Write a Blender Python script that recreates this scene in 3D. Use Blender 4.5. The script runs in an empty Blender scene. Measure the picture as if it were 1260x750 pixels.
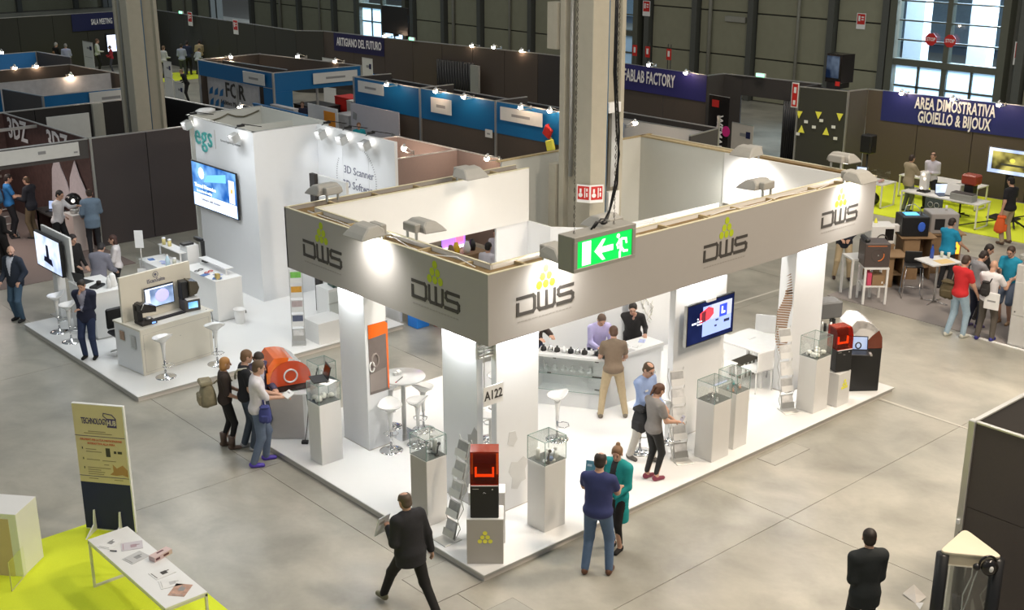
import bpy, bmesh, math, random
import numpy as np
from math import sin, cos, pi, radians as RAD, atan2, hypot
from mathutils import Vector, Matrix

S = bpy.context.scene
COL = S.collection
random.seed(7)
# ---------------------------------------------------------------- camera, world, lights, exposure
YAW, PITCH = 0.728, 0.32
cu = Vector((cos(-YAW), sin(-YAW), 0))                      # camera right in stand axes
cf = Vector((sin(YAW) * cos(PITCH), cos(YAW) * cos(PITCH), -sin(PITCH)))
CAMLOC = Vector((-9.739, -11.516, 9.1))
cam = bpy.data.objects.new('camera', bpy.data.cameras.new('camera'))
COL.objects.link(cam)
up = cu.cross(cf)
M = Matrix((cu, up, -cf)).transposed().to_4x4()
M.translation = CAMLOC
cam.matrix_world = M
cam.data.sensor_width = 36
cam.data.lens = 1503 * 36 / 1260
cam.data.clip_end = 400
S.camera = cam
S.view_settings.view_transform = 'Standard'
S.view_settings.look = 'None'
S.view_settings.gamma = 1
S.view_settings.use_curve_mapping = False
S.view_settings.exposure = 0.45
S.cycles.transparent_max_bounces = 48

W = bpy.data.worlds.new('hall_air'); S.world = W; W.use_nodes = True
W.node_tree.nodes['Background'].inputs[0].default_value = (0.86, 0.95, 1.0, 1)
W.node_tree.nodes['Background'].inputs[1].default_value = 0.16

def area_light(name, loc, size, power, color=(1, 1, 1), target=None, sizey=None, spread=None):
    l = bpy.data.lights.new(name, 'AREA'); l.energy = power; l.color = color; l.size = size
    if sizey: l.shape = 'RECTANGLE'; l.size_y = sizey
    if spread: l.spread = spread
    o = bpy.data.objects.new(name, l); COL.objects.link(o); o.location = loc
    d = (Vector(target) - Vector(loc)) if target else Vector((0, 0, -1))
    o.rotation_euler = d.to_track_quat('-Z', 'Y').to_euler()
    return o

def spot_light(name, loc, target, power, color=(1, 1, 1), angle=90, blend=0.6, radius=0.08):
    l = bpy.data.lights.new(name, 'SPOT'); l.energy = power; l.color = color
    l.spot_size = RAD(angle); l.spot_blend = blend; l.shadow_soft_size = radius
    o = bpy.data.objects.new(name, l); COL.objects.link(o); o.location = loc
    o.rotation_euler = (Vector(target) - Vector(loc)).to_track_quat('-Z', 'Y').to_euler()
    return o

# high-bay hall lamps over the nearer bays, in rows below the roof
for (x, y, p, c) in ((3, -9, 900, (1, .84, .66)), (10, -6, 1150, (1, .84, .66)), (-7, 3, 200, (1, .96, .88)), (3, 3, 240, (1, .94, .85)),
                     (14, -1, 260, (1, .87, .72)), (21.7, 8.2, 330, (1, .88, .74)), (-6, 14, 110, (.95, 1, .94)), (3, 19, 100, (.95, 1, .95)), (22.5, 11.9, 260, (1, .9, .78)),
                     (13.3, 34.7, 230, (1, .97, .92)), (23.7, 32.2, 230, (1, .85, .7)), (20, 48, 300, (1, .97, .85)), (31, 8, 240, (1, .95, .82))):
    area_light('high_bay_light', (x, y, 13.0), 1.6, p, c)
# cold daylight on the loading yard outside the hall gates
for y in (14.7, 54):
    area_light('yard_daylight', (46, y, 9), 8, 9000, (.72, .86, 1), target=(44, y, 0))

# ---------------------------------------------------------------- materials
MATS = {}
def mat(name, col, rough=.5, metal=0., emit=None, estr=1., noise=.06, scale=8., bump=0., alpha=1., trans=0., ior=1.45, coat=0., spec=None, subsurf=0):
    if name in MATS: return MATS[name]
    m = bpy.data.materials.new(name); m.use_nodes = True; nt = m.node_tree; N = nt.nodes; L = nt.links
    b = N['Principled BSDF']
    geo = N.new('ShaderNodeNewGeometry'); no = N.new('ShaderNodeTexNoise'); no.inputs['Scale'].default_value = scale
    no.inputs['Detail'].default_value = 4
    L.new(geo.outputs['Position'], no.inputs['Vector'])
    mix = N.new('ShaderNodeMix'); mix.data_type = 'RGBA'
    c0 = tuple(max(0, c * (1 - noise)) for c in col); c1 = tuple(min(1, c * (1 + noise)) for c in col)
    mix.inputs[6].default_value = (*c0, 1); mix.inputs[7].default_value = (*c1, 1)
    L.new(no.outputs['Fac'], mix.inputs[0]); L.new(mix.outputs[2], b.inputs['Base Color'])
    b.inputs['Roughness'].default_value = rough; b.inputs['Metallic'].default_value = metal
    if spec is not None: b.inputs['Specular IOR Level'].default_value = spec
    if coat: b.inputs['Coat Weight'].default_value = coat; b.inputs['Coat Roughness'].default_value = .08
    if trans: b.inputs['Transmission Weight'].default_value = trans; b.inputs['IOR'].default_value = ior
    if alpha < 1: b.inputs['Alpha'].default_value = alpha
    if bump:
        bp = N.new('ShaderNodeBump'); bp.inputs['Strength'].default_value = bump; bp.inputs['Distance'].default_value = .01
        L.new(no.outputs['Fac'], bp.inputs['Height']); L.new(bp.outputs[0], b.inputs['Normal'])
    if emit: b.inputs['Emission Color'].default_value = (*emit, 1); b.inputs['Emission Strength'].default_value = estr
    m.diffuse_color = (*col, 1)
    MATS[name] = m
    return m

def floor_mat():
    m = bpy.data.materials.new('polished_concrete'); m.use_nodes = True; nt = m.node_tree; N = nt.nodes; L = nt.links
    b = N['Principled BSDF']; geo = N.new('ShaderNodeNewGeometry')
    mp = N.new('ShaderNodeMapping'); mp.inputs['Scale'].default_value = (1, .8, 1); mp.inputs['Rotation'].default_value = (0, 0, .6)
    L.new(geo.outputs['Position'], mp.inputs[0])
    n1 = N.new('ShaderNodeTexNoise'); n1.inputs['Scale'].default_value = 1.1; n1.inputs['Detail'].default_value = 6; n1.inputs['Roughness'].default_value = .55; n1.inputs['Distortion'].default_value = .35
    n2 = N.new('ShaderNodeTexNoise'); n2.inputs['Scale'].default_value = .22; n2.inputs['Detail'].default_value = 3
    n3 = N.new('ShaderNodeTexNoise'); n3.inputs['Scale'].default_value = 14; n3.inputs['Detail'].default_value = 5
    for n in (n1, n2, n3): L.new(mp.outputs[0], n.inputs[0])
    r = N.new('ShaderNodeValToRGB'); e = r.color_ramp.elements
    e[0].position = .28; e[0].color = (.285, .275, .24, 1); e[1].position = .74; e[1].color = (.475, .455, .40, 1)
    L.new(n1.outputs['Fac'], r.inputs[0])
    r2 = N.new('ShaderNodeValToRGB'); r2.color_ramp.elements[0].color = (.80, .81, .80, 1); r2.color_ramp.elements[1].color = (1.16, 1.14, 1.1, 1)
    r2.color_ramp.elements[0].position = .35; r2.color_ramp.elements[1].position = .65
    L.new(n2.outputs['Fac'], r2.inputs[0])
    mx = N.new('ShaderNodeMix'); mx.data_type = 'RGBA'; mx.blend_type = 'MULTIPLY'; mx.inputs[0].default_value = 1
    L.new(r.outputs[0], mx.inputs[6]); L.new(r2.outputs[0], mx.inputs[7])
    r3 = N.new('ShaderNodeValToRGB'); r3.color_ramp.elements[0].color = (.93, .93, .93, 1); r3.color_ramp.elements[1].color = (1.05, 1.05, 1.05, 1)
    L.new(n3.outputs['Fac'], r3.inputs[0])
    mx2 = N.new('ShaderNodeMix'); mx2.data_type = 'RGBA'; mx2.blend_type = 'MULTIPLY'; mx2.inputs[0].default_value = 1
    L.new(mx.outputs[2], mx2.inputs[6]); L.new(r3.outputs[0], mx2.inputs[7])
    L.new(mx2.outputs[2], b.inputs['Base Color'])
    mr = N.new('ShaderNodeMapRange'); mr.inputs[3].default_value = .25; mr.inputs[4].default_value = .37
    L.new(n2.outputs['Fac'], mr.inputs[0]); L.new(mr.outputs[0], b.inputs['Roughness'])
    b.inputs['Specular IOR Level'].default_value = .45
    return m

def glass_mat(name, col=(.982, .995, .99), gloss=.07, rough=.03):
    # thin clear sheet: mostly see-through with a faint glossy reflection, stronger at grazing angles
    m = bpy.data.materials.new(name); m.use_nodes = True; nt = m.node_tree; N = nt.nodes; L = nt.links
    N.clear(); out = N.new('ShaderNodeOutputMaterial'); tr = N.new('ShaderNodeBsdfTransparent'); tr.inputs[0].default_value = (*col, 1)
    gl = N.new('ShaderNodeBsdfGlossy'); gl.inputs['Roughness'].default_value = rough
    lw = N.new('ShaderNodeLayerWeight'); lw.inputs[0].default_value = .25
    mth = N.new('ShaderNodeMath'); mth.operation = 'MULTIPLY_ADD'; mth.inputs[1].default_value = .35; mth.inputs[2].default_value = gloss * .4
    L.new(lw.outputs['Facing'], mth.inputs[0]); ms = N.new('ShaderNodeMixShader')
    L.new(mth.outputs[0], ms.inputs[0]); L.new(tr.outputs[0], ms.inputs[1]); L.new(gl.outputs[0], ms.inputs[2]); L.new(ms.outputs[0], out.inputs[0])
    MATS[name] = m
    return m
def acrylic(name, tint, body, mix=.35):
    # coloured see-through acrylic: tinted transparency, some body colour, clear gloss
    m = bpy.data.materials.new(name); m.use_nodes = True; nt = m.node_tree; N = nt.nodes; L = nt.links
    b = N['Principled BSDF']; b.inputs['Base Color'].default_value = (*body, 1); b.inputs['Roughness'].default_value = .12; b.inputs['Coat Weight'].default_value = .6
    no = N.new('ShaderNodeTexNoise'); no.inputs['Scale'].default_value = 6; r = N.new('ShaderNodeMapRange'); r.inputs[3].default_value = mix * .8; r.inputs[4].default_value = mix * 1.2; L.new(no.outputs['Fac'], r.inputs[0])
    tr = N.new('ShaderNodeBsdfTransparent'); tr.inputs[0].default_value = (*tint, 1); ms = N.new('ShaderNodeMixShader')
    L.new(r.outputs[0], ms.inputs[0]); L.new(tr.outputs[0], ms.inputs[1]); L.new(b.outputs[0], ms.inputs[2]); L.new(ms.outputs[0], N['Material Output'].inputs[0])
    MATS[name] = m; return m

def screen_mat(name, kind, strength=1.6):
    # a lit display: generated-coordinate picture
    m = bpy.data.materials.new(name); m.use_nodes = True; nt = m.node_tree; N = nt.nodes; L = nt.links
    N.clear(); out = N.new('ShaderNodeOutputMaterial'); em = N.new('ShaderNodeEmission'); em.inputs[1].default_value = strength
    tc = N.new('ShaderNodeTexCoord'); g = N.new('ShaderNodeTexNoise'); r = N.new('ShaderNodeValToRGB')
    sets = {'blue': ((.02, .12, .45), (.25, .55, 1.)), 'pale': ((.35, .45, .75), (.8, .88, 1.)), 'navy': ((.01, .015, .06), (.02, .03, .12)),
            'photo': ((.06, .05, .02), (.7, .6, .15)), 'plan': ((.04, .08, .2), (.55, .72, 1.))}
    a, c = sets[kind]; g.inputs['Scale'].default_value = 2.2
    r.color_ramp.elements[0].color = (*a, 1); r.color_ramp.elements[1].color = (*c, 1)
    r.color_ramp.elements[0].position = .35; r.color_ramp.elements[1].position = .65
    L.new(tc.outputs['Object'], g.inputs[0]); L.new(g.outputs['Fac'], r.inputs[0]); L.new(r.outputs[0], em.inputs[0]); L.new(em.outputs[0], out.inputs[0])
    MATS[name] = m
    return m

FLOOR = floor_mat()
WHITE = mat('white_laminate', (.80, .80, .79), .35, noise=.015)
WHITEM = mat('white_matte_panel', (.76, .75, .72), .7, noise=.015)
WALLW = mat('white_wall_panel', (.80, .81, .82), .6, noise=.012)
FASC = mat('fascia_panel', (.37, .35, .33), .6, noise=.015)
PLATF = mat('stand_floor_white', (.86, .86, .85), .18, noise=.012, scale=3)
PEDW = mat('pedestal_white', (.74, .73, .71), .3, noise=.02)
PEDG = mat('pedestal_grey', (.46, .43, .39), .45, noise=.03)
CREAM = mat('cream_laminate', (.76, .72, .62), .45, noise=.02)
GREYD = mat('dark_grey_panel', (.042, .037, .035), .8, noise=.06, scale=30, bump=.1)
GREYM = mat('mid_grey_panel', (.085, .078, .075), .8, noise=.05, scale=20)
BROWNP = mat('taupe_panel', (.085, .066, .052), .8, noise=.05, scale=20)
GREENP = mat('olive_grey_panel', (.042, .042, .034), .8, noise=.06, scale=20)
BLUEP = mat('blue_fascia', (.004, .14, .36), .45, noise=.03)
NAVY = mat('navy_banner', (.008, .012, .075), .6, noise=.05)
BLACK = mat('black_plastic', (.012, .012, .013), .4, noise=.1)
BLACKG = mat('black_gloss', (.015, .013, .013), .18, noise=.1)
ALU = mat('brushed_aluminium', (.62, .62, .6), .35, metal=.8, noise=.05)
CHROME = mat('chrome', (.82, .82, .83), .08, metal=1., noise=.02)
STEELG = mat('grey_painted_metal', (.33, .34, .32), .5, noise=.06, scale=14)
LAMPG = mat('floodlight_housing', (.36, .35, .32), .6, noise=.05)
WOOD = mat('raw_wood_batten', (.42, .33, .18), .7, noise=.25, scale=12)
WOODD = mat('brown_board', (.20, .13, .05), .7, noise=.35, scale=9)
CARDB = mat('cardboard', (.30, .19, .10), .75, noise=.12, scale=10)
CONC = mat('concrete_column', (.42, .39, .31), .8, noise=.08, scale=5, bump=.15)
CONCD = mat('concrete_column_base', (.24, .26, .22), .8, noise=.1, scale=5)
PANEL = mat('precast_panel', (.26, .26, .185), .85, noise=.1, scale=2.5, bump=.1)
STEEL = mat('dark_steel', (.085, .09, .08), .6, noise=.1)
ACID = mat('acid_green_carpet', (.72, .82, .035), .9, noise=.08, scale=60, bump=.2)
CARPG = mat('grey_carpet', (.27, .245, .235), .95, noise=.08, scale=70, bump=.2)
CARPB = mat('taupe_carpet', (.22, .17, .155), .95, noise=.08, scale=70, bump=.2)
REDP = mat('red_print', (.55, .02, .015), .5)
ORANGE = mat('orange_acrylic_solid', (.95, .16, .01), .15, noise=.1, coat=1)
AMBER = mat('amber_acrylic', (.95, .13, .005), .08, noise=.1, coat=.5)
DKRED = mat('smoked_orange_acrylic', (.45, .045, .01), .12, noise=.2, coat=.5)
INK = mat('dark_ink', (.05, .045, .04), .6)
GREYINK = mat('grey_ink', (.3, .3, .3), .6)
LIME = mat('lime_print', (.42, .52, .01), .6)
YELLOW = mat('yellow_print', (.92, .88, .10), .6)
ORANGEP = mat('amber_print', (.95, .62, .04), .6)
PAPER = mat('white_paper', (.8, .8, .79), .8)
GLASS = glass_mat('clear_glass')
GEDGE = mat('glass_edge', (.22, .33, .29), .2, noise=.05)
GREENE = mat('lit_green_sign', (.0, .35, .04), .5, emit=(.0, .52, .07), estr=1.0, noise=.02)
WHITEE = mat('lit_white_sign', (.8, .8, .8), .5, emit=(.85, 1, .85), estr=1.1, noise=.02)
GREENS = mat('small_green_exit_lamp', (.1, .8, .3), .5, emit=(.2, 1, .45), estr=3)
BULB = mat('halogen_bulb', (1, .8, .6), .5, emit=(1, .72, .5), estr=60, noise=.02)
SKIN = mat('skin', (.58, .34, .24), .55, noise=.05, scale=25)
SKINT = mat('tanned_skin', (.42, .22, .14), .55, noise=.05, scale=25)
EYE = mat('dark_eye', (.06, .04, .035), .3)
LIPS = mat('lips', (.42, .15, .12), .5)

# ---------------------------------------------------------------- mesh builder
class MB:
    def __init__(s): s.v = []; s.f = []; s.mi = []; s.mats = []; s.cur = 0; s.sm = []; s.smooth = False; s.cuts = []
    def m(s, material):
        if material not in s.mats: s.mats.append(material)
        s.cur = s.mats.index(material); return s
    def add(s, vs, fs, smooth=None):
        o = len(s.v); s.cuts.append((o, len(s.f))); s.v.extend(vs)
        for f in fs: s.f.append(tuple(i + o for i in f)); s.mi.append(s.cur); s.sm.append(s.smooth if smooth is None else smooth)
        return s
    def box(s, x0, x1, y0, y1, z0, z1, M=None):
        vs = [(x, y, z) for z in (z0, z1) for y in (y0, y1) for x in (x0, x1)]
        if M is not None: vs = [tuple(M @ Vector(v)) for v in vs]
        return s.add(vs, [(0, 2, 3, 1), (4, 5, 7, 6), (0, 1, 5, 4), (2, 6, 7, 3), (0, 4, 6, 2), (1, 3, 7, 5)])
    def cbox(s, c, size, rz=0, M=None):
        T = Matrix.Translation(c) @ Matrix.Rotation(rz, 4, 'Z')
        if M is not None: T = Matrix.Translation(c) @ M
        a, b, d = size[0] / 2, size[1] / 2, size[2] / 2
        return s.box(-a, a, -b, b, -d, d, T)
    def prism(s, pts, z0, z1, M=None):          # polygon (ccw) in xy extruded in z
        n = len(pts); vs = [(x, y, z0) for x, y in pts] + [(x, y, z1) for x, y in pts]
        if M is not None: vs = [tuple(M @ Vector(v)) for v in vs]
        fs = [tuple(range(n))[::-1], tuple(range(n, 2 * n))] + [(i, (i + 1) % n, n + (i + 1) % n, n + i) for i in range(n)]
        return s.add(vs, fs)
    def lathe(s, prof, c=(0, 0, 0), n=20, M=None, cap=True):      # profile [(r,z)]
        vs = []
        for r, z in prof:
            for i in range(n):
                a = 2 * pi * i / n; vs.append((c[0] + r * cos(a), c[1] + r * sin(a), c[2] + z))
        fs = []
        for k in range(len(prof) - 1):
            for i in range(n):
                j = (i + 1) % n; fs.append((k * n + i, k * n + j, (k + 1) * n + j, (k + 1) * n + i))
        if cap:
            fs.append(tuple(range(n))[::-1]); fs.append(tuple((len(prof) - 1) * n + i for i in range(n)))
        if M is not None: vs = [tuple(M @ Vector(v)) for v in vs]
        return s.add(vs, fs, not (len(prof) == 2 and abs(prof[1][1] - prof[0][1]) < .02))
    def cyl(s, c, r, h, n=16, r2=None, M=None):
        return s.lathe([(r, 0), (r if r2 is None else r2, h)], c, n, M)
    def tube(s, pts, r, n=8, closed=False):
        P = [Vector(p) for p in pts]; m_ = len(P); rings = []
        ref = None
        for i, p in enumerate(P):
            if closed: d = P[(i + 1) % m_] - P[i - 1]
            else: d = (P[min(i + 1, m_ - 1)] - P[max(i - 1, 0)])
            d.normalize()
            if ref is None: ref = Vector((0, 0, 1)) if abs(d.z) < .9 else Vector((1, 0, 0))
            a = d.cross(ref).normalized(); b = a.cross(d).normalized(); ref = b
            rr = r[i] if isinstance(r, (list, tuple)) else r
            rings.append([tuple(p + a * rr * cos(2 * pi * k / n) + b * rr * sin(2 * pi * k / n)) for k in range(n)])
        vs = [v for R in rings for v in R]; fs = []
        for i in range(m_ if closed else m_ - 1):
            for k in range(n):
                i2 = (i + 1) % m_; k2 = (k + 1) % n; fs.append((i * n + k, i * n + k2, i2 * n + k2, i2 * n + k))
        if not closed: fs.append(tuple(range(n))[::-1]); fs.append(tuple((m_ - 1) * n + k for k in range(n)))
        return s.add(vs, fs, True)
    def ball(s, c, r, n=10, M=None, sq=(1, 1, 1)):
        vs = []; h = n // 2 + 1
        for j in range(1, h):
            t = pi * j / h
            for i in range(n):
                a = 2 * pi * i / n; vs.append((c[0] + r * sq[0] * sin(t) * cos(a), c[1] + r * sq[1] * sin(t) * sin(a), c[2] + r * sq[2] * cos(t)))
        fs = []
        for j in range(h - 2):
            for i in range(n):
                i2 = (i + 1) % n; fs.append((j * n + i, (j + 1) * n + i, (j + 1) * n + i2, j * n + i2))
        top = len(vs); vs.append((c[0], c[1], c[2] + r * sq[2])); vs.append((c[0], c[1], c[2] - r * sq[2])); b = (h - 2) * n
        for i in range(n): fs.append((top, i, (i + 1) % n)); fs.append((top + 1, b + (i + 1) % n, b + i))
        if M is not None: vs = [tuple(M @ Vector(v)) for v in vs]
        return s.add(vs, fs, True)
    def build(s, name, material=None, parent=None, bevel=0, loc=None, rot=None):
        if material and not s.mats: s.mats = [material]
        me = bpy.data.meshes.new(name); me.from_pydata(s.v, [], s.f)
        for m_ in s.mats: me.materials.append(m_)
        if len(s.mats) > 1: me.polygons.foreach_set('material_index', s.mi)
        me.polygons.foreach_set('use_smooth', s.sm)
        o = bpy.data.objects.new(name, me); COL.objects.link(o)
        if parent: o.parent = parent
        if loc: o.location = loc
        if rot: o.rotation_euler = rot
        if bevel:
            b = o.modifiers.new('edge', 'BEVEL'); b.width = bevel; b.segments = 1; b.limit_method = 'ANGLE'
        me.update()
        return o

NOSPLIT = {'glass_edge', 'housing', 'edge_trim', 'top_rail', 'running_figure', 'symbol', 'panel_line', 'round_emblem', 'glass_side_x', 'hood', 'logo_letter', 'edge', 'gas_lift', 'badge', 'plate', 'relief_strand', 'leg_frame', 'bracket_x', 'red_frame', 'black_frame', 'counter_top', 'ring_display', 'dental_model', 'exhibit_piece', 'jewellery_bust', 'front_panel', 'body', 'emblem', 'dot', 'hub_box', 'wire', 'ledge_strip_x', 'red_arc', 'handle', 'printed_line', 'edge_strip', 'clear_model'}
def part(name, material, parent, fn, bevel=0, label=None, loc=None, rot=None):
    b = MB(); r = fn(b); k = len(b.cuts)
    if isinstance(r, list) and k > 1 and name not in NOSPLIT and not name.startswith(('door_', 'wall_')):
        if k <= 14:
            for i in range(k):
                q = MB(); v0 = b.cuts[i][0]; v1 = b.cuts[i + 1][0] if i + 1 < k else len(b.v); f0 = b.cuts[i][1]; f1 = b.cuts[i + 1][1] if i + 1 < k else len(b.f)
                q.v = b.v[v0:v1]; q.f = [tuple(j - v0 for j in f) for f in b.f[f0:f1]]; q.mi = b.mi[f0:f1]; q.sm = b.sm[f0:f1]
                o = q.build(name, material, parent, bevel, loc, rot)
                if label: o['label'] = label
            return o
        o = b.build(name, material, parent, bevel, loc, rot); o['kind'] = 'stuff'; return o
    o = b.build(name, material, parent, bevel, loc, rot)
    if label: o['label'] = label
    return o
def tag(o, label, cat, group=None):
    o['label'] = label; o['category'] = cat
    if group: o['group'] = group
    return o
def thing(name, label, cat, loc=(0, 0, 0), rz=0, group=None):
    o = bpy.data.objects.new(name, None); COL.objects.link(o); o.empty_display_size = .1
    o.location = loc; o.rotation_euler = (0, 0, rz)
    return tag(o, label, cat, group)
def struct(o): o['kind'] = 'structure'; return o
def children(o): return [c for c in bpy.data.objects if c.parent == o]
KIDS = {}
def copy_tree(root, loc, rz=0, label=None, group=None, sc=None):
    if root.name not in KIDS:
        KIDS[root.name] = [(c, [g for g in bpy.data.objects if g.parent == c]) for c in bpy.data.objects if c.parent == root]
    r = root.copy(); COL.objects.link(r); r.location = loc; r.rotation_euler = (0, 0, rz)
    if sc: r.scale = (sc, sc, sc)
    if label: r['label'] = label
    if group: r['group'] = group
    for c, gs in KIDS[root.name]:
        c2 = c.copy(); COL.objects.link(c2); c2.parent = r
        for g in gs: g2 = g.copy(); COL.objects.link(g2); g2.parent = c2
    return r

def text(name, body, size, M, material, parent=None, depth=.004, sx=1., bold=0., align='CENTER', spacing=1.):
    cu_ = bpy.data.curves.new(name, 'FONT'); cu_.body = body; cu_.size = size; cu_.extrude = depth; cu_.offset = bold
    cu_.align_x = align; cu_.align_y = 'CENTER'; cu_.resolution_u = 2; cu_.space_character = spacing
    t = bpy.data.objects.new(name, cu_); COL.objects.link(t)
    me = bpy.data.meshes.new_from_object(t); bpy.data.objects.remove(t); bpy.data.curves.remove(cu_)
    me.transform(M @ Matrix.Diagonal((sx, 1, 1, 1))); me.materials.clear(); me.materials.append(material)
    o = bpy.data.objects.new(name, me); COL.objects.link(o)
    if parent: o.parent = parent
    return o
def frame(origin, xdir, ydir=(0, 0, 1)):       # local x along xdir, local y up, z toward the viewer of the face
    x = Vector(xdir).normalized(); y = Vector(ydir).normalized(); z = x.cross(y)
    m_ = Matrix((x, y, z)).transposed().to_4x4(); m_.translation = Vector(origin); return m_
def strokes(b, lines, w, M, d=.004):
    q = 0
    for pl in lines:
        for i in range(len(pl) - 1):
            q += 1
            a = Vector(pl[i]); c = Vector(pl[i + 1]); e = (c - a); L = e.length
            if L < 1e-6: continue
            e /= L; n = Vector((-e.y, e.x)) * w / 2; a2 = a - e * w / 2; c2 = c + e * w / 2
            b.prism([tuple(a2 - n), tuple(c2 - n), tuple(c2 + n), tuple(a2 + n)], 0, d + .0007 * q, M)
# ---------------------------------------------------------------- the hall: floor, far wall, gates, columns
b = MB(); b.box(-30, 62, -30, 130, -.2, -.022)
floor = struct(b.build('floor', mat('joint_filler', (.16, .15, .13), .9)))
xs = [-.47 + 5.2 * k for k in range(-5, 11)]; ys = [-1.7 + 6.95 * k for k in range(-3, 15)]
sl = MB(); sl.box(.005, 5.195, .005, 6.945, -.021, 0)
first = None
for i in range(len(xs) - 1):
    for j in range(len(ys) - 1):
        if xs[i] > 38: continue
        if first is None: first = sl.build('floor_slab', FLOOR, floor); o = first
        else: o = first.copy(); COL.objects.link(o)
        o.location = (xs[i], ys[j], 0)
# sawn cut and inspection covers in the near floor
def flat(name, mtl, pts, z0, z1, parent=None, label=None):
    return part(name, mtl, parent, lambda b: b.prism(pts, z0, z1), label=label)
t = thing('floor_hatch', 'square steel inspection hatch in the concrete floor by the stand corner', 'hatch', (-.42, .42, 0))
part('frame', mat('hatch_frame', (.2, .19, .165), .6), t, lambda b: b.box(-.405, .405, -.405, .405, 0, .004))
part('cover', mat('hatch_cover', (.38, .365, .315), .4, noise=.15, scale=5), t, lambda b: b.box(-.395, .395, -.395, .395, 0, .006))
t = thing('floor_hatch', 'small inspection hatch in the concrete floor at the bottom edge of the picture', 'hatch', (-.25, -.85, 0))
part('frame', MATS['hatch_frame'], t, lambda b: b.box(-.285, .285, -.285, .285, 0, .004))
part('cover', MATS['hatch_cover'], t, lambda b: b.box(-.275, .275, -.275, .275, 0, .006))

# far hall wall of precast panels, pilasters and gates (gates repeat every 19.7 m)
wb = MB(); wb.box(38.1, 38.6, -30, 130, 0, 13)
for_gates = [12.1 + 19.7 * k for k in range(-1, 6)]
def wall_spans():
    out = []; e = -30
    for g_ in for_gates: out.append((e, g_)); e = g_ + 5.2
    out.append((e, 130)); return out
wb = MB()
for a, c in wall_spans(): wb.box(37.9, 38.4, a, c, 0, 13)
for g_ in for_gates: wb.box(37.9, 38.4, g_, g_ + 5.2, 6.9, 13)
wall_back = struct(wb.build('wall_back', STEEL))
zr = [0, 2.0, 4.05, 6.1, 8.15]
for g_ in for_gates:
    cols = [g_ + 5.5, g_ + 8.2, g_ + 12.6, g_ + 16.0, g_ + 19.1]
    for i in range(4):
        for k in range(4):
            part('wall_panel', PANEL, wall_back, lambda b: b.box(37.72, 37.9, cols[i] + .22, cols[i + 1] - .22, zr[k] + .03, zr[k + 1] - .03), bevel=.02)
    for c in cols:
        part('pilaster', STEEL, wall_back, lambda b: b.box(37.45, 37.9, c - .16, c + .16, 0, 12))
    part('downpipe', mat('grey_pipe', (.3, .3, .26), .5), wall_back, lambda b: b.cyl((37.6, cols[1] + 1.8, 0), .07, 12, 8))
    part('downpipe', MATS['grey_pipe'], wall_back, lambda b: b.cyl((37.6, cols[3] - .9, 0), .09, 12, 8))
    part('cable_tray', MATS['grey_pipe'], wall_back, lambda b: b.box(37.6, 37.72, cols[2] + .4, cols[2] + 1.6, 3.6, 3.85))
part('wall_left_slab', PANEL, None, lambda b: b.box(-30, 38.4, 97, 97.4, 0, 13)).name = 'wall_left'
struct(bpy.data.objects['wall_left'])
for k in range(12):
    part('pilaster', STEEL, bpy.data.objects['wall_left'], lambda b: b.box(-20 + 5 * k, -19.6 + 5 * k, 96.6, 97, 0, 12))
PANE = glass_mat('gate_glass', (.85, .92, .96), .04)
FROST = mat('frosted_gate_pane', (.62, .78, .92), .6, trans=.0, noise=.03)
_n = FROST.node_tree; _t = _n.nodes.new('ShaderNodeBsdfTranslucent'); _t.inputs[0].default_value = (.75, .88, .98, 1); _x = _n.nodes.new('ShaderNodeMixShader'); _x.inputs[0].default_value = .7
_n.links.new(_n.nodes['Principled BSDF'].outputs[0], _x.inputs[1]); _n.links.new(_t.outputs[0], _x.inputs[2]); _n.links.new(_x.outputs[0], _n.nodes['Material Output'].inputs[0])
GATE = mat('gate_frame_metal', (.10, .105, .08), .5)
for n, g_ in enumerate(for_gates[1:4]):
    d = part('door_%d' % (n + 1), GATE, None, lambda b: [b.box(37.4, 37.9, g_ - .05, g_ + .28, 0, 7), b.box(37.4, 37.9, g_ + 4.92, g_ + 5.25, 0, 7), b.box(37.45, 37.8, g_, g_ + 5.2, 2.45, 2.72),
                                                b.box(37.5, 37.8, g_ + 2.45, g_ + 2.68, 0, 7), b.box(37.45, 37.85, g_, g_ + 5.2, 6.6, 7)])
    struct(d)
    for q in range(2):
        y0 = g_ + .28 + q * 2.4; y1 = y0 + 2.17
        for zz in (3.5, 4.3, 5.1, 5.9): part('glazing_bar', GATE, d, lambda b: b.box(37.55, 37.68, y0, y1, zz - .03, zz + .03))
        part('glazing_bar', GATE, d, lambda b: b.box(37.55, 37.7, (y0 + y1) / 2 - .05, (y0 + y1) / 2 + .05, 0, 2.45))
        part('glazing_bar', GATE, d, lambda b: b.box(37.55, 37.7, y0, y1, 1.55, 1.62))
        for z0, z1 in ((2.72, 3.47), (3.53, 4.27), (4.33, 5.07), (5.13, 5.87), (5.93, 6.6)):
            part('glass_pane', PANE, d, lambda b: b.box(37.6, 37.61, y0, y1, z0, z1))
        for (a, c) in ((y0, (y0 + y1) / 2 - .05), ((y0 + y1) / 2 + .05, y1)):
            for z0, z1 in ((.1, 1.55), (1.62, 2.45)):
                part('glass_pane', FROST, d, lambda b: b.box(37.62, 37.64, a, c, z0, z1))
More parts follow.
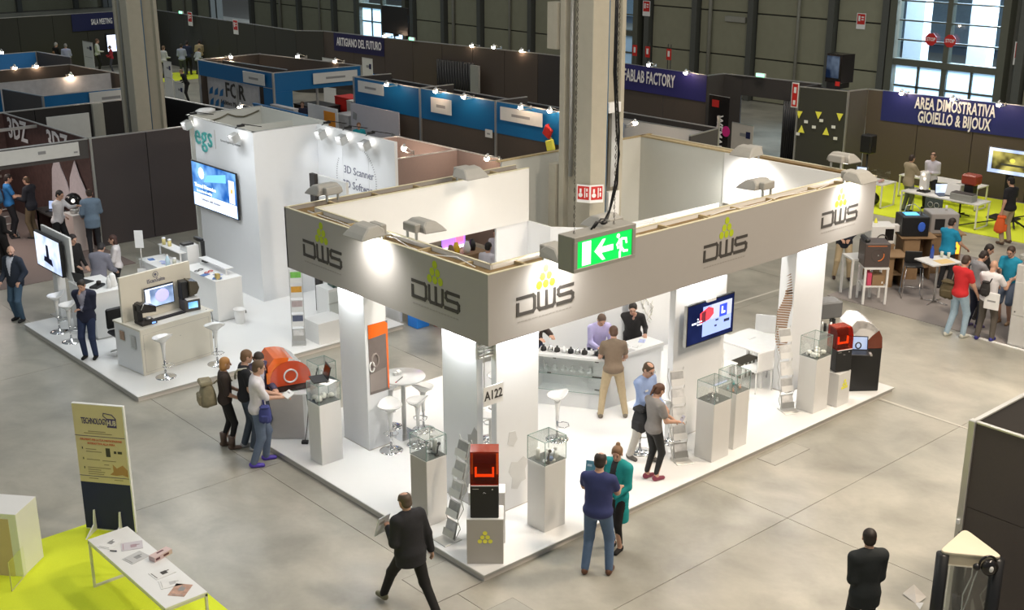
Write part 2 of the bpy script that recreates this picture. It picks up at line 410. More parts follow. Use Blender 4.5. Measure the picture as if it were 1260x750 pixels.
# yard outside the gates
struct(part('yard_ground', mat('yard_asphalt', (.10, .12, .15), .9, noise=.15), None, lambda b: b.box(38.6, 75, -10, 90, -.15, -.05)))
struct(part('yard_wall', mat('yard_wall_grey', (.25, .30, .33), .9, noise=.2), None, lambda b: b.box(66, 66.4, -10, 90, 0, 9)))
for y, l in ((21.0, 'white square pier in the yard seen through the left gate panes'), (17.6, 'pale square pier in the yard seen through the right gate panes')):
    t = thing('yard_pier', l, 'pillar', (46, y, 0)); part('shaft', mat('pier_white', (.75, .8, .85), .8), t, lambda b: b.box(-.35, .35, -.5, .5, 0, 9)); part('plinth', MATS['pier_white'], t, lambda b: b.box(-.45, .45, -.6, .6, 0, .4))
tag(part('road_marking', mat('road_white', (.8, .8, .8), .8), None, lambda b: b.prism([(46, 2), (46.3, 2), (52, 30), (51.7, 30)], -.05, -.045)), 'long white line painted on the dark yard outside the gate', 'road marking')
def car(loc, rz, label):
    t = thing('car', label, 'car', loc, rz)
    cm = mat('car_white', (.8, .82, .85), .25, coat=.6)
    prof = [(-2.1, .35), (2.1, .35), (2.15, .8), (1.3, .95), (.6, 1.42), (-1.2, 1.46), (-2.0, .98), (-2.15, .7)]
    Mx = Matrix(((1, 0, 0, 0), (0, 0, -1, .85), (0, 1, 0, 0), (0, 0, 0, 1)))
    part('body', cm, t, lambda b: b.prism(prof, 0, 1.7, Mx), bevel=.08)
    part('windows', BLACKG, t, lambda b: b.prism([(1.22, .97), (.58, 1.36), (-1.15, 1.4), (-1.85, 1.0)], -.01, 1.71, Mx))
    for sx in (-1.3, 1.35):
        for sy in (-.78, .78): part('wheel', BLACK, t, lambda b: b.lathe([(.1, -.1), (.32, -.1), (.32, .1), (.1, .1)], (0, 0, 0), 16, Matrix.Translation((sx, sy, .32)) @ Matrix.Rotation(pi / 2, 4, 'X')))
car((42.5, 18.9, 0), pi / 2, 'white car parked outside behind the left half of the glazed gate')
car((42.5, 14.3, 0), pi / 2, 'white car parked outside behind the right half of the glazed gate')
for yy, n in ((15.36, 'left'), (14.5, 'right')):
    t = thing('stop_sign', 'red octagonal STOP sign on the %s leaf of the glazed gate' % n, 'sign', (37.46, yy, 3.62), 0)
    t['group'] = 'stop signs on the gate'
    F_ = frame((0, 0, 0), (0, -1, 0))
    part('plate', REDP, t, lambda b: b.prism([(.27 * cos(pi / 8 + k * pi / 4), .27 * sin(pi / 8 + k * pi / 4)) for k in range(8)], 0, .015, F_))
    text('lettering', 'STOP', .2, F_ @ Matrix.Translation((0, 0, .016)), PAPER, t, sx=.85, bold=.004)

# concrete columns of the hall with service channels
def hall_column(label, x, y, s, pipe):
    t = thing('hall_column', label, 'column', (x, y, 0))
    h = s / 2; c = s * .17; w0, w1 = -s * .30, s * .02           # recessed channel in the two visible faces
    pts = [(-h, -h), (-h + s * .48, -h), (-h + s * .48, -h + c), (h - s * .12, -h + c), (h - s * .12, -h), (h, -h), (h, h), (-h, h), (-h, h - s * .16), (-h + c, h - s * .16), (-h + c, -h + s * .48), (-h, -h + s * .48)]
    part('shaft', CONC, t, lambda b: b.prism(pts, .0, 13), bevel=.012)
    part('pipe', ALU if pipe == 'white' else STEELG, t, lambda b: b.tube([(-h + .05, h - s * .33, 3.8 if pipe == 'white' else 2.6), (-h + .05, h - s * .33, 12.9)], .045))
    part('cable', mat('blue_cable', (.08, .18, .3), .5), t, lambda b: b.tube([(-h + s * .5, -h + .03, 2.6), (-h + s * .5, -h + .03, 12.9)], .02))
    return t
col1 = hall_column('tall concrete hall column rising through the white stand behind the exit sign', 7.70, 5.66, .92, 'white')
part('junction_box', CONC, col1, lambda b: b.box(-.5, -.25, .5, .78, 6.3, 7.2))
part('junction_box', CONC, col1, lambda b: b.box(-.5, -.25, .5, .70, 2.3, 4.0))
part('cable_tray', ALU, col1, lambda b: b.box(.12, .30, -.46, -.38, 3.6, 5.1))
part('tray_cover', WHITE, col1, lambda b: b.box(.02, .36, -.47, -.36, 5.1, 5.3))
part('tray_base', WHITEM, col1, lambda b: b.box(.05, .36, -.49, -.38, 2.9, 3.5))
def vsign(name, label, x, y, z):
    t = thing(name, label, 'sign', (x, y, z))
    for k, (dx, dy) in enumerate(((-1, -.1), (-.1, -1))):
        pass
    a = Vector((-.0, -.0, 0))
    for d in (Vector((-.12, .26, 0)), Vector((.26, -.12, 0))):
        d_ = d.normalized(); e1 = d_ * .28; o_ = Vector((-.12, -.12, 0)); xd = -d_ if d.y > 0 else d_
        org = (o_ + e1) if d.y > 0 else o_
        F_ = frame(org, xd)
        part('plate', PAPER, t, lambda b: b.prism([(0, 0), (.28, 0), (.28, .36), (0, .36)], -.006, 0, F_))
        part('red_panel', REDP, t, lambda b: b.prism([(.02, .06), (.26, .06), (.26, .33), (.02, .33)], 0, .003, F_))
        part('symbol', PAPER, t, lambda b: [b.lathe([(.045, 0), (.045, .004)], (.08, .15, 0.003), 12, F_), b.box(.06, .1, .2, .28, .003, .006, F_), b.box(.16, .18, .1, .3, .003, .006, F_), b.box(.2, .23, .12, .2, .003, .006, F_), b.box(.2, .23, .23, .29, .003, .006, F_)])
vsign('fire_point_sign', 'red and white folded fire hose sign on the corner of the near column', 7.70 - .46, 5.66 - .46, 3.4)
col2 = hall_column('concrete hall column at upper left with a grey painted foot', 6.08, 22.49, .92, 'grey')
# ---------------------------------------------------------------- partitions round the show floor (3 m high)
def seg(b, p, q, z0, z1, t=.08):
    d = Vector((q[0] - p[0], q[1] - p[1], 0)); L = d.length; d /= L; n = Vector((-d.y, d.x, 0)) * t
    a = Vector((p[0], p[1], 0)); c = Vector((q[0], q[1], 0))
    vs = [a, c, c + n, a + n]
    b.prism([(v.x, v.y) for v in vs][::1], z0, z1)
def partition(label, p, q, m_, z1=3., z0=0., rail=True, posts=True, n=None, name='partition_wall'):
    t = thing(name, label, 'partition', (0, 0, 0))
    L = hypot(q[0] - p[0], q[1] - p[1]); n = n or max(1, round(L / 2.0))
    for i in range(n):
        a = (p[0] + (q[0] - p[0]) * i / n, p[1] + (q[1] - p[1]) * i / n); c = (p[0] + (q[0] - p[0]) * (i + 1) / n, p[1] + (q[1] - p[1]) * (i + 1) / n)
        dx = (c[0] - a[0]) / hypot(c[0] - a[0], c[1] - a[1]) * .012; dy = (c[1] - a[1]) / hypot(c[0] - a[0], c[1] - a[1]) * .012
        part('panel', m_, t, lambda b: seg(b, (a[0] + dx, a[1] + dy), (c[0] - dx, c[1] - dy), z0, z1))
    if rail: part('top_rail', ALU, t, lambda b: seg(b, p, q, z1, z1 + .03, .085))
    return t
def banner(t, name, p, q, z0, z1, m_, off=-.03):
    d = Vector((q[0] - p[0], q[1] - p[1], 0)).normalized(); n = Vector((d.y, -d.x, 0))
    a = (p[0] + n.x * .02, p[1] + n.y * .02); c = (q[0] + n.x * .02, q[1] + n.y * .02)
    return part(name, m_, t, lambda b: seg(b, a, c, z0, z1, .015))
LET = mat('white_lettering', (.88, .86, .86), .6)
def letter(t, s, at, xd, size, sx=.62, m_=None, bold=.02, name='lettering', off=.03, sp=1.02):
    F_ = frame(at, xd) @ Matrix.Translation((0, 0, off))
    return text(name, s, size, F_, m_ or LET, t, sx=sx, bold=bold * size, spacing=sp)
wd = Vector((0, -1, 0))                        # text direction on faces that look toward -x
t = partition('dark partition under the blue and white SALA MEETING sign at far left', (4, 57.6), (23.2, 57.4), GREENP)
banner(t, 'blue_band', (18.5, 57.4), (22.3, 57.4), 2.05, 3.0, NAVY)
letter(t, 'SALA MEETING', (20.25, 57.4, 2.5), (1, 0, 0), .44, .42)
partition('long dark partition behind the visitors between the meeting area and the wifi notice', (23.3, 57.2), (23.0, 41.2), GREENP)
partition('short dark return of the partition carrying the wifi notice', (23.0, 41.2), (23.9, 40.1), GREENP)
t = partition('taupe partition under the purple ARTIGIANO DEL FUTURO sign', (23.9, 40.1), (24.3, 35.6), BROWNP)
banner(t, 'purple_band', (23.98, 39.3), (24.3, 35.62), 2.15, 3.0, mat('purple_banner', (.018, .016, .075), .6))
letter(t, 'ARTIGIANO DEL FUTURO', (24.05, 37.3, 2.60), (.08, -1, 0), .54, .52)
t = partition('tall dark partition with a black curtain doorway right of the purple sign', (24.3, 35.6), (25.5, 26.4), BROWNP)
part('curtain', BLACK, t, lambda b: [b.cyl((24.55 + .02 * k, 31.9 - .16 * k, 0), .09, 2.35, 6) for k in range(14)])
part('doorway', STEELG, t, lambda b: b.box(24.6, 24.7, 29.2, 29.75, 0, 2.3))
partition('dark partition behind the near column and beside the purple hall sign', (25.5, 26.4), (25.75, 21.7), GREYD)
t = partition('taupe partition under the purple FABLAB FACTORY sign', (25.75, 21.7), (25.5, 17.3), BROWNP)
banner(t, 'purple_band', (25.75, 22.4), (25.5, 17.32), 2.05, 3.02, mat('violet_banner', (.022, .02, .15), .6))
letter(t, 'FABLAB FACTORY', (25.62, 20.25, 2.60), (-.05, -1, 0), .64, .52)
partition('dark return wall beside the black roll-up banner', (25.5, 17.3), (26.4, 17.2), GREYD)
t = thing('partition_wall', 'dark partition with an open doorway under the small green exit lamp', 'partition')
part('panel', GREYD, t, lambda b: seg(b, (26.35, 17.2), (26.5, 16.5), 0, 3)); part('panel', GREYD, t, lambda b: seg(b, (26.62, 14.6), (26.8, 13.3), 0, 3))
part('lintel', GREYD, t, lambda b: seg(b, (26.5, 16.5), (26.62, 14.6), 2.3, 3)); part('top_rail', ALU, t, lambda b: seg(b, (26.35, 17.2), (26.8, 13.3), 3, 3.03))
part('curtain', BLACK, t, lambda b: [b.cyl((26.6, 14.6 - .09 * k, 0), .05, 2.3, 6) for k in range(8)])
t = thing('storage_cabin', 'olive grey cabin with yellow triangles and small white notes on its front', 'cabin')
part('front_panel', GREENP, t, lambda b: seg(b, (25.7, 13.4), (26.0, 11.65), 0, 3.0)); part('side_panel', GREYM, t, lambda b: seg(b, (26.0, 11.65), (26.95, 11.5), 0, 3.0))
part('back_panel', GREYD, t, lambda b: b.box(26.85, 26.95, 11.6, 13.5, 0, 2.9)); part('far_panel', GREYD, t, lambda b: b.box(25.75, 26.9, 13.35, 13.45, 0, 3))
part('corner_post', ALU, t, lambda b: b.box(25.96, 26.02, 11.6, 11.66, 0, 3.04)); part('corner_post', ALU, t, lambda b: b.box(25.66, 25.72, 13.38, 13.44, 0, 3.04))
part('top_rail', ALU, t, lambda b: [seg(b, (25.7, 13.4), (26.0, 11.65), 3, 3.03), seg(b, (26.0, 11.65), (26.95, 11.5), 3, 3.03)])
def on_cab(y, z): return Vector((25.7 + (13.4 - y) * .171 - .03, y, z))
for y, z, up_ in ((13.32, 2.07, 0), (12.62, 2.12, 0), (11.86, 2.14, 0), (13.2, 1.58, 1), (12.3, 1.6, 1)):
    s_ = 1 if up_ else -1
    part('yellow_triangle', YELLOW, t, lambda b: b.prism([(-.12, -.12 * s_), (.12, -.12 * s_), (0, .14 * s_)][::s_], 0, .008, frame(on_cab(y, z), (.171, -1, 0))))
for y, z in ((13.05, 1.85), (12.5, 1.95), (12.75, 1.7), (12.05, 1.78), (13.32, 1.4), (11.95, 1.4)):
    part('note', PAPER, t, lambda b: b.prism([(-.07, -.05), (.07, -.05), (.07, .05), (-.07, .05)], 0, .008, frame(on_cab(y, z), (.171, -1, 0))))
t = thing('fire_point_sign', 'red and white vertical fire point sign on the left edge of the olive cabin', 'sign', (25.62, 13.5, 2.3))
part('plate', PAPER, t, lambda b: b.box(-.02, 0, -.14, .14, 0, .85)); part('red_panel', REDP, t, lambda b: b.box(-.03, -.02, -.11, .11, .04, .81))
part('symbol', PAPER, t, lambda b: [b.box(-.035, -.03, -.05, .05, .1, .25), b.box(-.035, -.03, -.06, .04, .5, .7)])
t = partition('wide dark partition under the navy AREA DIMOSTRATIVA sign', (26.95, 11.5), (27.6, 4.0), BROWNP, n=4)
for c_ in t.children: pass
NAVY2 = mat('navy_sign_band', (.016, .022, .15), .55)
banner(t, 'navy_band', (27.0, 10.95), (27.45, 5.4), 2.03, 3.02, NAVY2)
letter(t, 'AREA DIMOSTRATIVA', (27.18, 8.42, 2.74), (.085, -1, 0), .52, .52, bold=.025)
letter(t, 'GIOIELLO & BIJOUX', (27.18, 8.4, 2.30), (.085, -1, 0), .52, .52, bold=.025)
partition('dark partition at the right edge beyond the hanging screen', (27.6, 4.0), (27.6, -4), BROWNP)
# small exit lamps on the partitions
for (p, l) in (((26.42, 15.6, 3.12), 'small green exit lamp above the dark doorway right of the roll-up banner'), ((24.4, 33.6, 3.12), 'small green exit lamp on the partition right of the purple ARTIGIANO sign'),
               ((23.2, 53.4, 3.1), 'small green exit lamp above the visitors beside the upper left column'), ((14.0, 58, 3.15), 'small green exit lamp at the far upper left corner')):
    t = thing('exit_lamp', l, 'exit sign', p); part('housing', PAPER, t, lambda b: b.box(-.04, .04, -.2, .2, -.07, .07)); part('diffuser', GREENS, t, lambda b: b.box(-.055, -.04, -.17, .17, -.05, .05))
def fire_plate(p, l, xd=(0, -1, 0), s=.35):
    t = thing('fire_sign', l, 'sign', p); F_ = frame((0, 0, 0), xd)
    part('plate', PAPER, t, lambda b: b.prism([(-s / 2, -s * .75), (s / 2, -s * .75), (s / 2, s * .75), (-s / 2, s * .75)], 0, .01, F_))
    part('red_panel', REDP, t, lambda b: b.prism([(-s * .42, -s * .3), (s * .42, -s * .3), (s * .42, s * .68), (-s * .42, s * .68)], .01, .016, F_))
    part('symbol', PAPER, t, lambda b: [b.box(-s * .3, -s * .1, s * .0, s * .5, .016, .02, F_), b.box(s * .02, s * .3, s * .1, s * .2, .016, .02, F_), b.box(s * .02, s * .3, s * .32, s * .45, .016, .02, F_)])
fire_plate((37.70, 18.9, 4.1), 'red and white fire sign on the hall wall left of the STOP gate', s=.45)
fire_plate((37.70, 11.55, 3.35), 'red and white fire sign on the hall wall right of the STOP gate', s=.6)
fire_plate((23.0, 52.0, 2.85), 'left of the two small red fire signs on the far dark partition', s=.5)
fire_plate((23.1, 47.2, 2.75), 'right of the two small red fire signs on the far dark partition', s=.5)
fire_plate((37.44, 31.2, 3.9), 'red and white fire sign high on the hall wall beside the near column', s=.5)
for y, l in ((29.0, 'left of the three small red fire signs standing above the FABLAB sign'), (28.2, 'middle one of the three small red fire signs above the FABLAB sign'), (26.9, 'right of the three small red fire signs above the FABLAB sign')):
    t = thing('fire_sign', l, 'sign', (33.0, y - 1.2, 0)); part('post', STEEL, t, lambda b: b.box(-.02, .02, -.1, -.07, 0, 2.9)); part('post', STEEL, t, lambda b: b.box(-.02, .02, .07, .1, 0, 2.9))
    part('plate', REDP, t, lambda b: b.box(-.04, -.02, -.14, .14, 2.2, 2.7)); part('symbol', PAPER, t, lambda b: b.box(-.05, -.04, -.06, .06, 2.35, 2.6))
# black speaker / tv on top of the partition by the left gate
t = thing('black_screen', 'flat black screen seen from behind standing over the partition by the left gate', 'screen', (25.2, 35.9, 3.0)); part('panel', BLACK, t, lambda b: b.box(-.06, .06, -1.0, 1.0, .1, 1.35)); part('stand', BLACK, t, lambda b: b.box(-.1, .1, -.1, .1, 0, .1))
t = thing('old_monitor', 'dark television set standing on top of the olive grey cabin', 'monitor', (26.4, 12.35, 3.03))
part('casing', BLACKG, t, lambda b: b.prism([(-.3, -.3), (.25, -.42), (.25, .42), (-.3, .32)], .2, 1.15)); part('foot', BLACK, t, lambda b: b.box(-.3, .3, -.25, .25, 0, .2)); part('glass', screen_mat('dim_glass', 'plan', .12), t, lambda b: b.box(-.31, -.3, -.2, .3, .35, 1.08))
part('note', REDP, t, lambda b: b.box(-.315, -.31, -.28, -.1, .1, .25))

# ---------------------------------------------------------------- arm spotlights on booth tops
def arm_lamp(p, d, label, lit=True, power=14, group='small arm spotlights on the booth tops'):
    t = thing('arm_spotlight', label, 'spotlight', p, atan2(d[1], d[0]), group)
    part('arm', ALU, t, lambda b: b.tube([(-.35, 0, -.1), (-.1, 0, 0), (.05, 0, .02)], .012, 6))
    part('clamp', ALU, t, lambda b: b.box(-.38, -.33, -.02, .02, -.16, -.05)); part('clamp_foot', ALU, t, lambda b: b.box(-.36, .02, -.015, .015, -.15, -.12))
    part('head', ALU if lit else BLACK, t, lambda b: b.lathe([(.03, -.06), (.05, 0), (.075, .09)], (0, 0, 0), 10, Matrix.Translation((.06, 0, .02)) @ Matrix.Rotation(RAD(150), 4, 'Y')))
    if lit:
        part('bulb', BULB, t, lambda b: b.ball((.08, 0, -.05), .075, 8))
        spot_light('booth_spot', (p[0] + d[0] * .1, p[1] + d[1] * .1, p[2] - .08), (p[0] + d[0] * .42, p[1] + d[1] * .42, p[2] - .9), power, (1, .78, .6), 120, .9, .05)
    return t

# ---------------------------------------------------------------- open booths
def booth(label, segs, posts=(), name='exhibition_booth', rails=True):
    """segs: (part name, p, q, z0, z1, material)"""
    t = thing(name, label, 'booth')
    for nm, p, q, z0, z1, m_ in segs: 
        part(nm, m_, t, lambda b: seg(b, p, q, z0, z1, .06))
        if rails and z1 >= 2.4: part('top_rail', ALU, t, lambda b: seg(b, p, q, z1, z1 + .025, .065))
    for (x, y, h) in posts: part('post', ALU, t, lambda b: b.box(x - .035, x + .035, y - .035, y + .035, 0, h))
    return t
SIGNW = mat('booth_name_board', (.72, .72, .69), .6)
def name_board(t, c, xd, w, h, txt=None):
    F_ = frame(c, xd)
    part('name_board', SIGNW, t, lambda b: b.prism([(-w / 2, -h / 2), (w / 2, -h / 2), (w / 2, h / 2), (-w / 2, h / 2)], 0, .03, F_))
    part('printed_line', GREYINK, t, lambda b: b.prism([(-w * .22, -h * .12), (w * .22, -h * .12), (w * .22, h * .08), (-w * .22, h * .08)], .03, .034, F_))
PRN1 = mat('maroon_print', (.085, .045, .04), .7, noise=.5, scale=6)
t = booth('dark booth at the left edge with a large white 3DZ print on its inner wall', [
    ('fascia', (-6, 20.35), (3.45, 20.35), 2.5, 3.0, GREYM), ('side_wall', (3.45, 20.35), (3.3, 26.1), 0, 3.0, PRN1), ('back_wall', (-6, 26.1), (3.3, 26.1), 0, 3.0, PRN1)], [(3.45, 20.33, 3.03)])
part('name_board', SIGNW, t, lambda b: b.box(.95, 3.1, 20.26, 20.29, 2.62, 2.98)); part('printed_line', GREYINK, t, lambda b: b.box(2.0, 2.2, 20.25, 20.26, 2.78, 2.86)); part('printed_line', GREYINK, t, lambda b: b.box(2.95, 3.05, 20.25, 20.26, 2.7, 2.74))
letter(t, '3DZ', (3.3, 25.0, 2.62), (.03, -1, 0), .85, .85, off=.08, bold=.02); letter(t, '3DZ', (3.42, 22.3, 2.6), (.03, -1, 0), .85, .85, off=.10, bold=.02)
for (y0, z0, s_) in ((22.45, 0.85, 2.5), (21.2, .8, 2.6)):
    part('white_print', mat('white_wing_print', (.62, .55, .57), .8, noise=.15, scale=12), t, lambda b: b.prism([(-.28 * s_, 0), (.3 * s_, .0), (.22 * s_, .7), (.08 * s_, 1.1), (-.02, 1.5), (-.18 * s_, .95)], 0, .02, frame((3.33, y0, z0), (0, -1, 0))))
part('inner_crossbar', ALU, t, lambda b: b.box(-6, 3.3, 23.6, 23.66, 2.9, 2.98))
part('striped_print', mat('striped_shelf_print', (.30, .25, .22), .8, noise=.4, scale=5), t, lambda b: [b.box(1.7, 2.95, 26.02, 26.05, 1.1 + .2 * k, 1.18 + .2 * k) for k in range(8)])
struct(part('trim_1', CARPB, None, lambda b: b.box(-8, 3.45, 18.2, 26.1, 0, .012)))
for y in (21.2, 23.4): area_light('booth_glow', (1.2, y, 2.9), .7, 26, (1, .84, .74))
partition('dark purple-grey partition left of the tall white egs wall', (3.5, 20.35), (6.6, 20.3), mat('plum_grey_panel', (.075, .062, .062), .8, noise=.05, scale=20), n=2)
partition('dark side partition behind the egs wall, seen over its top', (8.75, 21.3), (8.35, 26.1), BLACK)
t = partition('black partition wall behind the 3DZ booth', (-6, 26.2), (8.3, 26.1), mat('black_panel', (.028, .025, .024), .8))
part('side_light', mat('pale_post', (.45, .44, .38), .7), t, lambda b: b.box(6.0, 6.35, 26.0, 26.12, 0, 3))
t = thing('hung_board', 'blank white board hung behind the 3DZ booth wall', 'board', (4.45, 24.4, 0)); part('board', SIGNW, t, lambda b: b.box(-.55, .75, 0, .04, 2.2, 3.02)); part('post', ALU, t, lambda b: b.box(.7, .76, 0, .04, 0, 2.2))
PRINTW = mat('white_print_wall', (.55, .54, .55), .7, noise=.25, scale=5)
t = booth('blue-fronted booth at the left edge with a white patterned wall inside', [
    ('fascia', (-4, 31.1), (5.0, 31.1), 2.1, 3.0, BLUEP), ('side_wall', (5.05, 31.1), (5.42, 28.6), 0, 3.0, GREYM), ('fascia', (5.45, 28.6), (8.4, 28.6), 2.45, 3.0, BLUEP),
    ('back_wall', (-2, 32.6), (9.5, 32.4), 0, 3.0, PRINTW), ('lower_wall', (5.45, 28.66), (8.4, 28.66), 0, 2.45, GREYD)], [(5.45, 28.6, 3.03)])
name_board(t, (7.75, 28.56, 2.75), (1, 0, 0), 1.5, .45)
part('arch_print', mat('dark_arch_print', (.12, .08, .07), .8), t, lambda b: [b.tube([(3.6 + k * .75, 32.5, 1.6), (3.9 + k * .75, 32.5, 2.6), (4.2 + k * .75, 32.5, 2.9)], .035, 5) for k in range(4)] + [b.tube([(4.35 + k * .75, 32.5, 1.6), (4.1 + k * .75, 32.5, 2.6), (3.75 + k * .75, 32.5, 2.9)], .035, 5) for k in range(4)])
t = booth('taupe booth behind the blue booth at left with two lamps on its rim', [
    ('back_wall', (-2, 36.0), (9.4, 35.9), 0, 3.0, BROWNP), ('side_wall', (9.4, 35.9), (9.7, 31.9), 0, 3.0, BROWNP)])
t = booth('plain blue booth at the far left edge behind the taupe booth', [('fascia', (0, 41.1), (10.1, 41.0), 1.9, 3.0, mat('bright_blue_fascia', (.03, .22, .56), .5)), ('side_wall', (10.1, 41.0), (10.4, 38.2), 1.9, 3.0, GREYM)], [(10.1, 41, 3)])
t = booth('corner booth with blue fascias, brown inner walls and white name boards', [
    ('fascia', (13.85, 33.9), (14.0, 28.45), 2.42, 3.0, BLUEP), ('fascia', (14.0, 28.45), (17.7, 28.1), 2.3, 3.0, BLUEP), ('back_wall', (13.9, 33.9), (16.8, 34.0), 0, 3.0, BROWNP),
    ('side_wall', (16.7, 34.0), (17.7, 28.2), 2.0, 3.0, BROWNP), ('inner_wall', (14.9, 33.8), (15.3, 29.6), 0, 2.9, BROWNP), ('corner_panel', (14.0, 28.4), (14.75, 28.35), 0, 2.3, BLUEP), ('corner_panel', (17.4, 28.15), (17.75, 28.1), 0, 2.3, BLUEP), ('corner_panel', (13.96, 29.1), (14.0, 28.45), 1.5, 2.42, BLUEP)],
    [(14.0, 28.42, 3.03), (17.72, 28.1, 3.03), (13.87, 33.9, 3.03), (16.0, 28.6, 2.9), (14.0, 31.2, 2.4)])
name_board(t, (13.88, 29.6, 2.72), (.02, -1, 0), 1.5, .42); name_board(t, (16.55, 28.14, 2.68), (1, -.09, 0), 1.9, .4)
t = thing('display_wall', 'white printed wall with blue leaf shapes under the blue corner booth', 'display wall', (14.15, 32.2, 0))
part('panel', PRINTW, t, lambda b: b.box(0, .05, -2.4, 1.6, 0, 2.4))
for k in range(3):
    for q in range(4):
        part('blue_shape', BLUEP, t, lambda b: b.prism([(0, 0), (.28, .05), (.34, .34), (.1, .22)], 0, .01, frame((-.005, 1.5 - .42 * k, .3 + .45 * q), (0, -1, 0))))
letter(t, 'FOR', (-.01, -.6, 1.95), (0, -1, 0), .8, 1, INK, off=.005); letter(t, 'Additive Manufacturing', (-.01, -.65, 1.45), (0, -1, 0), .26, 1, INK, .0, off=.005)
t = booth('row of deep blue display walls standing on a brown base left of the near column', [
    ('blue_panel', (15.7, 25.65), (15.75, 21.8), 2.0, 3.0, BLUEP), ('blue_panel', (15.75, 21.75), (15.82, 17.95), 2.0, 3.0, BLUEP), ('blue_panel', (15.82, 17.9), (15.95, 13.9), 2.0, 3.0, BLUEP),
    ('brown_panel', (15.72, 25.65), (15.77, 21.8), 0, 2.0, BROWNP), ('brown_panel', (15.77, 21.75), (15.84, 17.95), 0, 2.0, BROWNP), ('brown_panel', (15.84, 17.9), (15.97, 13.9), 0, 2.0, BROWNP),
    ('back_wall', (17.2, 25.4), (17.3, 14.5), 0, 2.8, GREYD), ('side_wall', (15.7, 25.65), (17.2, 25.4), 0, 3, GREYD), ('cross_wall', (15.8, 21.8), (17.2, 21.75), 1.2, 3, GREYD), ('cross_wall', (15.85, 18.0), (17.2, 17.95), 1.2, 3, GREYD)],
    [(15.7, 25.65, 3.03), (15.74, 21.78, 3.03), (15.82, 17.93, 3.03)])
name_board(t, (15.7, 24.6, 2.72), (.02, -1, 0), 1.5, .4); name_board(t, (15.72, 20.6, 2.55), (.02, -1, 0), 1.05, .5); name_board(t, (15.8, 16.7, 2.68), (.02, -1, 0), 1.9, .42); name_board(t, (15.76, 18.2, 1.95), (.02, -1, 0), .32, .25)
t = thing('display_board', 'white poster wall with small printed devices in front of the blue wall', 'poster wall', (15.3, 23.9, 0))
part('panel', mat('pale_poster', (.56, .53, .57), .8, noise=.05), t, lambda b: b.box(0, .04, -1.45, 1.45, 0, 2.15))
for y, z in ((1.2, 1.7), (-.1, 1.0), (.1, .6), (-1.1, 1.25), (-1.15, .6), (.9, 1.0)): part('printed_device', GREYINK, t, lambda b: b.prism([(-.12, -.1), (.1, -.14), (.14, .1), (-.08, .15)], 0, .01, frame((-.005, y, z), (0, -1, 0))))
WTP = mat('lamplit_taupe_panel', (.24, .175, .15), .8, noise=.05, scale=20)  # taupe lightened so the panel colour carries the halogen light
t = booth('taupe low booth between the egs wall and the fascia ring, lit by a halogen lamp', [
    ('front_wall', (7.6, 14.75), (11.45, 14.55), 0, 2.5, WTP), ('side_wall', (11.4, 17.3), (11.5, 12.8), 0, 2.5, WTP), ('back_wall', (7.6, 17.4), (11.4, 17.3), 0, 2.5, WTP)])
area_light('booth_glow', (9.8, 15.6, 2.4), .8, 45, (1, .80, .66), target=(10.8, 16.6, 1.2)); area_light('booth_glow', (10.6, 13.4, 3.3), .6, 16, (1, .80, .66), target=(11.0, 14.6, 1.5))
t = booth('white-walled booth seen over the rear rim of the stand, right of the near column', [
    ('inner_wall', (19.0, 17.5), (19.1, 12.0), 0, 2.4, WHITEM), ('front_wall', (17.9, 11.6), (19.5, 11.85), 0, 2.5, GREYM), ('back_wall', (19.5, 17.5), (19.55, 11.9), 0, 2.5, GREYD)], [(19.5, 11.87, 2.9)])
part('blue_panel', BLUEP, t, lambda b: b.box(18.9, 18.98, 12.1, 12.5, 1.9, 2.3)); part('blue_panel', BLUEP, t, lambda b: b.box(18.9, 18.98, 15.3, 15.9, 1.4, 2.3))
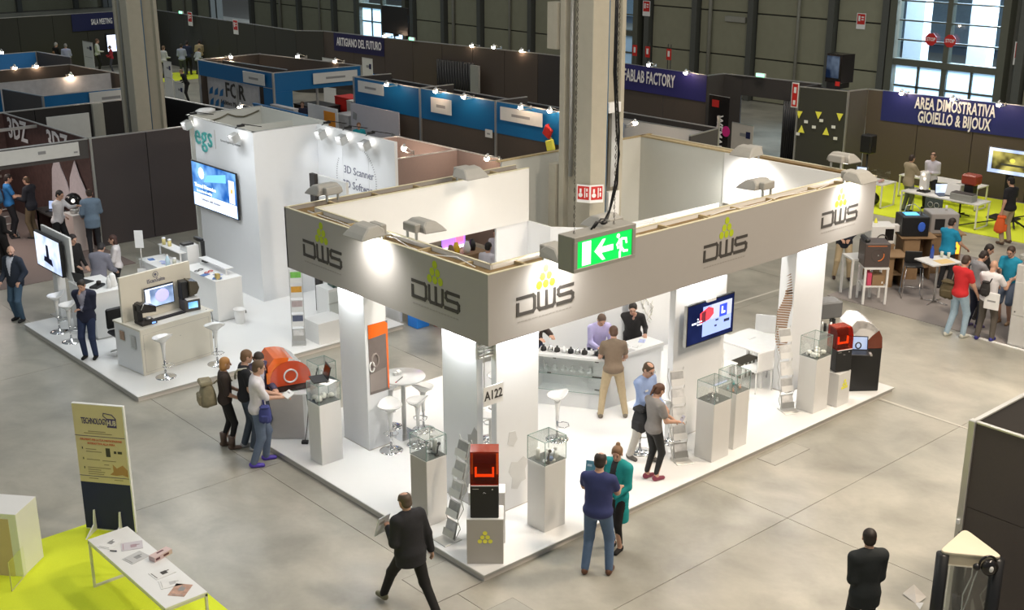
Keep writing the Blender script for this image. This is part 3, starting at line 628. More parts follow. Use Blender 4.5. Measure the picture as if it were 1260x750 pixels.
for p, d, l in (((8.78, 41.37, 3.12), (0, -1), 'lit lamp at the far left edge above the plain blue booth'), ((7.31, 36.0, 3.12), (0, -1), 'left lamp of the pair on the taupe booth rim'), ((8.11, 35.93, 3.12), (0, -1), 'right lamp of the pair on the taupe booth rim'),
                ((7.99, 32.4, 3.12), (0, -1), 'lamp over the white patterned wall at left'), ((15.13, 33.6, 3.12), (0, -1), 'lamp on the far left rim of the blue corner booth'), ((17.32, 31.87, 3.12), (-1, 0), 'lamp in the middle of the far rim of the blue corner booth'),
                ((17.56, 29.52, 3.12), (-1, 0), 'right lamp on the rim of the blue corner booth'), ((9.06, 22.04, 3.12), (-1, 0), 'bright lamp just above the rear of the egs room'), ((25.06, 30.09, 3.12), (-1, 0), 'left one of three lamps on the tall dark partition'),
                ((25.3, 28.91, 3.14), (-1, 0), 'middle one of three lamps on the tall dark partition'), ((25.4, 27.24, 3.12), (-1, 0), 'right one of three lamps on the tall dark partition'), ((15.6, 20.66, 3.12), (-1, 0), 'lamp at the left end of the second blue panel'),
                ((15.5, 19.07, 3.12), (-1, 0), 'lamp in the middle of the second blue panel'), ((15.49, 16.31, 3.12), (-1, 0), 'lamp at the left of the third blue panel'), ((15.7, 15.24, 3.12), (-1, 0), 'lamp beside the near column on the third blue panel'),
                ((10.3, 15.4, 2.62), (0, 1), 'halogen lamp on the taupe low booth beside the egs wall'), ((11.2, 12.9, 2.62), (-1, 0), 'halogen lamp at the right end of the taupe low booth'), ((26.0, 20.58, 3.12), (-1, 0), 'left lamp over the FABLAB sign'),
                ((25.3, 18.11, 3.12), (-1, 0), 'right lamp over the FABLAB sign'), ((17.6, 13.6, 2.72), (1, 0), 'lamp on the rim of the white-walled booth right of the column'), ((24.6, 35.9, 3.12), (-1, 0), 'lamp at the right end of the purple ARTIGIANO sign'),
                ((26.8, 10.1, 3.12), (-1, 0), 'left lamp over the navy AREA sign'), ((26.85, 8.31, 3.12), (-1, 0), 'middle lamp over the navy AREA sign'), ((26.9, 6.78, 3.12), (-1, 0), 'right lamp over the navy AREA sign'), ((15.3, 23.0, 3.12), (-1, 0), 'lamp at the right end of the first name board on the blue wall')):
    arm_lamp(p, d, l)
# roll-ups and free-standing boards far off
def rollup(p, w, h, rz, label, m_=None, name='roll_up_banner', lines=True):
    t = thing(name, label, 'banner', p, rz); m_ = m_ or SIGNW
    part('sheet', m_, t, lambda b: b.box(-.015, 0, -w / 2, w / 2, .05, h)); part('base', ALU, t, lambda b: b.box(-.1, .1, -w / 2, w / 2, 0, .06)); part('top_bar', ALU, t, lambda b: b.box(-.02, .01, -w / 2, w / 2, h, h + .02))
    if lines: part('print', GREYINK, t, lambda b: [b.box(-.02, -.015, -w * .3, w * .1, h * .82, h * .87), b.box(-.02, -.015, -w * .35, w * .35, h * .6, h * .61)]); part('logo_block', NAVY, t, lambda b: b.box(-.022, -.015, -w * .38, -w * .18, h * .8, h * .9))
    return t
rollup((17.1, 52.2, 0), 1.25, 2.0, 0, 'white printed board standing under the SALA MEETING sign'); rollup((16.8, 42.6, 0), .8, 1.9, 0, 'white printed board beside the upper left column')
rollup((14.2, 36.4, 0), .8, 1.8, 0, 'small white board behind the black partition, right of the upper left column')
rollup((23.6, 41.4, 0), .75, 2.4, 0, 'white wifi notice on the dark partition above the blue corner booth', lines=False)
t = rollup((24.9, 16.2, 0), 1.0, 2.45, -.1, 'black roll-up banner reading WEMAKE beside the doorway', BLACKG, lines=False)
text('lettering', 'WEMAKE', .42, frame((-.02, -.08, 1.05), (0, 0, -1), (0, -1, 0)) @ Matrix.Translation((0, 0, .003)), LET, t, sx=.85, bold=.008)
part('pink_logo', mat('pink_print', (.6, .01, .2), .6), t, lambda b: b.lathe([(.19, 0), (.19, .01)], (0, 0, 0), 20, frame((-.02, -.42, 1.25), (0, -1, 0)))); part('red_logo', REDP, t, lambda b: b.box(-.022, -.015, .0, .34, 2.05, 2.3))
t = rollup((22.3, 13.1, 0), .95, 2.15, -.1, 'cream printed totem between the stand and the dark doorway', mat('cream_print', (.6, .56, .5), .8))
t = rollup((21.7, 36.4, 0), 1.0, 2.2, 0, 'white poster with dark figures left of the purple sign', lines=False)
rollup((22.6, 34.6, 0), .8, 2.3, 0, 'narrow white roll-up under the purple ARTIGIANO sign')
for p, l in (((21.9, 19.4, 0), 'left white sheet display under the FABLAB sign'), ((22.1, 17.3, 0), 'right white sheet display under the FABLAB sign')): rollup(p, .42, 1.35, 0, l, PAPER, 'poster_stand', False)
t = thing('bronze_sculpture', 'tall orange twisted shape standing under the FABLAB sign', 'sculpture', (22.6, 19.2, 0)); part('figure', mat('orange_gold', (.45, .2, .02), .5), t, lambda b: b.lathe([(.3, 0), (.12, .5), (.15, .9), (.22, 1.4), (.26, 1.7), (.12, 2.0), (.02, 2.1)], (0, 0, 0), 10)); part('plinth', BLACK, t, lambda b: b.box(-.25, .25, -.5, -.05, 0, 1.8))
t = thing('wall_screen', 'bright screen on the partition under the SALA MEETING sign', 'screen', (20.6, 55.6, 0)); part('casing', BLACK, t, lambda b: b.box(-1.0, .8, .06, .12, .9, 2.0)); part('display', screen_mat('sala_screen', 'pale', 2), t, lambda b: b.box(-.9, .72, .04, .06, 1.0, 1.9)); part('leg', BLACK, t, lambda b: b.box(-.1, .1, .06, .12, 0, .9))
t = thing('wall_screen', 'blue lit screen under the purple ARTIGIANO sign', 'screen', (22.9, 34.2, 0)); part('casing', BLACK, t, lambda b: b.box(.04, .1, -.9, .7, .6, 1.6)); part('display', screen_mat('artig_screen', 'blue', 1.6), t, lambda b: b.box(.02, .04, -.85, .65, .65, 1.55)); part('leg', BLACK, t, lambda b: b.box(.04, .1, -.1, .1, 0, .6))
# things inside the far booths
def cabinet(name, label, cat, p, s, m_, rz=0, extra=None):
    t = thing(name, label, cat, p, rz); part('body', m_, t, lambda b: b.box(-s[0] / 2, s[0] / 2, -s[1] / 2, s[1] / 2, 0, s[2] - .04), bevel=.01); part('top', m_, t, lambda b: b.box(-s[0] / 2 - .01, s[0] / 2 + .01, -s[1] / 2 - .01, s[1] / 2 + .01, s[2] - .04, s[2]))
    if extra: extra(t)
    return t
cabinet('display_box', 'bright red cabinet in the open middle of the blue corner booth', 'cabinet', (18.6, 30.2, 0), (.8, 1.1, 1.5), REDP)
cabinet('white_cabinet', 'tall white cabinet beside the red one in the blue corner booth', 'cabinet', (18.2, 29.1, 0), (.6, .7, 1.5), WHITEM)
cabinet('display_counter', 'white counter below the white cabinet at the blue corner booth', 'counter', (16.5, 27.2, 0), (.7, .9, 1.4), PRINTW)
t = thing('poster_board', 'white board with an orange square standing at the blue corner booth', 'board', (15.5, 27.5, 0)); part('board', PAPER, t, lambda b: b.box(-.02, .02, -1.0, 1.0, .9, 1.75)); part('orange_square', mat('orange_print', (.85, .3, .02), .6), t, lambda b: b.box(-.03, -.02, -.85, -.1, 1.0, 1.6)); part('leg', ALU, t, lambda b: b.box(0, .03, .8, .85, 0, .9)); part('leg', ALU, t, lambda b: b.box(0, .03, -.85, -.8, 0, .9))
cabinet('reception_counter', 'white reception counter in front of the man in the dark suit', 'counter', (15.2, 29.0, 0), (.6, 1.6, .95), PRINTW)
cabinet('letter_totem', 'white totem with dark capital letters at the blue corner booth', 'totem', (13.9, 27.6, 0), (.2, 1.6, 1.9), PRINTW, extra=lambda t: letter(t, 'IT', (-.1, -.2, 1.55), (0, -1, 0), .5, 1.2, INK, off=.005))
cabinet('blue_cabinet', 'plain blue panel behind the egs room', 'panel', (12.2, 25.1, 0), (.1, 3.4, 2.3), BLUEP)
cabinet('dark_machine', 'bulky black machine in the middle of the blue corner booth', 'machine', (17.5, 31.0, 0), (1.2, 1.6, 1.2), BLACK, extra=lambda t: part('gloss_screen', BLACKG, t, lambda b: b.box(-.62, -.6, -.5, .4, .5, 1.1)))
for p, l in (((22.4, 28.7, 0), 'dark table with goods under the three partition lamps'), ((21.5, 18.2, 0), 'dark exhibit table under the FABLAB sign'), ((21.9, 25.2, 0), 'dark goods table behind the second blue panel')):
    t = cabinet('exhibit_table', l, 'table', p, (.9, 3.2, .95), GREYD)
    for k in range(7): tag(part('exhibit', (WHITEM, ALU, CARDB, PAPER)[k % 4], None, lambda b: b.lathe([(.1, 0), (.14, .1), (.06, .25), (.09, .34)], (p[0], p[1] - 1.4 + .45 * k, .95), 7)), 'small pale exhibit on the ' + l, 'exhibit', 'small exhibits on the ' + l)
struct(part('trim_2', ACID, None, lambda b: b.box(19.6, 23.2, 49.0, 52.0, 0, .012))); struct(part('trim_7', ACID, None, lambda b: b.box(15.5, 19.0, 53, 57.3, 0, .012))); struct(part('trim_3', ACID, None, lambda b: b.box(19, 23, 29.5, 33, 0, .012)))
# ---------------------------------------------------------------- the main white stand
def slab_platform(name, label, x0, x1, y0, y1, h=.11):
    t = thing(name, label, 'platform', (0, 0, 0))
    part('kick_board', mat('platform_edge', (.62, .58, .53), .6, noise=.03), t, lambda b: b.box(x0 + .015, x1 - .015, y0 + .015, y1 - .015, 0, h - .018))
    part('top_board', PLATF, t, lambda b: b.box(x0, x1, y0, y1, h - .018, h), bevel=.004)
    part('edge_trim', ALU, t, lambda b: [b.box(x0 - .008, x1 + .008, y0 - .008, y0, h - .03, h - .004), b.box(x0 - .008, x0, y0, y1, h - .03, h - .004)])
    return t
plat = slab_platform('stand_platform', 'large glossy white raised floor under the central stand', 0, 10.48, 0, 6.32)
X0, X1, Y0, Y1, ZB, ZT = 1.03, 10.92, 1.08, 6.50, 2.97, 4.05
YR = 6.95
fas = thing('fascia_ring', 'square white fascia ring with dark grey logos carried over the central stand', 'fascia', (0, 0, 0))
def fpan(nm, x0, x1, y0, y1, z0=ZB, z1=ZT, m_=FASC): return part(nm, m_, fas, lambda b: b.box(x0, x1, y0, y1, z0, z1))
fpan('outer_panel', X0, X1, Y0, Y0 + .035); fpan('outer_panel', X0, X0 + .035, Y0 + .035, Y1); fpan('outer_panel', X0, 6.4, Y1 - .035, Y1); fpan('outer_panel', X1 - .035, X1, Y0 + .035, YR)
fpan('inner_panel', X0 + .38, X1 - .38, Y0 + .36, Y0 + .39, m_=WHITEM); fpan('inner_panel', X0 + .36, X0 + .39, Y0 + .36, 6.1, m_=WHITEM)
fpan('inner_panel', X0 + .38, 6.4, 6.08, 6.12, m_=WHITEM); fpan('inner_panel', X1 - .38, X1 - .35, Y0 + .36, 4.5, m_=WHITEM)
fpan('soffit', X0 + .03, X1 - .03, Y0 + .03, Y0 + .38, ZB, ZB + .02, WHITEM); fpan('soffit', X0 + .03, X0 + .38, Y0 + .38, Y1 - .04, ZB, ZB + .02, WHITEM); fpan('soffit', X0 + .38, 6.4, 6.1, Y1 - .04, ZB, ZB + .02, WHITEM); fpan('soffit', X1 - .37, X1 - .03, Y0 + .38, 4.5, ZB, ZB + .02, WHITEM)
# brown board and battens down in the channel
zt = ZT - .07
fpan('channel_board', X0 + .04, X1 - .04, Y0 + .04, Y0 + .355, zt - .05, zt, WOODD); fpan('channel_board', X0 + .04, X0 + .355, Y0 + .36, Y1 - .04, zt - .05, zt, WOODD)
fpan('channel_board', X0 + .36, 6.4, 6.13, Y1 - .04, zt - .05, zt, WOODD); fpan('channel_board', X1 - .345, X1 - .04, Y0 + .36, 4.5, zt - .05, zt, WOODD)
EDG = mat('cut_panel_edge', (.66, .62, .45), .7, noise=.1)
fpan('edge_strip', X0 - .003, X1 + .003, Y0 - .003, Y0 + .04, ZT, ZT + .012, EDG); fpan('edge_strip', X0 - .003, X0 + .04, Y0 + .04, Y1, ZT, ZT + .012, EDG); fpan('edge_strip', X0, 6.4, Y1 - .04, Y1, ZT, ZT + .012, EDG)
fpan('edge_strip', X1 - .04, X1 + .003, Y0, YR, ZT, ZT + .012, EDG); fpan('edge_strip', X0 + .36, X1 - .36, Y0 + .355, Y0 + .395, ZT, ZT + .012, EDG); fpan('edge_strip', X0 + .355, X0 + .395, Y0 + .36, 6.1, ZT, ZT + .012, EDG); fpan('edge_strip', X0 + .38, 6.4, 6.07, 6.125, ZT, ZT + .012, EDG)
random.seed(3)
for k in range(9):
    x = X0 + .9 + k * 1.02 + random.uniform(-.15, .15); part('cross_batten', WOOD, fas, lambda b: b.box(x, x + .05, Y0 + .035, Y0 + .36, zt, ZT - .02))
for k in range(5):
    y = Y0 + .75 + k * 1.0; part('cross_batten', WOOD, fas, lambda b: b.box(X0 + .035, X0 + .36, y, y + .05, zt, ZT - .02))
for k in range(5):
    x = 1.9 + k * .95; part('cross_batten', WOOD, fas, lambda b: b.box(x, x + .05, 6.12, Y1 - .035, zt, ZT - .02))
for (x0, x1) in ((2.6, 4.4), (6.0, 8.9)): part('long_batten', WOOD, fas, lambda b: b.box(x0, x1, Y0 + .17, Y0 + .215, zt, ZT - .04))
part('cable', PAPER, fas, lambda b: b.tube([(X0 + .2 + .07 * sin(k * 1.7), 1.6 + k * .5, zt + .04 + .03 * sin(k * 2.1)) for k in range(10)], .009, 5))
part('cable', PAPER, fas, lambda b: b.tube([(6.2 + .5 * k, Y0 + .22 + .06 * sin(k * 1.9), zt + .04) for k in range(8)], .009, 5))
part('ledge_strip', EDG, fas, lambda b: [b.box(2.0, 3.4, 1.475, 1.50, 3.55, 3.6), b.box(1.43, 1.46, 4.6, 5.6, 3.72, 3.78)])
# the cabin round the column: white walls up to the soffit, upper walls painted greyer for the unlit interior
cab = thing('storage_room', 'white storage room with a chamfered corner round the concrete column', 'room')
pl = [(5.55, 6.1), (6.38, 6.1), (6.38, 5.43), (7.12, 4.60), (10.45, 4.50)]
for i in range(4): part('wall_panel', WALLW, cab, lambda b: seg(b, pl[i], pl[i + 1], .11, ZB, .05))
part('wall_panel', mat('unlit_wall_white', (.62, .62, .57), .7, noise=.02), cab, lambda b: b.box(6.4, X1, YR - .05, YR, 0, ZT + .0)); part('wall_panel', MATS['unlit_wall_white'], cab, lambda b: b.box(X1 - .36, X1 - .31, 4.5, YR - .05, 0, ZT))
part('top_batten', WOOD, cab, lambda b: [b.box(6.3, X1, YR - .06, YR + .02, ZT, ZT + .03), b.box(X1 - .37, X1 - .2, 4.3, YR, ZT, ZT + .03)])
part('top_batten', WOODD, cab, lambda b: b.box(X1 - .2, X1 - .04, Y0 + .4, YR, ZT - .04, ZT))
part('room_floor', PLATF, cab, lambda b: b.box(6.45, 10.4, 6.32, 6.9, .0, .11))
# logos
def logo(parent, origin, xd, w, dots, ink=INK, dot_only=False):
    F_ = frame(origin, xd); s = w
    sw = .046 * s
    if not dot_only:
        q = .105 * s; L = s / 2
        def ln(pl): return [(p[0] * s - L, p[1] * s) for p in pl]
        part('logo_letter', ink, parent, lambda b: strokes(b, [ln([(.0, .22), (.27, .22), (.30, .19), (.30, .03), (.27, 0), (.0, 0), (.0, .14)])], sw, F_))
        part('logo_letter', ink, parent, lambda b: strokes(b, [ln([(.37, .22), (.37, .03), (.40, 0), (.63, 0), (.66, .03), (.66, .22)]), ln([(.515, .22), (.515, .0)])], sw, F_))
        part('logo_letter', ink, parent, lambda b: strokes(b, [ln([(1.0, .22), (.76, .22), (.73, .195), (.73, .14), (.76, .115), (.97, .115), (1.0, .09), (1.0, .03), (.97, 0), (.72, 0)])], sw, F_))
        part('logo_tagline', mat('pale_tagline', (.30, .285, .26), .7), parent, lambda b: [b.prism([(-L + i * s / 16, -.115 * s), (-L + i * s / 16 + s / 22, -.115 * s), (-L + i * s / 16 + s / 22, -.098 * s), (-L + i * s / 16, -.098 * s)], 0, .002, F_) for i in range(16)])
        r = .052 * s; base = .33 * s
    else: r = .125 * s; base = -.17 * s
    for row, n in enumerate((3, 2, 1)):
        for i in range(n):
            cx = (i - (n - 1) / 2) * r * (2.25 if not dot_only else 2.35); cy = base + row * r * (2.05 if not dot_only else 1.95)
            part('logo_dot', dots, parent, lambda b: b.lathe([(r, 0), (r, .004)], (0, 0, 0), 12, F_ @ Matrix.Translation((cx, cy, 0)) @ Matrix.Diagonal((1, 1.12, 1, 1))))
for (y) in (5.36, 2.30): logo(fas, (X0 - .001, y, 3.33), (0, -1, 0), 1.12, LIME)
for (x) in (2.16, 6.38, 9.76): logo(fas, (x, Y0 - .001, 3.33), (1, 0, 0), 1.12, LIME)
# supports
def pillar(label, x0, x1, y0, y1, m_=WALLW, extra=None):
    t = thing('stand_pillar', label, 'pillar', (x0, y0, .11)); part('panel', m_, t, lambda b: b.box(0, x1 - x0, 0, y1 - y0, 0, ZB - .11), bevel=.006)
    part('foot_strip', PEDG, t, lambda b: b.box(-.004, x1 - x0 + .004, -.004, y1 - y0 + .004, 0, .012))
    if extra: extra(t)
    return t
pA = pillar('white support panel left of the front corner of the stand', 1.20, 1.32, 1.55, 2.38)
pB = pillar('white support panel right of the front corner of the stand, behind the desktop printer', 1.30, 2.16, 1.22, 1.34)
GRAYB = mat('grey_blot_print', (.42, .42, .41), .6)
def blot(b, pts, F_): b.prism(pts, 0, .003, F_)
part('grey_blot', GRAYB, pA, lambda b: blot(b, [(.30, .0), (.42, -.05), (.52, .02), (.56, .16), (.66, .2), (.70, .34), (.83, .36), (.83, 1.2), (.76, 1.25), (.68, 1.1), (.6, 1.08), (.62, .85), (.5, .72), (.55, .5), (.42, .35), (.33, .25)], frame((-.001, .83, .12), (0, -1, 0))))
part('grey_blot', mat('pale_blot_print', (.66, .66, .65), .6), pB, lambda b: [blot(b, [(.3, .25), (.42, .2), (.5, .3), (.6, .32), (.58, .5), (.66, .62), (.55, .72), (.42, .66), (.3, .7), (.24, .55), (.32, .42)], frame((0, -.001, .1), (1, 0, 0))), blot(b, [(.22, 1.02), (.34, .95), (.42, 1.05), (.38, 1.2), (.26, 1.22)], frame((0, -.001, .1), (1, 0, 0)))])
pC = pillar('white box pillar with an orange machine poster near the left end of the stand', 1.18, 1.62, 4.42, 5.18)
F_ = frame((.06, -.004, 1.02), (1, 0, 0))
pst = part('poster', mat('grey_brown_poster', (.17, .14, .13), .6, noise=.2, scale=6), pC, lambda b: b.prism([(0, 0), (.40, 0), (.40, 1.25), (0, 1.25)], 0, .004, F_))
part('poster_orange_print', ORANGE, pst, lambda b: b.prism([(0, 1.0), (.36, 1.03), (.37, .05), (.40, .0), (.40, 1.2), (.34, 1.25), (0, 1.25)], .004, .007, F_))
part('poster_machine_print', mat('mid_print', (.28, .24, .22), .6), pst, lambda b: [b.prism([(0, .05), (.34, .05), (.34, .42), (0, .36)], .004, .007, F_), b.tube([tuple(F_ @ Vector((.12 + .07 * cos(a), .6 + .12 * sin(a), .008))) for a in [k * pi / 5 for k in range(10)]], .018, 5, True)])
part('poster_tool_print', PAPER, pst, lambda b: b.tube([tuple(F_ @ Vector((.05 + .05 * cos(a), .50 + .09 * sin(a), .01))) for a in [k * pi / 5 for k in range(10)]], .014, 5, True))
pD = pillar('wide grey-white pillar panel carrying the television', 5.30, 6.66, 1.22, 1.35)
pE = pillar('white box pillar with a brown lattice print near the right end of the stand', 8.66, 9.62, 1.20, 1.54)
LATT = mat('brown_lattice_print', (.30, .17, .09), .6)
def lattice(t):
    rows = []
    F2 = frame((-.001, .36, .75), (0, -1, 0))
    def st(b):
        for k in range(26):
            z = k * .05; c = .17 + .07 * sin(z * 4.6 + 2.4); w = .07 + .09 * abs(sin(z * 2.3 + .3))
            x0 = max(.01, c - w); x1 = min(.35, c + w)
            b.prism([(x0, z), (x1, z + .05), (x1, z + .082), (x0, z + .032)], 0, .003, F2)
        for k in range(8):
            z = 1.2 + k * .05; b.prism([(.2 - .015 * k * .5, z), (.33 - .01 * k, z + .06), (.33 - .01 * k, z + .085), (.2, z + .025)], 0, .003, F2)
    part('lattice_print', LATT, t, st)
lattice(pE)
# linear lamps under the soffit wash the outer faces of the pillars
SOFL = mat('soffit_lamp', (1, 1, 1), .5, emit=(1, 1, 1), estr=4, noise=.01)
for (x0, x1, y0, y1, p_) in ((1.08, 1.11, 1.6, 2.33, 11), (1.35, 2.1, 1.13, 1.16, 12), (1.08, 1.11, 4.5, 5.1, 9), (5.4, 6.55, 1.13, 1.16, 7), (8.75, 9.55, 1.13, 1.16, 11)):
    part('soffit_lamp', SOFL, fas, lambda b: b.box(x0, x1, y0, y1, 2.955, 2.969))
    cx_, cy_ = (x0 + x1) / 2, (y0 + y1) / 2; area_light('soffit_wash', (cx_, cy_, 2.95), x1 - x0, p_, (.95, .98, 1), (cx_ + .12 * (x1 - x0 < .1), cy_ + .12 * (x1 - x0 > .1), 2.3) if False else None, sizey=y1 - y0)
# hall number flag
t = thing('stand_number_flag', 'small white flag reading A122 on the edge of the right front support panel', 'sign', (1.22, 1.12, 2.05))
F_ = frame((0, -.03, 0), (1, 0, 0)); part('plate', PAPER, t, lambda b: b.box(-.28, .10, -.035, -.02, .0, .30)); text('lettering', 'A122', .20, F_ @ Matrix.Translation((-.09, .15, .007)), INK, t, sx=.8, bold=.003)
part('wire', ALU, t, lambda b: b.box(-.265, -.255, -.03, -.02, .3, .92))
# louvred box under the front corner
t = thing('ventilation_grille', 'small louvred box under the front corner of the fascia', 'grille', (1.22, 1.30, 2.70)); part('frame', WHITEM, t, lambda b: b.box(-.2, .2, .02, .06, 0, .26))
for k in range(5): part('slat', WHITEM, t, lambda b: b.box(-.19, .19, -.02, .02, .02 + .05 * k, .035 + .05 * k))
# television
def tv(name, label, c, xd, w, h, kind, strength=1.4, extra=None, th=.05, frm=BLACK, tilt=0):
    t = thing(name, label, 'screen', c); F_ = frame((0, 0, 0), xd) @ Matrix.Rotation(tilt, 4, 'X')
    part('casing', frm, t, lambda b: b.box(-w / 2, w / 2, -h / 2, h / 2, 0, th, F_), bevel=.006)
    dsp = part('display', screen_mat(label[:20] + '_scr', kind, strength), t, lambda b: b.box(-w / 2 + .022, w / 2 - .022, -h / 2 + .022, h / 2 - .022, th, th + .003, F_))
    part('side_edge', ALU, t, lambda b: b.box(-w / 2 - .006, -w / 2, -h / 2, h / 2, -.01, th, F_))
    part('wall_mount', STEELG, t, lambda b: b.box(-.15, .15, -.1, .12, -.12, 0, F_))
    if extra: extra(dsp, F_ @ Matrix.Translation((0, 0, th + .003)))
    return t
def em(name, c, s=1.): return mat(name, c, .5, emit=c, estr=s, noise=.02)
def tvx(t, F_):
    part('screen_picture', em('scr_lilac', (.27, .36, .75), .9), t, lambda b: b.box(-.22, .55, -.27, .27, 0, .002, F_)); part('screen_picture', em('scr_pale', (.42, .46, .6), .8), t, lambda b: b.box(.0, .55, .0, .27, .002, .004, F_))
    part('screen_picture', em('scr_red', (.8, .04, .06), 1.), t, lambda b: b.prism([(-.3, -.02), (-.05, .02), (.06, .1), (.05, .2), (-.08, .25), (-.3, .17)], .004, .006, F_)); part('screen_picture', em('scr_dkred', (.1, .01, .02), 1.), t, lambda b: b.prism([(-.26, .0), (-.15, .0), (-.15, .2), (-.26, .17)], .006, .008, F_))
    part('screen_picture', em('scr_blue', (.02, .05, .5), 1.), t, lambda b: b.box(.22, .42, .0, .22, .004, .006, F_)); part('screen_picture', em('scr_white', (.8, .85, 1), 1.), t, lambda b: [b.box(.27, .31, .05, .18, .006, .008, F_), b.box(.31, .37, .05, .09, .006, .008, F_), b.box(-.5, -.38, .0, .03, 0, .002, F_)] + [b.ball((-.32 + .045 * (k % 3) - .03, -.02 + .05 * (k // 3), 0), .017, 6, F_) for k in range(7)])
    part('screen_picture', em('scr_dark', (.01, .015, .05), 1.), t, lambda b: [b.box(.35, .5, -.12, -.07, .004, .006, F_), b.box(.12, .2, -.05, -.02, .004, .006, F_), b.box(.1, .16, -.15, -.12, .004, .006, F_)])
    part('camera', WHITE, t, lambda b: b.box(-.15, .08, .345, .40, -.05, .03, F_))
tv('television', 'television showing a red machine on the grey-white pillar', (6.02, 1.08, 2.26), (1, 0, 0), 1.26, .74, 'navy', .7, tvx)
# floodlights
GLOW = mat('floodlight_glass', (1, .97, .9), .4, emit=(1, .96, .9), estr=2, noise=.01)
def flood(label, x, y, z, ang, aim=(0, .0, -1), power=120, reach=.34, ang_w=155, col=(1, .97, .92)):
    """ang: plan direction in which the housing leans out over the rim"""
    t = thing('floodlight', label, 'floodlight', (x, y, z), ang, 'floodlights round the fascia ring')
    part('bracket', STEELG, t, lambda b: [b.box(-.02, .02, -.13, -.10, 0, .17), b.box(-.02, .02, .10, .13, 0, .17)], bevel=.003)
    part('control_box', LAMPG, t, lambda b: b.box(-.06, .06, -.16, .16, .12, .26), bevel=.015)
    pr = [(.04, .10), (reach + .16, .10), (reach + .10, .20), (.28, .31), (.10, .31), (.04, .26)]
    Mx = Matrix(((1, 0, 0, 0), (0, 0, -1, .27), (0, 1, 0, 0), (0, 0, 0, 1)))
    def hs(b):
        prof = [(.05, .11), (reach + .17, .09), (reach + .10, .17), (reach - .02, .27), (.14, .29), (.05, .22)]
        w0, w1 = .28, .20; n = len(prof); vs = []
        ws = [w0, w0, w0 - .03, w1, w1, w0 - .03]
        for s_ in (-1, 1):
            for (px_, pz), w_ in zip(prof, ws): vs.append((px_, s_ * w_, pz))
        b.add(vs, [tuple(range(n)), tuple(range(n, 2 * n))[::-1]] + [(i, n + i, n + (i + 1) % n, (i + 1) % n) for i in range(n)])
    part('housing', LAMPG, t, hs, bevel=.02)
    part('front_glass', GLOW, t, lambda b: b.box(.14, reach + .05, -.17, .17, .086, .096))
    d = Vector((cos(ang), sin(ang), 0)); p = Vector((x, y, z + .05)) + d * .30
    spot_light('flood_beam', p, p + Vector(aim), power, col, ang_w, .9, .10)
    return t
RT = 4.06
flood('floodlight on the rear rim at the far left of the ring', 1.9, 6.3, RT, pi / 2, (.0, .2, -1), 60)
flood('floodlight leaning out over the left outer fascia between its two logos', 1.05, 3.75, RT - .02, pi, (.75, 0, -1), 95)
flood('floodlight on the left rim turned in over the stand', 1.41, 3.35, RT, 0, (.7, .2, -1), 60)
flood('floodlight on the rear rim above the cream inner panel', 4.7, 6.12, RT, -pi / 2, (0, -.6, -1), 26)
flood('floodlight over the front fascia, half hidden by the exit sign', 2.25, 1.10, RT - .02, -pi / 2, (0, .75, -1), 110)
flood('floodlight on the front rim turned inward, left of the right-hand logo', 7.95, 1.46, RT, pi / 2, (0, .5, -1), 150)
flood('floodlight over the bright inner panel at the right of the ring', 10.5, 3.7, RT, pi, (.2, 0, -1), 170)
flood('floodlight on the rear of the right rim, above the last pillar', 10.9, 2.0, RT, 0, (.3, 0, -1), 60)
flood('floodlight leaning out over the right-hand logo of the front fascia', 9.95, 1.10, RT - .02, -pi / 2, (0, .75, -1), 110)
flood('floodlight on the front rim behind the exit sign', 4.0, 1.46, RT, pi / 2, (0, .7, -1), 190)
# exit sign hanging in front
ex = thing('exit_sign', 'green exit sign box with arrow and running figure hanging on chains', 'exit sign', (-.31, -2.0, 5.04))
SGREY = mat('sign_housing_grey', (.30, .29, .26), .5, noise=.04)
part('housing', SGREY, ex, lambda b: [b.box(0, 1.03, .03, .27, 0, .42), b.box(0, 1.03, 0, .03, 0, .045), b.box(0, 1.03, 0, .03, .365, .42), b.box(0, .06, 0, .03, .045, .365), b.box(.97, 1.03, 0, .03, .045, .365)], bevel=.004)
part('green_panel', GREENE, ex, lambda b: b.box(.06, .97, .012, .03, .045, .365))
F_ = frame((0, .011, 0), (1, 0, 0))
part('door_symbol', WHITEE, ex, lambda b: b.box(.14, .28, .065, .345, 0, .003, F_))
part('arrow', WHITEE, ex, lambda b: b.prism([(.34, .20), (.47, .325), (.52, .325), (.455, .235), (.65, .235), (.65, .165), (.455, .165), (.52, .075), (.47, .075)][::-1], 0, .003, F_))
def runner(b):
    b.lathe([(.028, 0), (.028, .003)], (.735, .318, 0), 10, F_)
    b.prism([(.745, .285), (.80, .275), (.81, .15), (.765, .14)][::-1], 0, .003, F_)
    strokes(b, [[(.76, .265), (.72, .215), (.735, .175)], [(.80, .275), (.865, .265), (.875, .22)], [(.785, .16), (.765, .11), (.765, .06)], [(.80, .16), (.83, .12), (.885, .115)]], .026, F_, .003)
part('running_figure', WHITEE, ex, runner)
CHAIN = mat('chain_metal', (.10, .09, .075), .5, metal=.4)
for cx in (.14, .80):
    part('chain', CHAIN, ex, lambda b: [b.tube([(cx + (.012 * cos(a) if k % 2 else 0), .15 + (0 if k % 2 else .012 * cos(a)), .43 + .05 * k + .03 * sin(a)) for a in (0, pi / 2, pi, 3 * pi / 2)], .005, 4, True) for k in range(85)])
part('power_cable', BLACK, ex, lambda b: b.tube([(.80, .2, 4.2), (.79, .2, 2.2), (.83, .17, 1.5), (.86, .15, 1.25), (.80, .15, .9), (.72, .15, .6), (.62, .15, .47), (.50, .15, .50), (.42, .15, .42)], .012, 6))
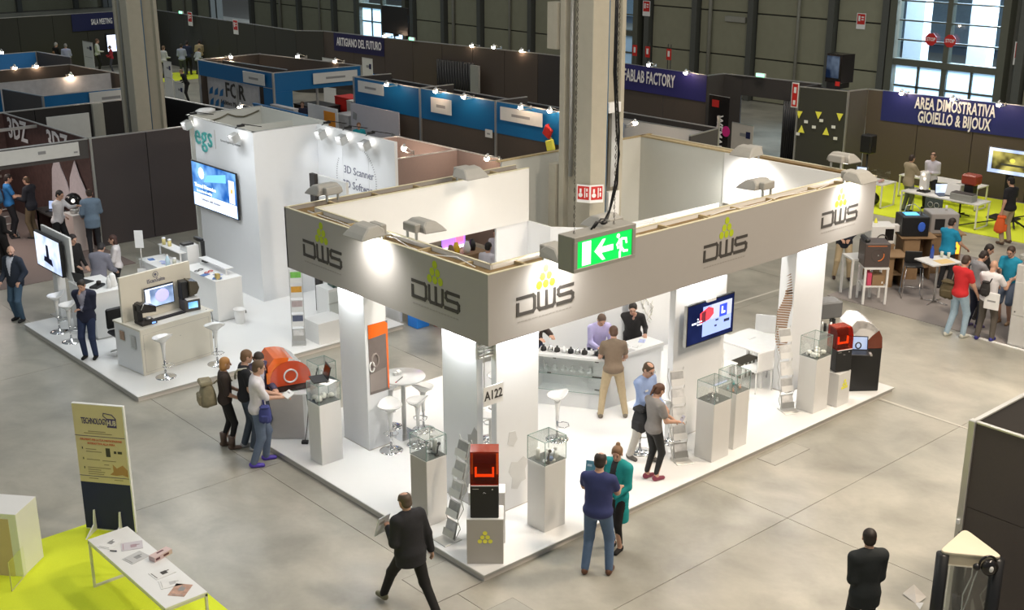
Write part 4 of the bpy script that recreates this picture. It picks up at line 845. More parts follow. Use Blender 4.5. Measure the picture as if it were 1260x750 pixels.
part('power_cable', BLACK, ex, lambda b: b.tube([(.83, .2, 4.2), (.82, .2, 2.2), (.87, .17, 1.5), (.84, .15, .9), (.70, .16, .5), (.58, .15, .52), (.48, .17, .42)], .012, 6))
part('cable_coil', BLACK, ex, lambda b: b.ball((.63, .15, .47), .035, 8, sq=(1.6, 1, .8)))
# ---------------------------------------------------------------- furniture on the stands
def case(t, x0, x1, y0, y1, z0, z1):
    part('glass_pane', GLASS, t, lambda b: [b.box(x0, x1, y0, y0 + .004, z0, z1), b.box(x0, x1, y1 - .004, y1, z0, z1), b.box(x0, x0 + .004, y0, y1, z0, z1), b.box(x1 - .004, x1, y0, y1, z0, z1), b.box(x0, x1, y0, y1, z1 - .004, z1)])
    e = .0035
    part('glass_edge', GEDGE, t, lambda b: [b.box(x - e, x + e, y - e, y + e, z0, z1) for x in (x0, x1) for y in (y0, y1)] + [b.box(x0, x1, y - e, y + e, z1 - e, z1 + e) for y in (y0, y1)] + [b.box(x - e, x + e, y0, y1, z1 - e, z1 + e) for x in (x0, x1)])
random.seed(11)
SILV = mat('silver_jewellery', (.7, .7, .7), .2, metal=1)
def trinkets(x, y, z, w, d, kind, who=''):
    n = dict(jewel=9, teeth=7, tool=3, rings=8)[kind]
    for i in range(n):
        px_, py_ = x + random.uniform(-w, w) * .38, y + random.uniform(-d, d) * .38
        if kind == 'teeth':
            o = part('dental_model', mat('ivory_plaster', (.82, .80, .74), .5), None, lambda b: [b.tube([(px_ + .05 * cos(a), py_ + .05 * sin(a), z + .02) for a in [k * pi / 6 for k in range(7)]], .016, 6), b.lathe([(.05, 0), (.055, .03), (.03, .055)], (px_, py_, z + .03), 9)])
            tag(o, 'small ivory dental model under glass on the ' + who, 'model', 'dental models on the ' + who)
        elif kind in ('jewel', 'rings'):
            m_ = (SILV, WHITE, mat('turquoise_resin', (.15, .5, .5), .3), mat('peach_resin', (.8, .4, .25), .4))[i % 4] if kind == 'rings' else (SILV, SILV, WHITE)[i % 3]
            o = part('ring_display', m_, None, lambda b: [b.lathe([(.018, 0), (.022, .02), (.012, .03)], (px_, py_, z), 8), b.tube([(px_ + .02 * cos(a), py_, z + .05 + .02 * sin(a)) for a in [k * pi / 4 for k in range(8)]], .004, 5, True)])
            tag(o, 'small ring on a holder under glass on the ' + who, 'ring display', 'ring displays on the ' + who)
        else:
            m_ = (BLACK, ALU, PAPER)[i % 3]
            o = part('exhibit_piece', m_, None, lambda b: [b.cyl((px_, py_, z), .04, .02, 10), b.tube([(px_, py_, z), (px_ + .02, py_, z + .13), (px_ + .06, py_ + .02, z + .17)], .014, 6), b.ball((px_ + .06, py_ + .02, z + .17), .028, 8)])
            tag(o, 'small machine part on a foot under glass on the ' + who, 'exhibit', 'machine parts on the ' + who)
NP = 0
def pedestal(label, x, y, w, d, h, ch, kind, z0=.11, grey=False):
    global NP; NP += 1
    t = thing('display_pedestal', label, 'pedestal', (x, y, z0), 0)
    part('column', PEDW, t, lambda b: b.box(0, w, 0, d, 0, h), bevel=.004)
    part('side_panel', PEDG if grey else WHITEM, t, lambda b: b.box(-.004, 0, .006, d - .006, .004, h - .006))
    part('dark_top', mat('dark_display_top', (.09, .10, .095), .35), t, lambda b: b.box(.006, w - .006, .006, d - .006, h, h + .008))
    if ch: case(t, .0, w, .0, d, h, h + ch)
    if kind: trinkets(x + w / 2, y + d / 2, z0 + h + .008, w, d, kind, {(1): 'laptop-topped pedestal', (2): 'pedestal left of the front corner', (3): 'pedestal right of the front corner', (4): 'nearer jewellery pedestal', (5): 'farther jewellery pedestal', (6): 'pedestal before the lattice pillar', (7): 'small pedestal at the left end'}[NP])
    return t
pedestal('white pedestal with dental models under glass, carrying an open laptop', .25, 4.46, .42, .36, 1.08, .34, 'teeth')
pedestal('white pedestal with dark machine parts under glass left of the front corner', .27, 1.62, .38, .40, 1.08, .34, 'tool', grey=True)
pedestal('pedestal with black and white parts under glass right of the front corner', 1.46, .32, .43, .38, 1.09, .38, 'tool')
pedestal('nearer of the two glass-topped jewellery pedestals below the television', 5.20, .20, .44, .38, 1.05, .34, 'jewel')
pedestal('farther of the two glass-topped jewellery pedestals below the television', 5.88, .28, .36, .40, 1.03, .34, 'rings')
pedestal('white glass-topped pedestal in front of the lattice-print pillar', 8.20, .28, .44, .38, 1.06, .38, 'teeth')
t = pedestal('small white pedestal behind the leftmost glass pedestal on the stand', .95, 5.55, .36, .36, .95, .35, 'tool')

# front podium and its desktop printer, turned to face the corner
def podium(label, c, rz, w, d, h, z0=.11, m_=PEDG, dots=True, dm=YELLOW):
    t = thing('logo_podium', label, 'podium', (c[0], c[1], z0), rz)
    part('box', m_, t, lambda b: b.box(-w / 2, w / 2, 0, d, 0, h), bevel=.004); part('top_plate', WHITE, t, lambda b: b.box(-w / 2 - .002, w / 2 + .002, -.002, d, h, h + .012))
    if dots: logo(t, (0, -.004, h * .58), (1, 0, 0), .42 * w, dm, dot_only=True) if False else dotset(t, w, h, dm)
    return t
def dotset(t, w, h, dm):
    F_ = frame((0, -.004, h * .52), (1, 0, 0)); r = w * .062
    for row, n in enumerate((3, 2, 1)):
        for i in range(n): part('logo_dot', dm, t, lambda b: b.lathe([(r, 0), (r, .003)], (0, 0, 0), 12, F_ @ Matrix.Translation(((i - (n - 1) / 2) * r * 2.3, row * r * 2.0, 0))))
podium('grey podium with six yellow dots at the front corner of the stand', (.215, .225), -YAW, .52, .42, .70)
t = thing('support_plinth', 'white plinth just behind the front podium', 'plinth', (.62, .66, .11), -YAW); part('box', WHITE, t, lambda b: b.box(-.27, .27, 0, .3, 0, .82), bevel=.004); part('foot', PEDG, t, lambda b: b.box(-.26, .26, .01, .29, -.001, .01))
def desk_printer(label, c, rz, z, w=.40, d=.38, hb=.50, hh=.45, name='desktop_printer'):
    t = thing(name, label, 'printer', (c[0], c[1], z), rz)
    part('cabinet', BLACK, t, lambda b: b.box(-w / 2, w / 2, 0, d, 0, hb), bevel=.008)
    part('white_line', PAPER, t, lambda b: b.box(-w / 2 + .01, w / 2 - .01, -.012, .02, hb, hb + .012))
    part('badge', SILV, t, lambda b: [b.lathe([(.012, 0), (.012, .004)], (0, 0, 0), 10, frame((w * .28, -.003, hb * .9), (1, 0, 0)))] + [b.ball((-.015 + .015 * k, -.002, hb * .78 + .008 * (k == 1)), .008, 6) for k in range(3)] + [b.box(-w * .42, -w * .2, -.003, 0, hb * .9, hb * .915)])
    # curved see-through hood
    pr = [(0, 0)] + [(.0 + d * .5 * (1 - cos(a)) * .55, hh * (.45 + .55 * sin(a))) for a in [i * pi / 2 / 6 for i in range(7)]] + [(d, hh), (d, 0)]
    Mx = Matrix(((0, 0, 1, -w / 2), (1, 0, 0, 0), (0, 1, 0, hb + .012), (0, 0, 0, 1)))
    n = len(pr)
    def hood(b):
        b.smooth = False
        for i in range(n - 3):
            (a0, a1), (c0, c1) = pr[i], pr[i + 1]
            b.add([tuple(Mx @ Vector((a0, a1, 0))), tuple(Mx @ Vector((a0, a1, w))), tuple(Mx @ Vector((c0, c1, w))), tuple(Mx @ Vector((c0, c1, 0)))], [(0, 1, 2, 3)])
    part('hood', ACR if 'ACR' in globals() else globals().setdefault('ACR', acrylic('orange_acrylic', (.80, .10, .012), (.30, .03, .01), .25)), t, lambda b: [hood(b), b.prism(pr, 0, .006, Mx), b.prism(pr, w - .006, w, Mx)])
    part('hood_cap', mat('red_brown_cap', (.30, .045, .022), .15, coat=.6), t, lambda b: b.box(-w / 2, w / 2, d * .30, d, hb + hh, hb + hh + .02))
    part('chamber', mat('dark_chamber', (.02, .004, .002), .5), t, lambda b: [b.box(-w * .40, w * .40, d * .35, d * .95, hb + .02, hb + hh * .93)])
    part('arm', em('hood_reflection_glow', (1, .45, .1), 1.), t, lambda b: [b.box(-w * .3, w * .3, d * .22, d * .3, hb + .1, hb + .13), b.box(-w * .34, -w * .27, d * .2, d * .3, hb + .1, hb + .24), b.box(w * .27, w * .34, d * .2, d * .3, hb + .1, hb + .24)])  # glowing bars imitate the orange reflections in the hood
    return t
desk_printer('black desktop printer with a glossy orange hood on the front podium', (.235, .255), -YAW, .822)
t = podium('small white box pedestal with yellow dots beside the big black machine', (8.78, .16), 0, 0.01, 0.01, 0.01, dots=False)
for c in list(t.children): bpy.data.objects.remove(c)
part('box', PEDW, t, lambda b: b.box(0, .38, 0, .38, 0, .66), bevel=.004)
F_ = frame((.2, -.004, .36), (1, 0, 0))
for row, n in enumerate((3, 2, 1)):
    for i in range(n): part('logo_dot', YELLOW, t, lambda b: b.lathe([(.032, 0), (.032, .003)], (0, 0, 0), 12, F_ @ Matrix.Translation(((i - (n - 1) / 2) * .07, row * .065, 0))))
desk_printer('small black and orange desktop printer on the white box near the right end', (8.95, .20), -.35, .782, .34, .32, .42, .40)

# large printers: side profile with a round hood
def big_printer(label, c, rz, z, w, d, cab, hh, flip, white_back=True, ring=True):
    t = thing('large_printer', label, 'printer', (c[0], c[1], z), rz)
    s_ = -1 if flip else 1
    X = lambda x: x * s_
    if cab > 0: part('cabinet', BLACK, t, lambda b: b.box(-w / 2, w / 2, 0, d, 0, cab), bevel=.012)
    else: part('base', mat('dark_brown_gloss', (.04, .018, .014), .2), t, lambda b: b.box(-w / 2, w / 2, 0, d, 0, .12), bevel=.01)
    zb = cab if cab > 0 else .12
    arc = [(w / 2 - w * .98 * (1 - cos(a)) * .62 - 0, hh * sin(a)) for a in [i * (pi / 2) / 10 for i in range(11)]]
    arc = [(w / 2 - (w * .70) * (1 - cos(a)), hh * sin(a)) for a in [i * (pi / 2) / 10 for i in range(11)]]
    back = [(-w / 2 + .12, hh), (-w / 2, hh * .72), (-w / 2, 0)]
    prof = arc + back
    def strip(b, pts, y0, y1):
        for i in range(len(pts) - 1):
            (a0, a1), (c0, c1) = pts[i], pts[i + 1]
            b.add([(X(a0), y0, zb + a1), (X(a0), y1, zb + a1), (X(c0), y1, zb + c1), (X(c0), y0, zb + c1)], [(0, 1, 2, 3)])
    return t, prof, strip, X, zb
WG = mat('white_gloss_shell', (.82, .80, .78), .2, coat=.5)
# left machine: orange front at left, white arc falling to the right
t, prof, strip, X, zb = big_printer('large orange printer with a white curved hood at the left end of the stand', (.50, 5.78), -YAW + .45, .985, .74, .60, 0, .52, False)
part('white_shell', WG, t, lambda b: strip(b, prof[:8], .0, .62))
part('orange_front', ORANGE, t, lambda b: strip(b, prof[7:], .0, .62))
inner = [(p[0] * .78 - .03, p[1] * .80) for p in prof]
part('white_side_band', WG, t, lambda b: b.add([(X(p[0]), -.0, zb + p[1]) for p in prof[:9]] + [(X(p[0]), .0, zb + p[1]) for p in inner[:9]], [(i, i + 1, 9 + i + 1, 9 + i) for i in range(8)]))
part('orange_side_band', ORANGE, t, lambda b: b.add([(X(p[0]), -.0, zb + p[1]) for p in prof[8:]] + [(X(p[0]), .0, zb + p[1]) for p in inner[8:]], [(i, i + 1, 6 + i + 1, 6 + i) for i in range(5)]))
AMB = mat('glossy_orange_side', (.62, .07, .015), .12, noise=.25, scale=3, coat=.7); AMB2 = mat('bright_orange_side', (.95, .2, .02), .12, noise=.2, scale=3, coat=.7)
part('side_window', AMB2, t, lambda b: b.prism([(X(p[0]), zb + p[1]) for p in inner][::1] , 0, .01, Matrix(((1, 0, 0, 0), (0, 0, 1, .005), (0, 1, 0, 0), (0, 0, 0, 1)))))
part('side_disc', AMB, t, lambda b: b.prism([(.02 + .36 * cos(a) if .02 + .36 * cos(a) < .40 else .40, max(zb + .0, zb + .12 + .32 * sin(a))) for a in [k * 2 * pi / 28 for k in range(28)]], 0, .012, Matrix(((1, 0, 0, 0), (0, 0, 1, -.016), (0, 1, 0, 0), (0, 0, 0, 1)))))
part('ring_emblem', WG, t, lambda b: b.tube([(.02 + .115 * cos(a), -.022, zb + .17 + .115 * sin(a)) for a in [k * 2 * pi / 24 for k in range(24)]], .016, 6, True))
part('front_lamp', AMB2, t, lambda b: b.box(-.40, -.16, -.012, .0, .2, .40))
part('back_panel', WG, t, lambda b: b.box(-.4, .38, .60, .62, .12, .30))
t = thing('printer_counter', 'grey-fronted white counter under the large orange printer', 'counter', (.41, 5.74, .11), -YAW)
part('box', WHITE, t, lambda b: b.box(-.50, .33, 0, .66, 0, .86), bevel=.004); part('front_panel', mat('satin_grey_front', (.52, .49, .47), .4), t, lambda b: b.box(-.49, .27, -.006, 0, .015, .84)); part('power_brick', BLACK, t, lambda b: b.box(.24, .36, -.22, -.14, 0, .06), bevel=.01); part('cable', INK, t, lambda b: b.tube([(.34, -.02, .86), (.37, -.06, .6), (.33, -.08, .25), (.3, -.18, .03)], .008, 5))
# right machine
t, prof, strip, X, zb = big_printer('large black machine with white hood and smoked orange side at the right end', (9.82, .31), -YAW + .05, .11, .66, .62, .88, .56, False)
part('white_shell', WG, t, lambda b: strip(b, prof[3:], .0, .62))
part('orange_front', mat('smoked_orange', (.28, .045, .01), .15, noise=.2, coat=.6), t, lambda b: strip(b, prof[:4], .0, .62))
part('white_side_band', WG, t, lambda b: b.add([(p[0], .0, zb + p[1]) for p in prof[3:13]] + [(p[0] * .74 + .02, .0, zb + p[1] * .72) for p in prof[3:13]], [(i, i + 1, 10 + i + 1, 10 + i) for i in range(9)]))
part('side_window', mat('smoked_side_window', (.16, .03, .012), .12, noise=.3, scale=4, coat=.6), t, lambda b: b.prism([(-.05, zb), (.33, zb), (.31, zb + .22), (.24, zb + .36), (.12, zb + .26), (.02, zb + .14)], 0, .01, Matrix(((1, 0, 0, 0), (0, 0, 1, -.006), (0, 1, 0, 0), (0, 0, 0, 1)))))
part('white_side', WG, t, lambda b: b.prism([(-.33, zb), (-.05, zb), (.02, zb + .14), (.12, zb + .26), (.24, zb + .36), (.1, zb + .5), (-.2, zb + .55), (-.33, zb + .42)], 0, .01, Matrix(((1, 0, 0, 0), (0, 0, 1, .0), (0, 1, 0, 0), (0, 0, 0, 1)))))
part('back_panel', WG, t, lambda b: b.box(-.33, .3, .60, .62, .88, 1.2))
def laptop(label, p, rz, kind='dark', s=1., scr=None):
    t = thing('laptop', label, 'laptop', p, rz)
    part('keyboard_base', BLACK, t, lambda b: b.box(-.17 * s, .17 * s, -.12 * s, .12 * s, 0, .018), bevel=.003)
    part('lid', BLACK, t, lambda b: b.box(-.17 * s, .17 * s, 0, .01, 0, .23 * s, Matrix.Translation((0, .12 * s, .018)) @ Matrix.Rotation(-.25, 4, 'X')))
    part('display', scr or BLACKG, t, lambda b: b.box(-.155 * s, .155 * s, -.003, 0, .015, .215 * s, Matrix.Translation((0, .12 * s, .018)) @ Matrix.Rotation(-.25, 4, 'X')))
    return t
laptop('open black laptop on top of the leftmost glass case', (.42, 4.72, 1.54), -1.9)
t = thing('paper_sheet', 'white sheet of paper lying beside the laptop on the leftmost glass case', 'paper', (.48, 4.52, 1.535), .3); part('sheet', PAPER, t, lambda b: b.box(-.13, .13, -.09, .09, 0, .004)); part('pen', INK, t, lambda b: b.box(-.05, .03, -.01, 0, .004, .012))
lt = laptop('laptop with a picture on its screen standing on a bracket of the big black machine', (9.42, .20, 1.02), -YAW - .1, s=1.15, scr=screen_mat('laptop_scr', 'pale', .7))
part('bracket', ALU, lt, lambda b: b.box(-.1, .25, -.05, .1, -.03, 0)); part('shown_ring', INK, lt, lambda b: b.tube([(.05 * cos(a), .072 + .0, .13 + .06 * sin(a)) for a in [k * pi / 5 for k in range(10)]], .014, 5, True))
t = thing('machine_frame', 'grey machine with exposed metal mechanism behind the lattice-print pillar', 'machine', (10.35, 1.5, .11), -.4)
part('cabinet', STEELG, t, lambda b: b.box(-.35, .35, 0, .5, 0, .72)); part('hood', mat('grey_hood', (.14, .14, .14), .5), t, lambda b: b.box(-.38, .38, .1, .5, 1.0, 1.35), bevel=.03); part('post', BLACK, t, lambda b: [b.box(-.33, -.28, .3, .4, .7, 1.05), b.box(.28, .33, .3, .4, .7, 1.05)])
for k in range(6): part('mechanism', (ALU, BLACK)[k % 2], t, lambda b: b.cyl((-.25 + .1 * k, .15 + .05 * (k % 2), .72), .035, .16 + .04 * (k % 3), 8))

# bar stools and tables
def make_stool(label, p, rz, group):
    t = thing('bar_stool', label, 'stool', p, rz, group)
    def seat(b):
        n = 20; rings = []
        vs = []; fs = []
        prof = [(.03, .70), (.10, .76), (.185, .81), (.215, .845), (.20, .842), (.10, .80), (.0, .79)]
        for r, z in prof:
            for i in range(n):
                a = 2 * pi * i / n; k = max(0, -sin(a)) if r > .09 else 0
                vs.append((r * cos(a) * 1.0, r * sin(a) * .88, z + .085 * k * k * (r / .2)))
        m_ = len(prof)
        for k in range(m_ - 1):
            for i in range(n): fs.append((k * n + i, k * n + (i + 1) % n, (k + 1) * n + (i + 1) % n, (k + 1) * n + i))
        b.add(vs, fs, True)
    part('seat', mat('white_abs', (.82, .82, .81), .15, coat=.6), t, seat)
    part('upper_stem', MATS['white_abs'], t, lambda b: b.lathe([(.028, .36), (.032, .5), (.045, .66), (.06, .74)], n=14))
    part('gas_lift', CHROME, t, lambda b: b.cyl((0, 0, .03), .022, .36, 12)); part('base', CHROME, t, lambda b: b.lathe([(.205, 0), (.205, .008), (.15, .022), (.04, .04), (.03, .08)], n=26))
    part('footrest', CHROME, t, lambda b: b.tube([(0, .0, .27), (.09, -.02, .27), (.13, -.12, .27), (.07, -.20, .27), (-.07, -.20, .27), (-.13, -.12, .27), (-.09, -.02, .27), (0, 0, .27)], .009, 6))
    return t
GS = 'white bar stools with chrome foot plates'
st0 = make_stool('white bar stool nearest the orange-poster pillar at the round table', (1.47, 4.18, .11), 2.5, GS)
for (x, y, rz, l) in ((2.06, 4.98, 2.9, 'white bar stool behind the round table, next to the orange-poster pillar'), (2.42, 4.50, -1.2, 'white bar stool at the right of the round table with the square steel foot'), (1.96, 4.05, .5, 'white bar stool in front of the round table with the square steel foot'),
                      (3.05, 3.40, 2.4, 'white bar stool seen behind the A122 flag between the two front panels'), (3.75, 3.98, 2.2, 'white bar stool farthest back in the gap between the two front panels'), (3.92, 2.62, .9, 'white bar stool alone in front of the glass counter'),
                      (5.32, 1.25, 1., 'white bar stool standing behind the rack left of the television'), (4.62, 1.30, 2., 'white bar stool between the woman in grey and the zig-zag rack'), (-.34, 13.94, 1.3, 'farther of the two white bar stools at the far left corner of the other stand'), (-.40, 13.16, 1.2, 'nearer of the two white bar stools beside the man in the dark suit'),
                      (.16, 9.92, .2, 'white bar stool in front of the left end of the cream screen counter'), (1.28, 9.88, -.3, 'white bar stool in front of the right end of the cream screen counter')):
    copy_tree(st0, (x, y, .11), rz, l, GS)
def round_table(label, x, y, square=True, r=.40):
    t = thing('bar_table', label, 'table', (x, y, .11))
    part('tabletop', MATS['white_abs'], t, lambda b: b.lathe([(r - .01, 1.09), (r, 1.1), (r, 1.115), (r - .01, 1.125)], n=36)); part('post', ALU, t, lambda b: b.cyl((0, 0, .01), .04, 1.08, 14))
    part('foot_plate', CHROME, t, (lambda b: b.box(-.22, .22, -.22, .22, 0, .012)) if square else (lambda b: b.lathe([(.24, 0), (.24, .01), (.04, .03)], n=26)))
    return t
round_table('round white bar table with a square steel foot plate', 2.03, 4.55); round_table('round white bar table seen in the gap between the two front panels', 2.25, 2.45, False)
t = thing('card_holder', 'clear card holder with leaflets on the round bar table', 'holder', (1.98, 4.66, 1.235)); part('tray', GLASS, t, lambda b: b.box(-.08, .08, -.05, .05, 0, .06)); part('cards', PAPER, t, lambda b: [b.box(-.06, .05, -.03, .03, 0, .05), b.box(.0, .07, -.04, .04, .02, .07, Matrix.Rotation(.3, 4, 'X'))])
t = thing('card_holder', 'small stack of cards on the round table behind the A122 flag', 'holder', (2.25, 2.4, 1.235)); part('cards', mat('pale_grey_print', (.55, .55, .55), .6), t, lambda b: b.box(-.06, .06, -.05, .05, 0, .03)); part('leaflet', PAPER, t, lambda b: b.box(-.15, .0, .08, .2, 0, .005))
t = thing('pen', 'thin dark pen and sheets on the round bar table', 'pen', (1.9, 4.45, 1.235), .5); part('barrel', INK, t, lambda b: b.box(-.15, .1, -.004, .004, 0, .01)); part('cap', REDP, t, lambda b: b.box(-.19, -.15, -.006, .006, 0, .012))

# zig-zag brochure racks
def rack(label, x, y, rz, n=5, tall=1.52, leaflets=(.55, .55, .55)):
    t = thing('brochure_rack', label, 'rack', (x, y, .11), rz)
    part('base', ALU, t, lambda b: b.box(-.15, .15, -.20, .12, 0, .015), bevel=.004)
    hs = tall / n
    for k in range(n):
        z0 = .05 + k * hs; y0 = .0 + .062 * k; M_ = Matrix.Translation((0, y0, z0)) @ Matrix.Rotation(RAD(-16), 4, 'X')
        part('pocket', WHITE if k else ALU, t, lambda b: [b.box(-.125, .125, 0, .006, 0, hs * .82, M_), b.box(-.125, .125, -.035, -.031, 0, hs * .35, M_), b.box(-.125, .125, -.035, 0, -.004, 0, M_)])
        part('leaflet', mat('rack_leaflet_%d_%s' % (k % 3, label[:5]), tuple(min(.8, c * (1, .7, 1.25)[k % 3]) for c in leaflets), .6, noise=.35, scale=9), t, lambda b: b.box(-.11, .11, -.014, -.006, .01, hs * .76, M_))
    part('side_strut', ALU, t, lambda b: [b.tube([(sx * .135, .02 + .034 * j + (.05 if j % 2 else -.03), .03 + j * hs * .5) for j in range(2 * n + 1)], .007, 5) for sx in (-1, 1)])
    return t
rack('tall silver zig-zag brochure rack left of the front podium', .28, 1.12, -YAW - .85); rack('white zig-zag brochure rack beside the television pillar', 4.90, .62, -YAW + .3, leaflets=(.7, .7, .7)); rack('white zig-zag brochure rack right of the meeting table', 8.0, .70, -YAW + .3, leaflets=(.6, .6, .6))

# glass-fronted counter with a diagonal left wing
ct = thing('sales_counter', 'white counter with a glass-fronted diagonal wing in the middle of the stand', 'counter')
A_, B_, C_ = (4.72, 4.05), (5.42, 2.95), (6.95, 2.86)
def off(p, q, t_): d = Vector((q[0] - p[0], q[1] - p[1])).normalized(); n = Vector((-d.y, d.x)) * t_; return ((p[0] + n.x, p[1] + n.y), (q[0] + n.x, q[1] + n.y))
part('counter_top', WHITE, ct, lambda b: [seg(b, A_, B_, 1.07, 1.12, .42), seg(b, B_, C_, 1.07, 1.12, .5)], bevel=.003)
part('front_panel', WALLW, ct, lambda b: seg(b, (5.46, 2.99), (6.93, 2.90), .11, 1.07, .44)); part('lower_panel', WALLW, ct, lambda b: seg(b, (4.76, 4.03), (5.42, 3.0), .11, .42, .38))
part('back_panel', WALLW, ct, lambda b: seg(b, off(A_, B_, .34)[0], off(A_, B_, .34)[1], .11, 1.07, .03)); part('end_panel', WALLW, ct, lambda b: seg(b, (4.70, 4.08), (4.73, 4.02), .11, 1.07, .38))
part('front_glass', GLASS, ct, lambda b: seg(b, A_, B_, .42, 1.07, .006)); part('glass_shelf', GLASS, ct, lambda b: seg(b, (4.76, 4.03), (5.42, 3.0), .74, .748, .32)); part('shelf_edge', GEDGE, ct, lambda b: [seg(b, (4.76, 4.0), (5.40, 3.0), .738, .75, .006), seg(b, A_, B_, .42, .428, .006)])
part('glass_clip', INK, ct, lambda b: [seg(b, (4.84 + .0, 3.86), (4.88, 3.80), .75, .77, .02), seg(b, (5.30, 3.14), (5.40, 2.98), .75, .77, .02), seg(b, (5.33, 3.1), (5.40, 2.98), .5, .515, .02), seg(b, (4.90, 3.77), (4.93, 3.72), 1.05, 1.065, .01), seg(b, (5.32, 3.1), (5.36, 3.04), 1.05, 1.065, .01)])
random.seed(5)
for i in range(9):
    f = .08 + .1 * i; x = 4.72 + .70 * f + .16; y = 4.05 - 1.10 * f + .10; m_ = (BLACK, SILV, GREYD, PAPER)[i % 4]
    o = part('jewellery_bust', m_, None, lambda b: [b.lathe([(.045, 0), (.06, .02), (.05, .07), (.02, .09), (.018, .12)], (x, y, 1.12), 9), b.box(x - .05, x + .05, y - .03, y + .03, 1.12, 1.128)])
    tag(o, 'small jewellery holder on the diagonal wing of the glass counter', 'jewellery holder', 'jewellery holders on the glass counter')
for i in range(6):
    f = .12 + .13 * i; x = 4.72 + .70 * f + .18; y = 4.05 - 1.10 * f + .12
    o = part('clear_model', mat('clear_resin', (.75, .78, .78), .2), None, lambda b: b.lathe([(.05, 0), (.06, .03), (.02, .06), (.035, .1)], (x, y, .748), 8))
    tag(o, 'small clear resin model on the glass shelf of the counter', 'model', 'clear models on the counter shelf')
t = thing('folder', 'red folder lying open on the white counter', 'folder', (6.0, 3.16, 1.12), -.2); part('cover', mat('bright_red', (.75, .03, .02), .5), t, lambda b: b.box(-.18, .18, -.11, .11, 0, .012)); part('pages', PAPER, t, lambda b: b.box(-.02, .16, -.13, -.02, .012, .018))
for i, (x, y, l, m_) in enumerate(((6.12, 2.98, 'pale grey leaflet in front of the red folder', MATS['pale_grey_print']), (6.40, 3.05, 'white leaflet in the middle of the counter top', PAPER), (6.68, 3.18, 'pale blue leaflet near the right end of the counter', mat('pale_blue_print', (.45, .5, .75), .6)), (6.30, 3.22, 'white sheet behind the leaflets on the counter', PAPER), (5.9, 2.99, 'small blue-white leaflet at the bend of the counter', MATS['pale_blue_print']))):
    t = thing('leaflet', l, 'leaflet', (x, y, 1.12), .3 * i); part('sheet', m_, t, lambda b: b.box(-.09, .09, -.06, .06, 0, .008)); part('print', GREYINK, t, lambda b: b.box(-.05, .02, -.03, -.02, .008, .009))
# relief panel on the storage room
t = thing('relief_panel', 'tall pale wall panel with an organic branching relief behind the counter', 'wall panel', (8.1, 4.34, .11))
part('panel', WALLW, t, lambda b: b.box(-.45, .55, 0, .1, 0, 2.86)); RM = mat('relief_cream', (.74, .73, .68), .7, noise=.04, scale=15)
random.seed(9)
for k in range(44):
    x = -.05 + .12 * sin(k * .35) + random.uniform(-.14, .14); z = .7 + k * .048
    part('relief_strand', RM, t, lambda b: b.tube([(x, -.01, z), (x + random.uniform(-.12, .12), -.035, z + .08), (x + random.uniform(-.1, .1), -.01, z + .17)], .010, 4))

# meeting table and chairs
t = thing('meeting_table', 'white square meeting table behind the television pillar', 'table', (8.96, 2.22, .11), .0)
part('tabletop', MATS['white_abs'], t, lambda b: b.box(-.5, .5, -.55, .55, .70, .735), bevel=.005)
for sx in (-1, 1):
    for sy in (-1, 1): part('leg', WHITE, t, lambda b: b.box(sx * .45 - .03, sx * .45 + .03, sy * .5 - .03, sy * .5 + .03, 0, .70))
def chair(label, x, y, rz):
    t = thing('meeting_chair', label, 'chair', (x, y, .11), rz, 'white chairs round the meeting table'); m_ = MATS['white_abs']
    part('seat', m_, t, lambda b: b.box(-.22, .22, -.21, .22, .42, .45), bevel=.01)
    part('backrest', m_, t, lambda b: b.box(-.21, .21, -.02, .01, .45, .84, Matrix.Translation((0, -.21, 0)) @ Matrix.Rotation(.0, 4, 'X')), bevel=.012)
    for sx in (-1, 1):
        for sy in (-1, 1): part('leg', m_, t, lambda b: b.tube([(sx * .19, sy * .18, .43), (sx * .21, sy * .21, 0)], .014, 6))
    return t
c0 = chair('white chair nearest the camera at the meeting table', 8.40, 1.74, -.15)
copy_tree(c0, (9.95, 2.75, .11), pi / 2 + .55, 'white chair whose back rises above the far edge of the meeting table', 'white chairs round the meeting table'); copy_tree(c0, (8.1, 2.35, .11), -pi / 2, 'white chair on the left of the meeting table, beside the pillar', 'white chairs round the meeting table'); copy_tree(c0, (9.3, 1.82, .11), .25, 'white chair at the right front corner of the meeting table', 'white chairs round the meeting table')
t = thing('leaflet', 'thin white leaflet in the middle of the meeting table', 'leaflet', (9.0, 2.35, .845)); part('sheet', MATS['pale_grey_print'], t, lambda b: b.box(-.1, .1, -.03, .03, 0, .006)); part('print', GREYINK, t, lambda b: b.box(-.08, .08, -.025, -.02, .006, .007))
t = thing('dark_floor_block', 'dark block added for the dark floor and chair legs under the meeting table', 'crate', (8.9, 2.4, .11)); part('box', mat('dark_olive', (.10, .09, .07), .8), t, lambda b: b.box(-.3, .3, -.15, .15, 0, .3)); part('slat', PAPER, t, lambda b: [b.box(-.25 + .12 * k, -.2 + .12 * k, -.16, -.15, 0, .3) for k in range(5)])  # added block imitates dark floor and chair legs beneath the table
# items beyond the back of the stand
t = thing('blue_bin', 'bright blue crate standing on the floor behind the other stand', 'crate', (5.95, 9.2, 0)); part('box', mat('bright_blue', (.02, .22, .75), .5), t, lambda b: b.box(-.15, .2, -.1, .25, 0, .75), bevel=.01); part('rim', NAVY, t, lambda b: b.box(-.17, .22, -.12, .27, .72, .75))
t = thing('red_bag', 'red and white sack beside the blue crate', 'bag', (6.35, 9.0, 0)); part('body', REDP, t, lambda b: b.lathe([(.14, 0), (.17, .1), (.15, .25), (.08, .32)], n=12)); part('label', PAPER, t, lambda b: b.box(-.1, .1, -.17, -.15, .15, .27))

